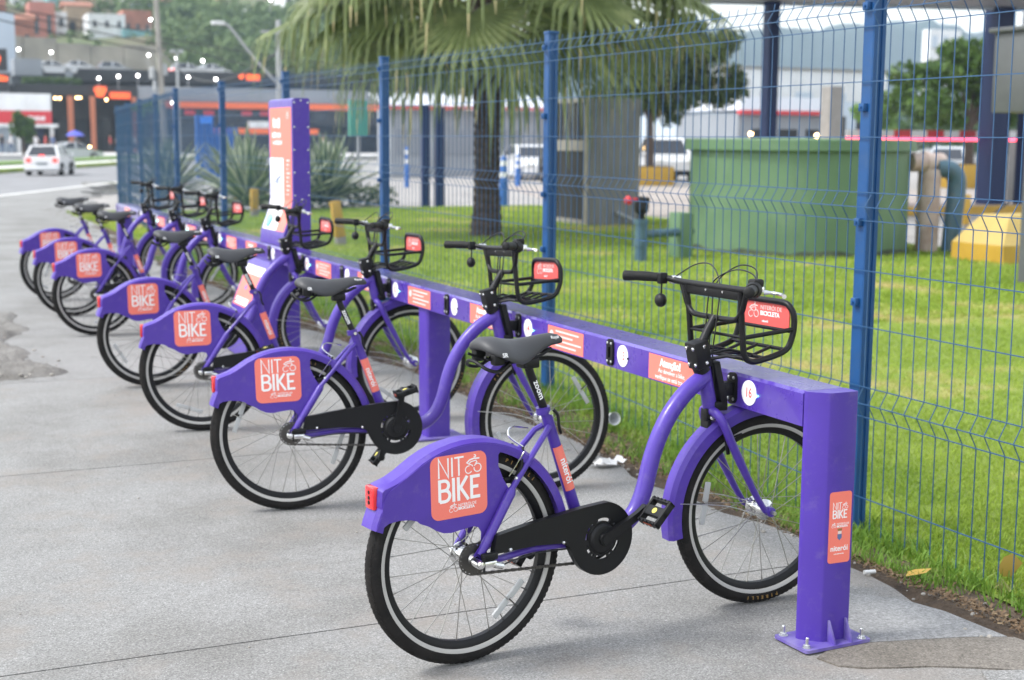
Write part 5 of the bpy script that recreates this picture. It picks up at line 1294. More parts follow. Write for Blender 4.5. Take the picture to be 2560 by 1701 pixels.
# ---- the fan palm behind the fence
def palm(x, y):
    t = thing('fan_palm', 'big fan palm with drooping leaf tips and dark trunk behind the fence', 'palm tree', (x, y, 0)); r = random.Random(3)
    mb = MB(); prof = []
    for i in range(60):
        z = i / 59 * 4.4; rr = 0.275 - 0.05 * min(1, z / 0.8) - 0.02 * math.sin(z * 1.3) + (0.012 if i % 2 else -0.012) + (0.04 if z > 3.2 else 0); prof.append((rr, z - 0.05))
    mb.lathe(prof, 26)
    mb.v = [(a * (1 + .05 * math.sin(7 * math.atan2(b, a) + c * 9)), b * (1 + .05 * math.sin(7 * math.atan2(b, a) + c * 9)), c) for a, b, c in mb.v]
    mb.build('trunk', M['palm_bark'], t, 25)
    mb = MB()          # old leaf bases on the trunk
    for i in range(46):
        g = i * 2.4; z = 2.5 + i * 0.035; rr = 0.24
        mb.tube([(rr * math.cos(g), rr * math.sin(g), z), ((rr + .10) * math.cos(g), (rr + .10) * math.sin(g), z + .16), ((rr + .17) * math.cos(g), (rr + .17) * math.sin(g), z + .22)], [0.035, 0.028, 0.012], 5, sq=(1, .5))
    mb.build('leaf_bases', M['palm_bark'], t)['kind'] = 'stuff'
    for i in range(4):  # old flower stalks
        g = 2.6 + i * 0.6 - 1.9; mb = MB()
        for k in range(26):
            a = r.uniform(-.5, .5); l = r.uniform(.5, 1.0); p0 = Vector((.3 * math.cos(g), .3 * math.sin(g), 3.9)); p1 = p0 + Vector((.65 * math.cos(g + a * .4), .65 * math.sin(g + a * .4), -.05)); p2 = p1 + Vector((.15 * math.cos(g + a * 3), .15 * math.sin(g + a * 3), -l * .8))
            mb.tube(curve([p0, p1, p2], 3), 0.008, 4, 0, False)
        mb.build('flower_stalk', M['dead_flower'], t)['kind'] = 'stuff'
    # leaves: petiole + fan of folded segments whose outer parts hang down
    leafs = []
    for ring, (cnt, el0, plen) in enumerate(((7, -20, 1.55), (8, -2, 2.0), (9, 13, 2.25), (7, 33, 1.9), (5, 58, 1.3))):
        for k in range(cnt): leafs.append((2 * PI * (k + 0.5 * (ring % 2)) / cnt + r.uniform(-.16, .16), math.radians(el0 + r.uniform(-7, 7)), plen * r.uniform(.88, 1.1), ring))
    leafs += [(-.12, .05, 2.9, 1), (.25, -.08, 2.7, 1), (-.5, .12, 2.8, 2), (.05, .3, 3.0, 2), (3.0, .02, 2.5, 1), (3.4, .15, 2.5, 2)]
    for az, el, pl, ring in leafs:
        mb = MB(); mb2 = MB()
        dr = Vector((math.cos(az) * math.cos(el), math.sin(az) * math.cos(el), math.sin(el))); o = Vector((0.16 * math.cos(az), 0.16 * math.sin(az), 3.85 + 0.12 * ring))
        side = Vector((-math.sin(az), math.cos(az), 0)); up = dr.cross(side) * -1
        if up.z < 0: up = -up
        tip = o + dr * pl + Vector((0, 0, -0.16 * pl)); mid = o + dr * pl * .5 + Vector((0, 0, -.02))
        mb2.tube(curve([o, mid, tip], 4), [0.022, 0.02, 0.018, 0.017, 0.016, 0.015, 0.014, 0.013, 0.012], 5, sq=(1, .6))
        ax = ((tip - mid).normalized() + Vector((0, 0, -r.uniform(.25, 1.0) if ring < 3 else -r.uniform(.0, .45)))).normalized(); up = side.cross(ax); nseg = 27
        if up.z < 0 and abs(up.z) > .05: up = -up
        for q in range(nseg):
            a = math.radians(-122 + 244 * q / (nseg - 1)); d = (ax * math.cos(a) + side * math.sin(a)).normalized(); d = (d + up * (0.12 * math.cos(a))).normalized()
            L1 = r.uniform(.84, 1.04) * (1 - .10 * abs(a)); L2 = r.uniform(.18, .70) if r.random() < .75 else r.uniform(.6, 1.05); w_ = 0.046
            sd = d.cross(up).normalized()
            p0 = tip + d * 0.03; p1 = tip + d * L1 * .55 + Vector((0, 0, -.01)); p2 = tip + d * L1 + Vector((0, 0, -.05))
            d2 = (d * 0.42 + Vector((0, 0, -1.0))).normalized() if r.random() < .6 else (d * 0.9 + Vector((0, 0, -.6))).normalized()
            p3 = p2 + d * .10 + d2 * .10; p4 = p3 + (d2 * .5 + Vector((0, 0, -.6))).normalized() * L2 * .6; p5 = p4 + Vector((d2.x * .15, d2.y * .15, -1)).normalized() * L2 * .5
            ws = [0.008, w_, w_ * 1.05, w_ * .7, w_ * .42, 0.004]; V = []; F = []
            for i, p in enumerate((p0, p1, p2, p3, p4, p5)):
                fo = up * (0.35 * ws[i]) if i < 3 else d * (0.3 * ws[i])
                V += [p - sd * ws[i] - fo, p + fo * .6, p + sd * ws[i] - fo]
            for i in range(5):
                F += [(i * 3, i * 3 + 1, i * 3 + 4, i * 3 + 3), (i * 3 + 1, i * 3 + 2, i * 3 + 5, i * 3 + 4)]
            mb.add(V, F[:8], 0); o_ = len(mb.v) - 18; mb.f += [tuple(z + o_ for z in f) for f in F[8:]]; mb.m += [1 if r.random() < .35 else 0] * 2
        lf = mb.build('leaf', [M['palm'], M['palm_dry']], t, 0); mb2.build('petiole', M['palm_stem'], lf)
    return t
palm(9.28, 21.5)

def agave(x, y, s, label, seed):
    t = thing('agave', label, 'agave plant', (x, y, 0), 0, 'agave plants behind the fence'); r = random.Random(seed)
    for k in range(58):
        el = math.radians(8 + 78 * ((k / 58) ** 0.8) + r.uniform(-6, 6)); az = k * 2.39996 + r.uniform(-.2, .2); L_ = s * r.uniform(.85, 1.1) * (1.0 if el > .4 else .85)
        d = Vector((math.cos(az) * math.cos(el), math.sin(az) * math.cos(el), math.sin(el))); sd = Vector((-math.sin(az), math.cos(az), 0)); up = sd.cross(d) * -1; up = up if up.z > 0 else -up
        V = []; F = []; n = 5
        for i in range(n + 1):
            q = i / n; w_ = s * .062 * (0.75 + 1.1 * q - 1.85 * q * q + .02) if q < 1 else .003; c = Vector((0, 0, .10)) + d * L_ * q + Vector((0, 0, -.22 * L_ * q * q * math.cos(el)))
            V += [c - sd * w_ + up * w_ * .35, c - sd * w_ * .68 + up * w_ * .1, c - up * w_ * .15, c + sd * w_ * .68 + up * w_ * .1, c + sd * w_ + up * w_ * .35]
        mi = []
        mb = MB()
        mb.add(V, []); 
        for i in range(n):
            for j in range(4): mb.f.append((i * 5 + j, i * 5 + j + 1, i * 5 + j + 6, i * 5 + j + 5)); mb.m.append(1 if j in (0, 3) else 0)
        mb.build('blade', [M['agave'], M['agave_edge']], t, 0)
agave(7.55, 30.6, 1.75, 'pale striped agave rosette left of the kiosk behind the fence', 1)
agave(9.75, 32.0, 1.75, 'pale striped agave rosette between the kiosk and the palm trunk', 2)
agave(6.55, 34.5, 1.70, 'tall blue green agave behind the bent far end of the fence', 3)
agave(8.75, 31.2, 1.45, 'lower pale agave directly behind the kiosk', 6)
agave(8.6, 36.0, 1.7, 'agave half hidden behind the far fence posts', 4)
leaf_cloud('low_shrubs', [(8.6, 31.2, .15), (10.6, 32.6, .15), (7.2, 31.8, .12), (11.3, 33.3, .15)], [(.9, .5, .35), (.8, .5, .4), (.7, .4, .3), (.7, .5, .35)], 1500, .07, M['leaf_dark'], None, 5, kind='stuff')

tree('tree', 'rounded dark green tree in a yellow planter beyond the green tank', 26.05, 45.4, 2.45, [(-.9, 0, 3.5, 1.5, 1.5, 1.25), (1.5, 0.3, 3.6, 1.7, 1.5, 1.25), (.4, -.2, 4.7, 2.3, 1.8, 1.1), (3.0, .2, 3.4, 1.1, 1.1, .9), (-.2, .3, 2.9, 1.2, 1.2, .6), (2.2, .2, 5.0, 1.6, 1.4, .8)], 9000, .17, M['leaf_dark'], .17, 21)
tree('tree', 'bushy green tree above the red and white barrier at right', 36.3, 40.2, 2.3, [(-2.2, 0, 3.3, 1.5, 1.4, 1.0), (-.6, .3, 3.9, 1.6, 1.5, 1.2), (1.2, 0, 3.9, 1.8, 1.5, 1.4), (2.8, .3, 3.5, 1.5, 1.4, 1.3), (.3, 0, 4.6, 1.3, 1.2, .7), (-1.4, 0, 2.6, 1.0, 1.0, .5), (1.9, 0, 4.9, 1.1, 1, .6)], 7000, .17, M['leaf_mid'], .19, 22)
tree('tree', 'small round street tree in front of the white and red shop', 11.5, 120, 1.4, [(0, 0, 2.4, .85, .8, 1.1), (.25, 0, 1.9, .8, .7, .7), (-.2, 0, 3.0, .6, .6, .6)], 1500, .18, M['leaf_mid'], .10, 23)
tree('tree', 'pale green young tree by the black mall entrance', 25.2, 140, 3.6, [(0, 0, 4.5, 1.2, 1, .7), (-.9, 0, 4.2, .7, .7, .5)], 800, .25, M['leaf_light'], .1, 24)
tree('tree', 'lone pale tree before the distant white buildings', 62.5, 78, 2.2, [(0, 0, 3.4, 1.5, 1.3, 1.3)], 900, .3, M['leaf_light'], .15, 25)

# ================================================================== THINGS INSIDE THE FENCE
# round green water tank with lid rim
tkx, tky = 12.55, 17.46
t = thing('water_tank', 'round green water tank with overhanging lid on the lawn', 'tank', (tkx, tky, 0)); mb = MB()
mb.lathe([(1.59, -0.05), (1.59, 1.46), (1.57, 1.46)], 56); mb.build('tank_wall', M['tank'], t, 30)
mb = MB(); mb.lathe([(1.57, 1.455), (1.665, 1.455), (1.675, 1.465), (1.675, 1.605), (1.66, 1.62), (0, 1.64)], 56); mb.build('lid', M['tank'], t, 30)
mb = MB(); pr = []
mb.lathe([(1.594, -0.04), (1.594, 0.06), (1.592, 0.07)], 56)
mb.v = [(a, b, c + (0.022 * math.sin(9 * math.atan2(b, a)) + .015 * math.sin(23 * math.atan2(b, a)) if c > 0.05 else 0)) for a, b, c in mb.v]; mb.build('earth_shade_band', M['tank_earth_shade'], t, 30)  # wavy dark ring: earth plus painted shadow around the foot of the wall
mb = MB(); mb.bbox((-2.58, -0.95, -0.03), (-2.36, -0.65, 0.62), 0.02); mb.build('pipe_block', M['tank'], t)
# inlet pipe with valve
t = thing('inlet_pipe', 'blue grey standpipe with black valve and red handle beside the green tank', 'pipe', (9.25, 16.3, 0)); mb = MB()
mb.lathe([(0.085, -0.1), (0.085, 0.20), (0.098, 0.20), (0.098, 0.27), (0.085, 0.27), (0.085, 0.50), (0.098, 0.50), (0.098, 0.56)], 18); mb.tube([(0, 0, 0.36), (1.0, 0.36, 0.36)], 0.055, 12); mb.build('pipe', M['pipe_blue'], t)
mb = MB(); mb.lathe([(0.05, 0.56), (0.05, 0.62), (0.09, 0.66), (0.10, 0.74), (0.07, 0.84), (0.02, 0.86)], 14); mb.bbox((-.06, -.05, .77), (.10, .05, .85), .015); v = mb.build('valve', M['black_plastic'], t)
mb = MB(); mb.tube([(-0.05, 0, 0.82), (-0.20, -0.02, 0.82)], [0.02, 0.02], 8); mb.sphere((-0.21, -0.02, 0.81), 0.06, 10); mb.build('handle', M['red'], v)
# pipes to the right of the tank
t = thing('vent_pipe', 'pale stained pipe with a tee head right of the green tank', 'pipe', (14.10, 16.4, 0)); mb = MB(); mb.tube([(0, 0, -.1), (0, 0, 1.20)], 0.165, 18); mb.build('riser', M['pipe_pink'], t)
mb = MB(); mb.tube([(-.40, -.02, 1.30), (.22, .02, 1.30)], 0.135, 16); mb.tube([(-.14, 0, 1.30), (-.06, 0, 1.30)], .16, 16); mb.build('tee_head', M['pipe_pink'], t)
t = thing('elbow_pipe', 'blue grey pipe bending down like a hook right of the tank', 'pipe', (14.5, 16.3, 0)); mb = MB()
mb.tube(curve([(-.33, .06, 1.22), (-.12, .03, 1.20), (.0, 0, 1.10), (.03, 0, .9), (.0, 0, .55), (-.05, 0, -.1)], 5), 0.135, 16); mb.build('bend', M['pipe_blue'], t)
mb = MB(); mb.tube(curve([(13.72, 15.2, 0.02), (13.95, 15.6, 0.10), (14.5, 15.75, 0.42), (15.4, 16.1, 0.75)], 5), 0.018, 6); tag(mb.build('hose', M['cable']), 'thin black hose sagging from the yellow block towards the tank', 'hose')
# yellow block
t = thing('yellow_block', 'yellow painted concrete block with sloping top on the lawn at right', 'concrete block', (14.2, 14.75, 0)); mb = MB()
V = [(-.60, -.45, -.05), (.85, -.45, -.05), (.85, .55, -.05), (-.60, .55, -.05), (-.62, -.45, .24), (.85, -.45, .24), (.85, .55, .24), (-.60, .55, .24), (-.22, -.12, .62), (.85, -.12, .62), (.85, .40, .62), (-.22, .40, .62)]
mb.add(V, [(3, 2, 1, 0), (0, 1, 5, 4), (1, 2, 6, 5), (2, 3, 7, 6), (3, 0, 4, 7), (4, 5, 9, 8), (5, 6, 10, 9), (6, 7, 11, 10), (7, 4, 8, 11), (8, 9, 10, 11)], 0); mb.m[1] = 1; mb.m[4] = 1
mb.build('block', [M['yellow_pale'], M['yellow']], t, 0)
# grey cabinet on a column
t = thing('control_cabinet', 'grey steel cabinet mounted high on a column at the right edge', 'cabinet', (12.08, 12.1, 0)); mb = MB(); mb.bbox((-.55, -.22, 1.92), (.40, .35, 2.80), .015); mb.bbox((-.60, -.27, 2.80), (.45, .40, 2.85), .01); c = mb.build('box', M['util'], t)
mb = MB(); mb.bbox((-.22, -.235, 2.66), (.1, -.222, 2.72), .004); mb.bbox((-.3, -.24, 2.2), (.0, -.222, 2.22), .004); mb.build('vent', M['white_wall'], c)
mb = MB(); mb.box((-.16, .05, -.2), (.0, .2, 1.92)); mb.build('column', M['util'], t, 0); mb = MB(); mb.box((.02, -.06, -.2), (.25, .14, 1.92)); mb.build('column', M['cloth_dark'], t, 0)
# grey concrete housing with openings
gx0, gy0 = 12.2, 24.2
t = thing('meter_housing', 'grey concrete housing with barred window and dark door opening by the palm', 'housing', (gx0, gy0, 0)); mb = MB()
u = Vector((.35, -.94, 0)); 
mb.box((0.0, -0.75, -.1), (1.05, 0.75, 2.36)); mb.build('body', M['box_grey'], t, 0)
mb = MB()
for a, b in (((-.03, -.72, 0), (0.005, -.55, 2.36)), ((-.03, .6, 0), (.005, .75, 2.36)), ((-.03, -.55, 1.38), (.005, .6, 1.58)), ((-.03, -.55, 2.28), (.005, .6, 2.36)), ((-.03, -.55, 0), (.005, .6, .10))): mb.box(a, b)
mb.build('frame', M['box_frame'], t, 0)
mb = MB(); mb.box((-.004, -.55, .10), (.02, .6, 1.38)); mb.build('door', M['dark'], t, 0)
mb = MB(); mb.box((-.004, -.55, 1.58), (.02, .6, 2.28)); wd_ = mb.build('window', M['dark'], t, 0)
for k in range(6): mb = MB(); mb.tube([(-.018, -.45 + k * .18, 1.58), (-.018, -.45 + k * .18, 2.28)], .012, 6); mb.build('bar', M['wall_grey'], wd_)
mb = MB(); mb.tube([(0.55, -.78, .25), (1.0, -1.1, .02)], .035, 8); mb.build('drain_pipe', M['wall_grey'], t)
# navy posts, bollards, yellow marker posts
def simple_post(name, label, cat, x, y, z1, r, m, group=None, bands=None, z0=-0.05):
    t = thing(name, label, cat, (x, y, 0), 0, group); mb = MB(); mb.prism(rrect(-r, -r, r, r, r * .2, 2), z0, z1); mb.bbox((-r * 1.06, -r * 1.06, z1), (r * 1.06, r * 1.06, z1 + r * .3), r * .1); mb.build('shaft', M[m], t, 30); return t
simple_post('steel_post', 'left of two navy steel posts standing left of the palm trunk', 'post', 12.05, 31.6, 2.35, .085, 'navy')
simple_post('steel_post', 'right of two navy steel posts standing left of the palm trunk', 'post', 12.37, 31.5, 2.3, .095, 'navy')
def bollard(x, y, h, label, r=.11):
    t = thing('bollard', label, 'bollard', (x, y, 0), 0, 'blue and white bollards'); mb = MB(); mb.lathe([(r, -.05), (r, h * .55), (r * .8, h * .56), (r * .8, h * .92), (r * .4, h)], 18); s = mb.build('shaft', M['blue'], t)
    for z in (.57, .80):
        mb = MB(); mb.lathe([(r * .83, h * z), (r * .83, h * (z + .1))], 18); mb.build('band', M['white_wall'], t)
bollard(13.95, 31.3, 1.2, 'blue and white bollard just right of the palm trunk')
bollard(20.6, 45.0, 1.08, 'small blue and white bollard far behind, right of the palm trunk', .10)
bollard(16.5, 45.0, 1.34, 'slim blue bollard far behind, left of the palm trunk', .08)
def marker(x, y, h, tilt, label):
    t = thing('marker_post', label, 'marker post', (x, y, 0), 0, 'yellow marker posts along the lawn'); mb = MB(); T = Matrix.Rotation(tilt, 4, 'Y'); mb.bbox((-.075, -.055, .12), (.075, .055, h), .012, 0, T); mb.build('shaft', M['yellow'], t); mb = MB(); mb.bbox((-.078, -.058, -.1), (.078, .058, .12), .01, 0, T); mb.build('foot', M['box_frame'], t)
marker(6.43, 20.4, .66, -.14, 'leaning yellow marker post right of the kiosk')
marker(7.10, 28.3, .56, 0, 'yellow marker post next to the kiosk, left side')
marker(7.55, 31.6, .52, 0, 'yellow marker post farther left of the kiosk')
# grey building with white roof edge and red line
t = thing('long_grey_building', 'long grey building with white roof edge and red line behind the palm', 'building', (22, 58, 0)); mb = MB(); mb.box((-1.5, 0, -.1), (6.2, 1.6, 2.85)); mb.build('wall', M['wall_grey'], t, 0)
mb = MB(); mb.add([(-1.9, -.45, 2.96), (6.7, -.45, 2.96), (6.7, 1.6, 3.45), (-1.9, 1.6, 3.45), (-1.9, -.45, 3.02), (6.7, -.45, 3.02), (6.7, 1.6, 3.55), (-1.9, 1.6, 3.55)], [(3, 2, 1, 0), (4, 5, 6, 7), (0, 1, 5, 4), (1, 2, 6, 5), (2, 3, 7, 6), (3, 0, 4, 7)]); mb.build('roof', M['roof_white'], t, 0)
mb = MB(); mb.box((-1.9, -.52, 2.87), (6.7, -.46, 2.97)); mb.build('red_trim', M['red'], t, 0)
for x in (-1.2, 1.2, 3.4):
    mb = MB(); mb.box((x, -.04, .9), (x + 1.2, .02, 2.0)); wn = mb.build('window', M['mall_mid'], t, 0)
# second building with red trim further right
t = thing('low_pale_building', 'low building with pale roof edge and red trim behind the tank', 'building', (56, 80, 0)); mb = MB(); mb.box((-3.4, 0, 0), (4, 8, 3.4)); mb.build('wall', M['mall_mid'], t, 0)
mb = MB(); mb.box((-3.6, -.5, 3.62), (4.2, 8, 4.5)); mb.build('roof', M['roof_white'], t, 0); mb = MB(); mb.box((-3.6, -.56, 3.36), (4.2, -.1, 3.615)); mb.build('red_trim', M['red'], t, 0)
for x in (-2.4, -.2, 2.0): mb = MB(); mb.box((x, -.05, .3), (x + 1.5, .02, 2.4)); mb.build('window', M['dark'], t, 0)
def block(name, label, x0, x1, y0, y1, z1, wall, rows=0, cols=0, roof=None, cat='building', z0=-0.3, group=None, face='front', win='glass', ww=.5, wh=.5):
    t = thing(name, label, cat, ((x0 + x1) / 2, y0, 0), 0, group); mb = MB(); mb.box((x0 - (x0 + x1) / 2, 0, z0), ((x1 - x0) / 2, y1 - y0, z1)); wl = mb.build('wall', M[wall], t, 0)
    W = x1 - x0
    for r_ in range(rows):
        for c in range(cols):
            cw = W / cols; rh = (z1 - max(z0, 0)) / rows; zc = max(z0, 0) + rh * (r_ + .5); xc = -W / 2 + cw * (c + .5)
            mb = MB(); mb.box((xc - cw * ww / 2, -.06, zc - rh * wh / 2), (xc + cw * ww / 2, .02, zc + rh * wh / 2)); wn = mb.build('window', M[win], t, 0)
            if W < 8: mb = MB(); mb.box((xc - cw * ww / 2 - .08, -.14, zc - rh * wh / 2 - .1), (xc + cw * ww / 2 + .08, -.002, zc - rh * wh / 2 - .002)); mb.build('sill', M['box_frame'], wn, 0)
    mb = MB()
    if roof == 'flat': mb.box((-W / 2 - .2, -.2, z1 + .002), (W / 2 + .2, y1 - y0 + .2, z1 + .25)); mb.build('roof', M['box_frame'], t, 0)
    elif roof == 'tile':
        d = y1 - y0; V = [(-W / 2 - .4, -.4, z1 + .003), (W / 2 + .4, -.4, z1 + .003), (W / 2 + .4, d + .4, z1 + .003), (-W / 2 - .4, d + .4, z1 + .003), (-W / 2 - .4, d * .5, z1 + W * .16 + .4), (W / 2 + .4, d * .5, z1 + W * .16 + .4)]
        mb.add(V, [(3, 2, 1, 0), (0, 1, 5, 4), (2, 3, 4, 5), (0, 4, 3), (1, 2, 5)]); mb.build('roof', M['tile_roof'], t, 0)
    return t
block('white_hall', 'broad white hall far behind the tank and blue fence post', 72, 97, 120, 123, 8.7, 'white_wall', 1, 6, 'flat', win='pale_blue_wall')
block('white_tower', 'slim white tower block in front of the distant mountain', 136.4, 142, 160, 161.5, 17.3, 'white_wall', 5, 3, None, win='pale_blue_wall')
block('concrete_pillar', 'tall grey brown concrete pillar behind the tank', 44.95, 45.75, 60, 60.8, 4.4, 'box_frame', cat='pillar')
block('white_shed', 'white low building right behind the parked pickup', 40, 52, 95, 97, 4.0, 'white_wall', 1, 4, None, win='dark')
block('grey_shop', 'pale shop row far behind, right of the tree in the planter', 60, 80, 100, 110, 5.0, 'pale_blue_wall', 1, 7, None, win='dark', ww=.6, wh=.5)
leaf_cloud('distant_greenery', [(92, 112, 3), (104, 118, 3.4), (84, 110, 2.4), (120, 130, 4)], [(6, 3, 2.6), (6, 3, 3), (4, 3, 2), (9, 4, 4)], 3500, .55, M['leaf_mid'], None, 31, kind='stuff')
# canopy
t = thing('station_canopy', 'wide grey flat canopy roof on navy posts crossing the top right', 'canopy', (22, 30, 0)); mb = MB(); mb.prism([(-4.2, 1.4), (-6.5, -6), (5.0, -9), (6.6, -1.6)], 5.06, 5.6); mb.build('roof', M['mall_mid'], t, 0)
mb = MB(); mb.prism([(-4.25, 1.42), (6.65, -1.60), (6.68, -1.5), (-4.22, 1.52)], 4.98, 5.65); mb.build('fascia', M['pale_blue_wall'], t, 0)
for x, y, r_ in ((-1.15, .35, .15), (5.0, -1.0, .27), (5.75, -1.3, .13)): mb = MB(); mb.box((x - r_, y - r_, -.1), (x + r_, y + r_, 5.05)); mb.build('canopy_post', M['navy'], t, 0)
# barrier arm
t = thing('barrier_gate', 'red and white barrier arm with glowing lower edge at right', 'barrier', (28.6, 30.2, 0)); mb = MB(); mb.bbox((.25, -.2, -.05), (.8, .2, 1.95), .03); mb.build('housing', M['util'], t)
mb = MB(); mb.box((-5.6, -.26, 1.72), (.2, -.20, 1.90)); arm_ = mb.build('arm', M['white_wall'], t, 0)
for k in range(5): mb = MB(); mb.box((-5.2 + k * 1.1, -.275, 1.715), (-4.65 + k * 1.1, -.185, 1.905)); mb.build('red_band', M['red'], arm_, 0)
mb = MB(); mb.box((-5.6, -.25, 1.64), (.2, -.21, 1.715)); mb.build('light_strip', mat('lit_red_strip', (1, .1, .15), .4, emit=(1, .06, .12), estr=2.2), arm_, 0)
# planters, low walls
for x0, x1, y, z1, lab in ((25.2, 26.65, 44.6, .64, 'yellow planter box under the dark tree beyond the lawn'), (35.4, 37.1, 39.4, .82, 'yellow planter box under the tree at right')):
    t = thing('planter', lab, 'planter', ((x0 + x1) / 2, y, 0), 0); h_ = (x1 - x0) / 2; mb = MB(); mb.bbox((-h_, 0, -.05), (h_, 1.5, z1), .02); mb.build('box', M['yellow'], t); mb = MB(); mb.box((-h_ + .1, .1, z1 + .002), (h_ - .1, 1.4, z1 + .03)); mb.build('soil', M['soil'], t, 0)
t = thing('low_wall', 'low wall with yellow painted band right of the tank', 'wall', (21.5, 25, 0)); mb = MB(); mb.box((-3, 0, -.4), (3.2, .3, -.02)); mb.build('base', M['box_frame'], t, 0); mb = MB(); mb.box((-3, -.01, -.018), (3.2, .31, .16)); mb.build('yellow_band', M['yellow'], t, 0)
marker(18.05, 20.0, .66, 0, 'yellow marker post beside the hooked blue pipe')
mb = MB(); mb.prism([(14.2, 27), (24, 24.5), (40, 30), (30, 42), (20, 45)], -0.029, -0.012); tag(mb.build('drive_lane', concrete('pinkish_concrete', (0.36, 0.32, 0.29), (0.30, 0.265, 0.24), (0.42, 0.38, 0.35), 0.5), smooth=0), kind='structure')
t = thing('sign_board', 'sea green sign board on a thin post behind the palm leaves', 'sign', (14.5, 62, 0)); mb = MB(); mb.box((5.5, 0, 1.7), (6.35, .2, 3.3)); mb.build('board', M['teal_board'], t, 0); mb = MB(); mb.box((5.85, .05, -.1), (6.0, .15, 1.698)); mb.build('post', M['pole_grey'], t, 0)
t = thing('hoarding', 'blue corrugated sheet hoarding behind the far fence', 'hoarding', (13.5, 60, 0))
for k in range(9): mb = MB(); mb.prism([(0, 0), (.03, -.05), (.15, -.05), (.18, 0), (.18, .02), (0, .02)], -.1, 2.0 if k > 3 else 2.5, at(-.9 + k * .2, 0, 0)); mb.build('panel', M['blue'], t, 0)
mb = MB(); mb.box((-.7, -.09, 2.15), (-.2, -.06, 2.45)); mb.build('sign', mat('bright_blue_sign', (.05, .25, .85), .4), t, 0)

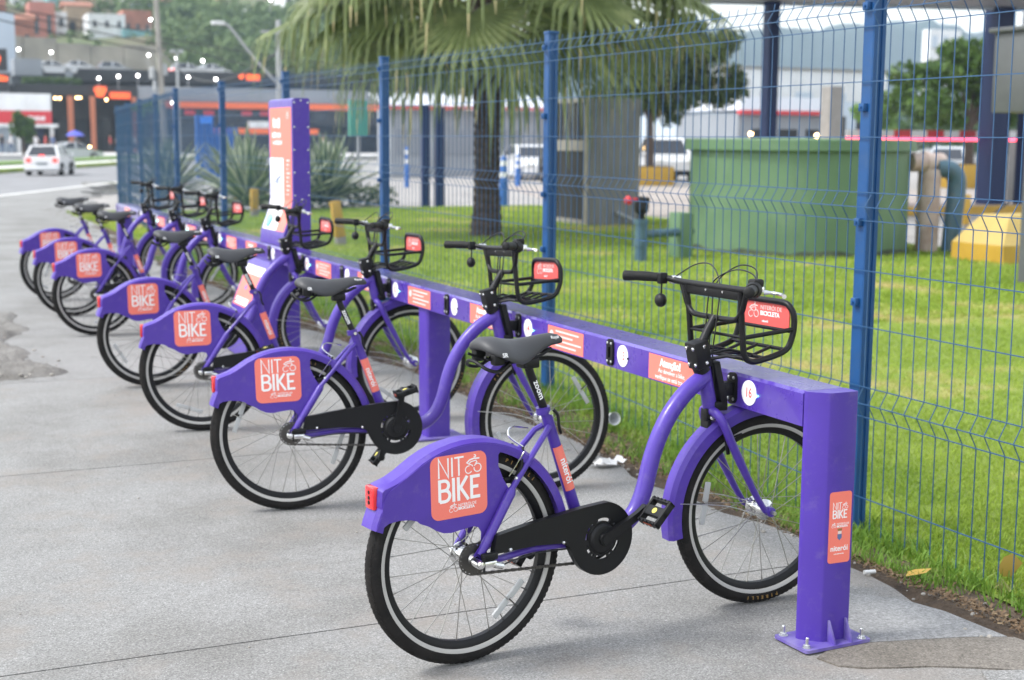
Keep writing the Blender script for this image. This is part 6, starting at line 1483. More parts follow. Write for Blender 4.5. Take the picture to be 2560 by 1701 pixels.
# ================================================================== VEHICLES
def car_meshes(kind, paint):
    """x forward, y left, origin on the ground under the middle; returns list of (name, mesh, loc, children)"""
    if kind == 'hatch': L, W, H, belt = 3.9, 1.66, 1.46, .90; low = [(-1.93, .28), (-1.95, .55), (-1.90, .88), (-1.0, .93), (.55, .93), (.95, .88), (1.75, .72), (1.93, .60), (1.95, .30), (1.75, .20), (-1.75, .20)]; cab = [(-1.84, .90, -1.42, 1.42), (-.3, .93, -.25, H), (.98, .90, .30, 1.40)]
    elif kind == 'sedan': L, W, H = 4.4, 1.72, 1.42; low = [(-2.15, .30), (-2.18, .60), (-2.10, .88), (-1.35, .94), (.60, .93), (1.1, .88), (2.0, .72), (2.18, .58), (2.18, .30), (2.0, .20), (-2.0, .20)]; cab = [(-1.55, .93, -.85, 1.36), (-.2, .93, -.15, H), (1.12, .89, .35, 1.36)]
    else: L, W, H = 5.0, 1.85, 1.78; low = [(-2.45, .45), (-2.48, .75), (-2.45, 1.05), (-.75, 1.06), (.9, 1.06), (1.3, 1.04), (2.35, .98), (2.48, .80), (2.48, .42), (2.3, .32), (-2.3, .34)]; cab = [(-.62, 1.05, -.50, 1.72), (.1, 1.05, .1, H), (1.35, 1.03, .75, 1.70)]
    hw = W / 2; out = []
    mb = MB(); n = len(low)
    sec = [(-hw + .10, .93, .03), (-hw, 1.0, 0), (hw, 1.0, 0), (hw - .10, .93, .03)]
    V = []; F = []
    for y, k, dz in sec: V += [(x * k, y, z + (dz if z < .5 else -dz)) for x, z in low]
    for i in range(3):
        for j in range(n): F.append((i * n + j, i * n + (j + 1) % n, (i + 1) * n + (j + 1) % n, (i + 1) * n + j))
    F += [tuple(range(n))[::-1], tuple(3 * n + j for j in range(n))]
    mb.add(V, F)
    (xb, zb, xt, zt), (xm, zmb, xm2, zm), (xf, zf, xft, zft) = cab
    V = []
    for y, s in ((-1, 1), (1, 1)):
        V += [(xb, y * (hw - .03), zb), (xf, y * (hw - .03), zf), (xt, y * (hw - .22), zt), (xm2, y * (hw - .20), zm), (xft, y * (hw - .22), zft)]
    mb.add(V, [(0, 1, 4, 3, 2), (9, 8, 7, 6, 5)[::1], (2, 3, 8, 7), (3, 4, 9, 8), (0, 2, 7, 5), (1, 6, 9, 4)])
    out.append(('body', mb.data('body', M[paint], 30), (0, 0, 0), []))
    def win(pts, off, nm='window'):
        c = sum((Vector(p) for p in pts), Vector()) / len(pts); nrm = (Vector(pts[1]) - Vector(pts[0])).cross(Vector(pts[2]) - Vector(pts[0])).normalized()
        if nrm.dot(c - Vector((0, 0, .7))) < 0: nrm = -nrm
        q = [c + (Vector(p) - c) * .84 + nrm * .012 for p in pts]; q2 = [c + (Vector(p) - c) * .84 - nrm * .02 for p in pts]; k = len(q); mb = MB()
        mb.add(q + q2, [tuple(range(k)), tuple(range(k, 2 * k))[::-1]] + [(i, (i + 1) % k, k + (i + 1) % k, k + i) for i in range(k)]); out.append((nm, mb.data(nm, M['glass'], 0), (0, 0, 0), []))
    yb, yt = hw - .03, hw - .21
    win([(xb, -yb, zb), (xb, yb, zb), (xt, yt, zt), (xt, -yt, zt)], 0); win([(xf, -yb, zf), (xf, yb, zf), (xft, yt, zft), (xft, -yt, zft)], 0)
    for s in (-1, 1):
        win([(xb + .12, s * yb, zb), (xm - .02, s * yb, zmb), (xm2 - .02, s * (yt + .01), zm), (xt + .05, s * yt, zt)], 0); win([(xm + .03, s * yb, zmb), (xf - .10, s * yb, zf), (xft - .02, s * yt, zft), (xm2 + .03, s * (yt + .01), zm)], 0)
    wr = .31 if kind != 'pickup' else .38; wx = L * .315
    mb = MB(); mb.lathe([(wr * .62, -.09), (wr * .95, -.10), (wr, -.07), (wr, .07), (wr * .95, .10), (wr * .62, .09)], 22, 0, AY); ty = mb.data('tyre', M['rubber'])
    mb = MB(); mb.lathe([(0, -.098), (wr * .2, -.098), (wr * .60, -.085), (wr * .62, -.07), (wr * .62, .07), (wr * .60, .085), (0, .098)], 18, 0, AY); rim = mb.data('wheel', M['steel'])
    for x in (-wx, wx):
        for s in (-1, 1): out.append(('wheel', rim, (x, s * (hw - .08), wr), [('tyre', ty)]))
    for s in (-1, 1):
        mb = MB(); x = low[1][0]; zt_ = low[2][1]; mb.bbox((x - .02, s * (hw - .22) - .11, zt_ - .24), (x + .12, s * (hw - .22) + .11, zt_ - .06), .02); out.append(('tail_light', mb.data('tail_light', M['tail_lit']), (0, 0, 0), []))
        mb = MB(); x = low[7][0]; mb.bbox((x - .16, s * (hw - .3) - .17, low[7][1] - .10), (x + .015, s * (hw - .3) + .17, low[7][1] + .08), .03); out.append(('headlight', mb.data('headlight', M['head_lit']), (0, 0, 0), []))
        mb = MB(); mb.bbox((xf - .12, s * (hw + .08) - .07, zf + .02), (xf + .03, s * (hw + .08) + .07, zf + .14), .02); out.append(('mirror', mb.data('mirror', M[paint]), (0, 0, 0), []))
    mb = MB(); mb.box((low[1][0] - .022, -.26, .52), (low[1][0] - .006, .26, .64)); out.append(('number_plate', mb.data('number_plate', M['mall_mid'], 0), (0, 0, 0), []))
    for x, s in ((low[0][0], -1), (low[8][0], 1)):
        mb = MB(); mb.bbox((x - .05, -hw + .06, .26), (x + .05, hw - .06, .46), .04); out.append(('bumper', mb.data('bumper', M[paint if kind != 'pickup' else 'black_plastic']), (0, 0, 0), []))
    return out
_cm = {}
def car(name, label, kind, paint, loc, heading, group=None):
    if (kind, paint) not in _cm: _cm[(kind, paint)] = car_meshes(kind, paint)
    t = thing(name, label, 'pickup truck' if kind == 'pickup' else 'car', loc, heading, group)
    for nme, me, l, ch in _cm[(kind, paint)]:
        o = put(nme, me, t, l)
        for cn, cme in ch: put(cn, cme, o)
    return t
hd = math.atan2(.918, .397)
c1 = car('hatchback_car', 'white hatchback driving away on the road with brake light glowing', 'hatch', 'car_white', (8.15, 72.5, -.28), 1.26)
mb = MB(); mb.box((-1.90, -.12, .93), (-1.86, .12, .98)); b = mb.build('brake_light', M['tail_lit'], c1, 0)
car('saloon_car', 'silver saloon on the far carriageway behind the white hatchback', 'sedan', 'car_silver', (14.9, 117, -.28), hd - .75)
g = 'cars parked on the mall roof'
car('parked_car', 'leftmost white car parked on the mall roof', 'sedan', 'car_white', (18.4, 159, 8.05), .2, g)
car('parked_car', 'second white car parked on the mall roof, left of the utility pole', 'sedan', 'car_white', (21.3, 160, 8.2), .1, g)
car('parked_car', 'silver car on the mall roof close to the utility pole', 'hatch', 'car_silver', (25.2, 161, 8.2), .0, g)
car('parked_car', 'nearer white car on the mall roof right of the utility pole', 'hatch', 'car_white', (32.6, 158, 8.1), .15, g)
car('parked_car', 'white car farthest right on the mall roof', 'sedan', 'car_white', (35.8, 161, 8.3), .2, g)
g = 'vehicles parked beyond the lawn'
car('pickup_truck', 'white pickup facing the camera behind the dark tree', 'pickup', 'car_white', (29.6, 50.5, -.03), -1.9, g)
car('parked_car', 'white car half hidden between housing and tree trunk', 'hatch', 'car_white', (26.6, 51.3, -.03), -1.9, g)
car('parked_car', 'dark car beside the grey concrete housing', 'hatch', 'car_dark', (23.9, 47.5, -.03), -1.8, g)
car('parked_car', 'white car seen just above the green tank', 'sedan', 'car_white', (42.5, 62, .25), .6, g)
car('parked_car', 'white car above the tank left of the tall fence post', 'sedan', 'car_white', (46.5, 61, .25), .5, g)
car('parked_car', 'white car parked left of the white pickup, facing the lawn', 'sedan', 'car_white', (25.0, 53.5, -.03), -1.75, g)
car('parked_car', 'silver car behind the yellow planter at right', 'hatch', 'car_silver', (40.5, 46, -.03), -2.4, g)

# ================================================================== MALL AND SHOPS
t = thing('shopping_mall', 'long black shopping mall with orange columns and roof parking', 'building', (24, 150, 0))
def mp(name, m, x0, x1, y0, y1, z0, z1, parent=None): mb = MB(); mb.box((x0 - 24, y0 - 150, z0), (x1 - 24, y1 - 150, z1)); return mb.build(name, M[m], parent or t, 0)
mp('fascia', 'mall_black', 13.7, 25.6, 149.6, 152, 5.6, 6.7); mp('back_wall', 'mall_black', 13.7, 60, 156, 157, -.1, 8.0); mp('back_wall', 'mall_grey', 13.7, 19.8, 152.5, 155, 6.75, 7.6)
mp('floor', 'mall_grey', 13.7, 60, 150.2, 156, -.1, .02); mp('side_wall', 'mall_black', 13.2, 14, 150, 165, -.1, 6.6)
for k in range(7): mp('shopfront', 'glass', 16.0 + k * 1.35, 17.15 + k * 1.35, 155.7, 155.95, .1, 3.4)
for x0, x1 in ((18.62, 19.13), (20.79, 21.25), (24.93, 25.28)): mp('column', 'orange_brown', x0, x1, 148.6, 149.1, -.1, 5.58)
rs = mp('parking_deck', 'mall_black', 14.5, 60, 153, 175, 7.45, 8.0); mp('parapet', 'mall_black', 20.2, 60, 152.8, 153.1, 7.2, 8.5)
mp('grey_block', 'mall_mid', 14.0, 16.7, 152.2, 156, 7.62, 9.3); mp('terrace_box', 'mall_mid', 18.9, 19.6, 151.8, 152.3, 6.72, 8.2)
leaf_cloud('terrace_planting', [(-9.0 + i * .62, 1.2, 7.1) for i in range(9)], [(.5, .4, .42)] * 9, 900, .16, M['leaf_mid'], t, 41)['kind'] = 'stuff'
ru = mp('upper_wall', 'mall_mid', 25.7, 60, 149.8, 152.5, 5.25, 6.75); mp('band', 'orange', 25.7, 60, 149.5, 149.78, 4.59, 5.2); mp('lintel', 'mall_black', 25.7, 60, 150.1, 152.5, 3.0, 4.55)
for k in range(10): mp('window', 'glass', 26.2 + k * 2.0, 27.7 + k * 2.0, 149.95, 150.08, 3.45, 4.4)
for k in (2, 3, 5, 6): mp('red_sign', 'red', 26.4 + k * 2.0, 27.5 + k * 2.0, 149.85, 149.94, 3.9, 4.35)
mp('awning', 'white_wall', 37.0, 41.5, 148.8, 150, 2.6, 3.3); mp('canopy_edge', 'orange', 33.0, 44.5, 148.9, 149.4, 2.0, 2.55); mp('shopfront', 'glass', 26, 44, 150.2, 150.4, .1, 2.95)
# flame-like emblem, word signs
mb = MB(); T = at(21.8 - 24, -1.2, 6.1) @ RIGHT
out = [(-.05, -.6), (.32, -.52), (.45, -.18), (.62, .05), (.55, .50), (.36, .28), (.28, .58), (.1, .26), (-.06, .62), (-.16, .30), (-.36, .56), (-.38, .22), (-.6, .40), (-.58, .02), (-.42, -.2), (-.38, -.5)]
mb.prism(out, 0, .15, T); mb.build('emblem', M['orange_sign'], t, 0)
mb = MB(); bars(mb, -.95, .95, -.2, .2, .08, at(23.77 - 24, -1.11, 5.72) @ RIGHT, 9, 1); mb.build('word_sign', M['orange_sign'], t, 0)
mb = MB(); mb.box((22.75 - 24, -1.1, 5.38), (24.8 - 24, -1.0, 6.06)); mb.build('sign_board', mat('dim_orange_board', (.6, .1, .03), .5, emit=(1, .12, .02), estr=.25), t, 0)
mb = MB(); mb.prism([(a * .5 + 0, b * .5) for a, b in out], 0, .1, at(37.1 - 24, 2.6, 8.1) @ RIGHT); mb.box((37.7 - 24, 2.55, 7.68), (39.1 - 24, 2.7, 8.3)); mb.build('roof_sign', M['orange_sign'], t, 0)
for p in ((16.93, 5.32), (17.6, 5.37), (18.05, 5.37), (19.7, 5.45), (20.0, 5.45), (17.01, 4.95), (22.6, 5.3), (20.8, .55)):
    mb = MB(); mb.sphere((p[0] - 24, .2, p[1]), .11, 8); mb.build('warm_lamp', M['lamp_warm'], t)
# left tower of the mall
t2 = thing('sign_tower', 'black tower with orange emblem and sign at the left edge', 'building', (10.8, 135, 0))
def tp(name, m, x0, x1, y0, y1, z0, z1): mb = MB(); mb.box((x0 - 10.8, y0 - 135, z0), (x1 - 10.8, y1 - 135, z1)); return mb.build(name, M[m], t2, 0)
tp('tower', 'mall_black', 6, 12.42, 141.5, 146, 5.75, 9.6); tp('ledge', 'mall_mid', 6, 12.9, 141.2, 141.48, 7.35, 7.55)
mb = MB(); mb.prism([(a * .75, b * .95) for a, b in out], 0, .12, at(11.35 - 10.8, 6.3, 8.5) @ RIGHT); mb.build('emblem', M['orange_sign'], t2, 0)
mb = MB(); bars(mb, -1.0, .9, -.3, .3, .10, at(11.5 - 10.8, 6.2, 6.9) @ RIGHT, 6, 2); mb.build('word_sign', M['orange_sign'], t2, 0)
block('pale_wall_building', 'pale blue grey blank building high at the left edge', 6, 15.4, 165, 172, 14.8, 'pale_blue_wall')
# white and red shop
t3 = thing('corner_shop', 'white and red corner shop with white slab roof at the left edge', 'building', (11, 140, 0))
def sp(name, m, x0, x1, y0, y1, z0, z1, parent=None): mb = MB(); mb.box((x0 - 11, y0 - 140, z0), (x1 - 11, y1 - 140, z1)); return mb.build(name, M[m], parent or t3, 0)
sp('white_band', 'white_wall', 3, 16.0, 140, 148, 3.9, 5.5); sp('red_band', 'red', 3, 16.02, 139.9, 148, 2.72, 3.89); sp('slab_roof', 'white_wall', 3, 16.4, 138.5, 148, 2.40, 2.70)
sp('wall', 'pale_blue_wall', 3, 12.9, 141.5, 148, -.1, 2.39); sp('shopfront', 'glass', 12.91, 15.6, 142, 142.3, .1, 2.38)
for x in (11.0, 12.95, 15.9): sp('column', 'white_wall', x - .15, x + .15, 139.0, 139.3, -.1, 2.39)
for k in range(3): sp('window', 'glass', 4 + k * 2.6, 6 + k * 2.6, 141.38, 141.49, .6, 2.0)
mb = MB(); bars(mb, -.75, .75, -.22, .22, .05, at(14.7 - 11, -.11, 3.25) @ RIGHT, 6, 3); mb.build('word_sign', M['white'], t3, 0)
# street lamps, poles, cables
t4 = thing('utility_pole', 'leaning concrete utility pole with transformer and cables', 'utility pole', (14.95, 80, 0)); mb = MB(); mb.tube([(.2, 0, -.2), (-.2, 0, 11.5)], [.19, .12], 12); pl_ = mb.build('shaft', M['pole_concrete'], t4)
for x, z, r_ in ((-.42, 4.75, .17), (.26, 4.95, .15), (-.3, 4.1, .10)): mb = MB(); mb.lathe([(r_, 0), (r_, .55), (r_ * .6, .62)], 12, 0, at(x, 0, z)); mb.build('transformer', M['pole_grey'], t4)
mb = MB(); mb.box((-1.1, -.08, 9.6), (.9, .08, 9.75)); mb.build('crossarm', M['pole_concrete'], t4, 0)
for i, (a, b) in enumerate((((-20, 60, 14.0), (14.8, 80, 7.2)), ((-20, 60, 15.0), (14.8, 80, 6.6)), ((-14, 64, 13.5), (14.8, 80, 6.2)), ((14.8, 80, 7.0), (60, 120, 9.0)), ((14.8, 80, 6.4), (13.5, 50, 4.6)), ((14.8, 80, 6.8), (40, 110, 8)))):
    A, B = Vector(a), Vector(b); P_ = [A.lerp(B, k / 14) - Vector((0, 0, 1.4 * math.sin(PI * k / 14))) for k in range(15)]
    mb = MB(); mb.tube(P_, .035, 5); tag(mb.build('overhead_cable', M['cable']), ['uppermost overhead cable from the left edge to the utility pole', 'middle overhead cable from the left edge to the utility pole', 'lowest overhead cable from the left edge to the utility pole', 'overhead cable running right from the utility pole over the mall', 'overhead cable sagging from the utility pole to the street lamp', 'thin overhead cable running behind the street lamp arm'][i], 'cable')
t5 = thing('street_lamp', 'grey street lamp with long slanted arm left of the palm', 'street lamp', (13.5, 50, 0)); mb = MB(); mb.tube([(0, 0, -.2), (.02, 0, 5.7)], [.11, .08], 10); mb.build('pole', M['pole_grey'], t5); mb = MB(); mb.tube(curve([(0, 0, 3.45), (-.9, 0, 4.4), (-1.7, 0, 5.38), (-1.95, 0, 5.5)], 4), .05, 8); mb.build('arm', M['pole_grey'], t5); mb = MB(); mb.bbox((-2.35, -.12, 5.46), (-1.9, .12, 5.58), .04); mb.build('lamp_head', M['white_wall'], t5); mb = MB(); mb.box((-.6, -.05, 5.25), (.4, .05, 5.33)); mb.build('crossarm', M['pole_grey'], t5, 0)
t6 = thing('street_lamp', 'double headed lamp post on the mall side of the road', 'street lamp', (23.85, 120, 0)); mb = MB(); mb.tube([(0, 0, -.2), (0, 0, 8.5)], [.14, .09], 10); mb.build('pole', M['pole_grey'], t6)
for s in (-1, 1): mb = MB(); mb.bbox((s * .1 if s > 0 else -.55, -.1, 8.5), (.55 if s > 0 else -.1, .1, 8.72), .05); mb.build('lamp_head', M['pole_grey'], t6)
LW = [((26.5, 146, 13.15), 'lit floodlight high beside the utility pole'), ((16.9, 146, 9.65), 'lit floodlight before the retaining wall at left'), ((26.2, 146, 9.68), 'lit floodlight just left of the utility pole above the roof cars'), ((28.95, 146, 9.45), 'lit floodlight under the double headed lamp post'), ((31.6, 146, 9.27), 'lit floodlight above the white car right of the pole'), ((21.3, 146, 7.27), 'lit floodlight over the orange emblem'), ((23.2, 146, 7.5), 'lit floodlight first right of the orange emblem'), ((25.1, 146, 7.62), 'lit floodlight second right of the orange emblem'), ((30.1, 146, 7.6), 'lit floodlight below the white roof car'), ((32.9, 146, 7.45), 'lit floodlight left of the roof sign'), ((13.9, 146, 9.83), 'lit floodlight above the left black tower'), ((38.7, 146, 15.6), 'lit floodlight up the hillside under the white house'), ((28.4, 146, 5.03), 'lit lamp behind the bent fence top')]
for i, (p, lab) in enumerate(LW):
    t_ = thing('floodlight', lab, 'floodlight', (p[0], p[1], p[2]), 0, 'lit floodlights around the mall roof'); mb = MB(); mb.sphere((0, 0, 0), .11, 10); mb.build('lens', M['lamp_white'], t_); mb = MB(); mb.bbox((-.16, .08, -.14), (.16, .24, .14), .03); mb.tube([(0, .2, -.1), (0, .2, -1.2)], .03, 6); mb.build('housing', M['pole_grey'], t_)
LW2 = [((29.2, 58, 2.0), 'warm lamp left of a pair above the parked cars'), ((30.5, 58, 1.95), 'warm lamp right of a pair above the parked cars'), ((40.2, 60, 1.95), 'warm lamp behind the tank left of the navy post'), ((44.2, 60, 1.9), 'warm lamp behind the tank, second from the navy post'), ((47.6, 60, 1.95), 'warm lamp behind the tank nearest the tall fence post')]
for p, lab in LW2:
    t_ = thing('wall_lamp', lab, 'lamp', p, 0, 'warm lamps in the parking area'); mb = MB(); mb.sphere((0, 0, 0), .10, 10); mb.build('lens', M['lamp_warm'], t_); mb = MB(); mb.tube([(0, .12, .1), (0, .12, -2.0)], .04, 6); mb.build('pole', M['pole_grey'], t_)
# parasol
t7 = thing('parasol', 'blue parasol open on the far pavement behind the cars', 'parasol', (16.8, 130, 0)); mb = MB(); mb.lathe([(.78, 1.62), (.8, 1.66), (.45, 1.95), (.02, 2.12)], 12); mb.build('canopy', M['umbrella'], t7, 20); mb = MB(); mb.tube([(0, 0, 0), (0, 0, 2.1)], .025, 6); mb.build('pole', M['steel'], t7)

# ================================================================== PEOPLE
def person_mesh(name, pose_, shirt, legs):
    a, b = pose_
    J = [(0, 0, .95), (0, 0, 1.15), (0, 0, 1.38), (0, 0, 1.50), (0, .01, 1.60), (0, .01, 1.72), (-.19, 0, 1.40), (-.25, a * .12, 1.13), (-.26, a * .25 + .03, .88), (.19, 0, 1.40), (.25, -a * .12, 1.13), (.26, -a * .25 + .03, .88), (-.10, 0, .88), (-.11, b * .16 + .02, .48), (-.11, b * .22, .07), (-.11, b * .22 + .14, .04), (.10, 0, .88), (.11, -b * .16 + .02, .48), (.11, -b * .22 - .02, .07), (.11, -b * .22 + .12, .04)]
    rad = [.145, .135, .15, .055, .085, .075, .065, .045, .035, .065, .045, .035, .095, .062, .045, .035, .095, .062, .045, .035]
    E_ = [(0, 1), (1, 2), (2, 3), (3, 4), (4, 5), (2, 6), (6, 7), (7, 8), (2, 9), (9, 10), (10, 11), (0, 12), (12, 13), (13, 14), (14, 15), (0, 16), (16, 17), (17, 18), (18, 19)]
    me = bpy.data.meshes.new(name); me.from_pydata(J, E_, []); ob = bpy.data.objects.new(name, me); COL.objects.link(ob)
    sk = ob.modifiers.new('skin', 'SKIN'); sb = ob.modifiers.new('sub', 'SUBSURF'); sb.levels = 1
    for v, r_ in zip(me.skin_vertices[0].data, rad): v.radius = (r_, r_ * .85)
    me.skin_vertices[0].data[0].use_root = True
    bpy.context.view_layer.update(); m2 = bpy.data.meshes.new_from_object(ob.evaluated_get(bpy.context.evaluated_depsgraph_get())); bpy.data.objects.remove(ob)
    m2.materials.clear()
    for k in ('skin', shirt, legs, 'hair'): m2.materials.append(M[k])
    for p in m2.polygons:
        c = p.center; i = 0
        if c.z > 1.70 or (c.z > 1.58 and c.y < -.02): i = 3
        elif c.z > 1.50: i = 0
        elif c.z > .92 and (abs(c.x) < .2 or c.z > 1.2): i = 1
        elif abs(c.x) > .2: i = 0
        elif c.z > .1: i = 2
        p.material_index = i; p.use_smooth = True
    return m2
PM = [person_mesh('person', (1, 1), 'cloth_white', 'denim'), person_mesh('person', (.2, .1), 'cloth_red', 'cloth_dark'), person_mesh('person', (-.8, -.9), 'cloth_dark', 'denim'), person_mesh('person', (.5, .4), 'cloth_blue', 'cloth_dark'), person_mesh('person', (0.1, .1), 'cloth_red', 'denim')]
PP = [(11.2, 136, 0, 2, 'person in dark top by the corner shop front'), (12.0, 136.5, 0, 0, 'person in white top next to the small street tree'), (14.2, 137, 0, 0, 'person in white top walking left of the parasol'), (15.0, 136.5, 0, 1, 'person in red top left of the blue parasol'), (15.7, 137, 0, 3, 'person in blue top just left of the blue parasol'), (17.9, 138, 0, 2, 'person in dark clothes right of the blue parasol'), (22.2, 146, 0, 1, 'person in red top first right of the orange columns'), (23.0, 146, 0, 0, 'person in white top second right of the orange columns'), (23.8, 146.5, 0, 3, 'person in blue top third right of the orange columns'), (24.6, 146, 0, 0, 'person in white top beside the far fence end'), (12.9, 42.6, 0, 0, 'person in white top and jeans walking beyond the agaves'), (12.2, 44.6, 0, 1, 'person in red top walking beyond the agaves'), (27.6, 55.0, .55, 4, 'person in red top and jeans standing behind the white pickup')]
for i, (x, y, z, k, lab) in enumerate(PP):
    o = put('person', PM[k], None, (x, y, z), (0, 0, PI + (i * 1.3) % 2.2)); tag(o, lab, 'person')
t = thing('loading_step', 'low concrete step behind the white pickup', 'step', (27.6, 54.4, 0)); mb = MB(); mb.box((-1.2, 0, -.1), (1.2, 1.4, .55)); mb.build('block', M['box_frame'], t, 0)

# ================================================================== HILL WITH HOUSES
xs = np.linspace(-40, 175, 130); ys = np.linspace(166, 420, 90); X, Y = np.meshgrid(xs, ys)
base_ = np.interp(Y, [166, 180, 199.8, 200.6, 225, 300, 380, 420], [0, 3, 7.5, 13.4, 16.2, 32, 46, 40])
fall = np.clip((128 - X * 260 / np.maximum(Y, 200)) / 40, 0, 1); fall = fall * fall * (3 - 2 * fall)
wl_ = np.interp(X, [-40, 36, 42, 175], [1, 1, 0, 0]); soft = np.interp(Y, [166, 200, 225, 300, 380, 420], [0, 8.5, 17, 32, 46, 40])
Z = (base_ * wl_ + soft * (1 - wl_)) * fall + 1.2 * np.sin(X * .11) * np.cos(Y * .07) * np.clip((Y - 205) / 20, 0, 1) * fall - .5
V = np.stack([X, Y, Z], -1).reshape(-1, 3); i = np.arange(89)[:, None] * 130 + np.arange(129)[None]; F = np.stack([i, i + 1, i + 131, i + 130], -1).reshape(-1, 4)
tag(put('hillside', raw_mesh('hillside', V, F, [M['hill']], smooth=True)), kind='structure')
t = thing('retaining_wall', 'long stained beige retaining wall at the foot of the hill', 'wall', (20, 199, 0))
for k in range(9): mb = MB(); x0 = -22 + k * 4.3; mb.box((x0, -.4 + .1 * (k % 2), 5), (x0 + 4.22, .8, 15.2 - .2 * k + .3 * math.sin(k * 1.7))); mb.build('wall_panel', M['beige'], t, 0)
block('hill_house', 'pink house at the upper left of the hill', 23.7, 27.4, 230, 236, 21.8, 'pink', 1, 2, None, 'house', 15, 'houses on the hill', ww=.35, wh=.4)
block('hill_house', 'tan half built house with open dark storey left of the pole', 29.6, 33.4, 235, 241, 21.8, 'tan', 1, 2, 'tile', 'house', 15, 'houses on the hill', win='dark', wh=.3)
block('hill_house', 'white house with stained walls left of the utility pole', 31.6, 37.0, 225, 231, 20.0, 'white_wall', 2, 3, None, 'house', 14, 'houses on the hill', ww=.3, wh=.3)
block('hill_house', 'brick house with two dark windows beside the pole', 37.05, 41.4, 227, 233, 20.9, 'brick_red', 1, 3, None, 'house', 15, 'houses on the hill', ww=.35, wh=.3)
block('hill_house', 'low teal walled house under the brick house', 36.4, 41.0, 223.5, 226.8, 17.7, 'teal', 1, 3, None, 'house', 14, 'houses on the hill', ww=.3, wh=.4)
block('hill_house', 'orange brown house low at the left with small roof', 18.5, 22.6, 214, 220, 17.8, 'brick_red', 1, 2, 'tile', 'house', 12, 'houses on the hill', ww=.3, wh=.3)
block('hill_house', 'grey house at the far left of the hill', 13.2, 18.0, 226, 232, 21.4, 'box_frame', 1, 2, 'flat', 'house', 13, 'houses on the hill', ww=.35, wh=.35)
block('hill_house', 'pink upper house right of the pole', 51.0, 55.2, 260, 266, 26.2, 'pink', 1, 2, None, 'house', 18, 'houses on the hill', ww=.35, wh=.35)
block('hill_house', 'red brown brick house above the hillside trees', 55.6, 60.4, 262, 268, 25.7, 'brick_red', 1, 3, 'tile', 'house', 18, 'houses on the hill', ww=.3, wh=.35)
block('hill_house', 'long grey white house above the trees near the lamp', 58.7, 70.0, 255, 262, 24.4, 'white_wall', 1, 4, None, 'house', 18, 'houses on the hill', ww=.2, wh=.3)
block('hill_house', 'bright white house at the top of the frame left of the palm', 70.9, 76.5, 258, 265, 28.6, 'white_wall', 1, 3, 'tile', 'house', 24.4, 'houses on the hill', ww=.45, wh=.4)
block('hill_house', 'terracotta house partly hidden by the palm crown', 77.5, 84, 258, 265, 27.0, 'pink', 1, 3, 'tile', 'house', 18, 'houses on the hill', ww=.35, wh=.35)
block('hill_house', 'small white house between the pink houses on the top', 43.2, 47.8, 262, 268, 26.6, 'white_wall', 1, 2, 'tile', 'house', 20, 'houses on the hill', ww=.35, wh=.3)
block('hill_house', 'tan house high above the white stained house', 33.5, 39.0, 258, 264, 27.0, 'tan', 1, 3, 'flat', 'house', 20, 'houses on the hill', ww=.35, wh=.35)
block('hill_house', 'white house highest at left beyond the pink house', 24.0, 29.5, 262, 268, 26.8, 'white_wall', 1, 3, 'tile', 'house', 20, 'houses on the hill', ww=.35, wh=.35)
block('hill_house', 'narrow white house squeezed beside the tan half built house', 27.6, 29.4, 232, 237, 20.6, 'white_wall', 2, 1, None, 'house', 14, 'houses on the hill', ww=.4, wh=.35)
block('hill_house', 'brick house with flat slab roof above the orange brown house', 17.2, 21.2, 240, 246, 23.4, 'brick_red', 1, 2, 'flat', 'house', 14, 'houses on the hill', ww=.35, wh=.3)
block('hill_house', 'teal painted small house above the pink house', 29.0, 33.2, 252, 258, 25.4, 'teal', 1, 2, 'flat', 'house', 17, 'houses on the hill', ww=.35, wh=.3)
block('hill_house', 'pale blue house behind the brick house by the pole', 41.5, 46.0, 243, 249, 23.4, 'pale_blue_wall', 1, 2, 'flat', 'house', 15, 'houses on the hill', ww=.35, wh=.3)
block('hill_house', 'tan house with tiled roof between brick and pink houses', 46.5, 51.0, 251, 257, 24.6, 'tan', 1, 2, 'tile', 'house', 16, 'houses on the hill', ww=.35, wh=.3)
block('hill_house', 'grey concrete house below the long grey white house', 62.5, 67.5, 246, 251, 21.6, 'box_frame', 1, 2, 'flat', 'house', 15, 'houses on the hill', ww=.3, wh=.3)
fr = np.random.default_rng(77); fc = []; fr_ = []
def hz_(x, y): return float(np.interp(y, [166, 200, 225, 300, 380, 420], [0, 8.5, 17, 32, 46, 40]))
for _ in range(120):
    y = fr.uniform(203, 251); x = fr.uniform(41.5, 66 + (y - 200) * .35); s = fr.uniform(2.0, 3.8); fc.append((x, y, hz_(x, y) + s * .4)); fr_.append((s, s, s * fr.uniform(.6, .95)))
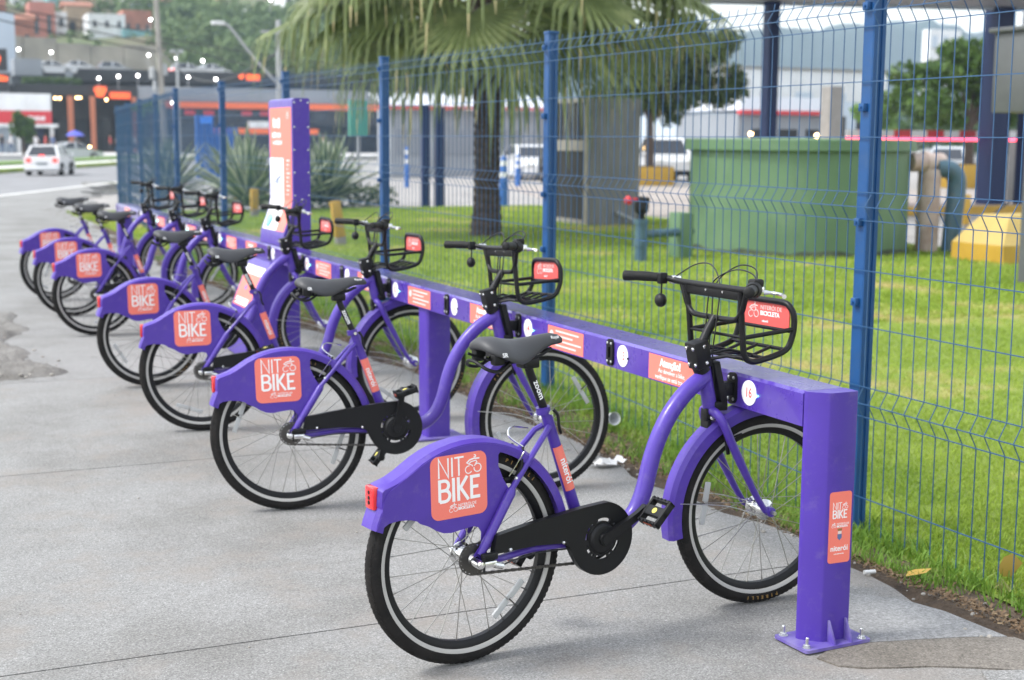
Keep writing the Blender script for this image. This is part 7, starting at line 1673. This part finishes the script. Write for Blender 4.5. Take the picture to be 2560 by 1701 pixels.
for _ in range(60):
    y = fr.uniform(207, 300); x = fr.uniform(10, 42); s = fr.uniform(1.0, 2.2)
    if y < 245 and 21 < x < 42: s *= .5
    fc.append((x, y, hz_(x, y) + (7 if y < 203 else 0) * 0 + s * .3 + (1.0 if y < 222 else 0))); fr_.append((s, s, s * .8))
for _ in range(70):
    y = fr.uniform(268, 370); x = fr.uniform(20, 118); s = fr.uniform(2.4, 4.5); fc.append((x, y, hz_(x, y) + s * .3)); fr_.append((s, s, s * .8))
for _ in range(26):
    x = fr.uniform(66, 104); y = fr.uniform(205, 255); s = fr.uniform(2.5, 4.2); fc.append((x, y, hz_(x, y) * max(0, min(1, (128 - x * 260 / max(y, 200)) / 40)) + s * .35)); fr_.append((s, s, s * .8))
leaf_cloud('hillside_trees', fc, fr_, 60000, .55, M['forest'], None, 78, kind='stuff')
# far mountain
xs = np.linspace(380, 1250, 160); ys = np.linspace(820, 1100, 24); X, Y = np.meshgrid(xs, ys)
ridge = np.interp(X, [380, 470, 563, 640, 700, 772, 830, 900, 1000, 1250], [40, 62, 84, 88, 92, 100, 92, 96, 80, 30]) + 2.0 * np.sin(X * .09) + 1.2 * np.sin(X * .23)
Z = ridge * np.interp(Y, [820, 900, 960, 1100], [0, .97, 1, .2]) + 1.5 * np.sin(X * .2 + Y * .13) - 2
V = np.stack([X, Y, Z], -1).reshape(-1, 3); i = np.arange(23)[:, None] * 160 + np.arange(159)[None]; F = np.stack([i, i + 1, i + 161, i + 160], -1).reshape(-1, 4)
tag(put('mountain', raw_mesh('mountain', V, F, [M['mountain']], smooth=True)), kind='structure')

# ================================================================== AIR
hm = bpy.data.materials.new('haze'); hm.use_nodes = True
n_ = hm.node_tree; n_.nodes.remove(n_.nodes['Principled BSDF'])
pvn = n_.nodes.new('ShaderNodeVolumePrincipled'); pvn.inputs['Color'].default_value = (0.66, 0.83, 1.0, 1); pvn.inputs['Density'].default_value = 0.00045
n_.links.new(pvn.outputs[0], n_.nodes['Material Output'].inputs['Volume'])
mb = MB(); mb.box((-160, -70, -1.4), (1360, 1160, 112)); tag(mb.build('haze', hm, None, 0), kind='stuff')
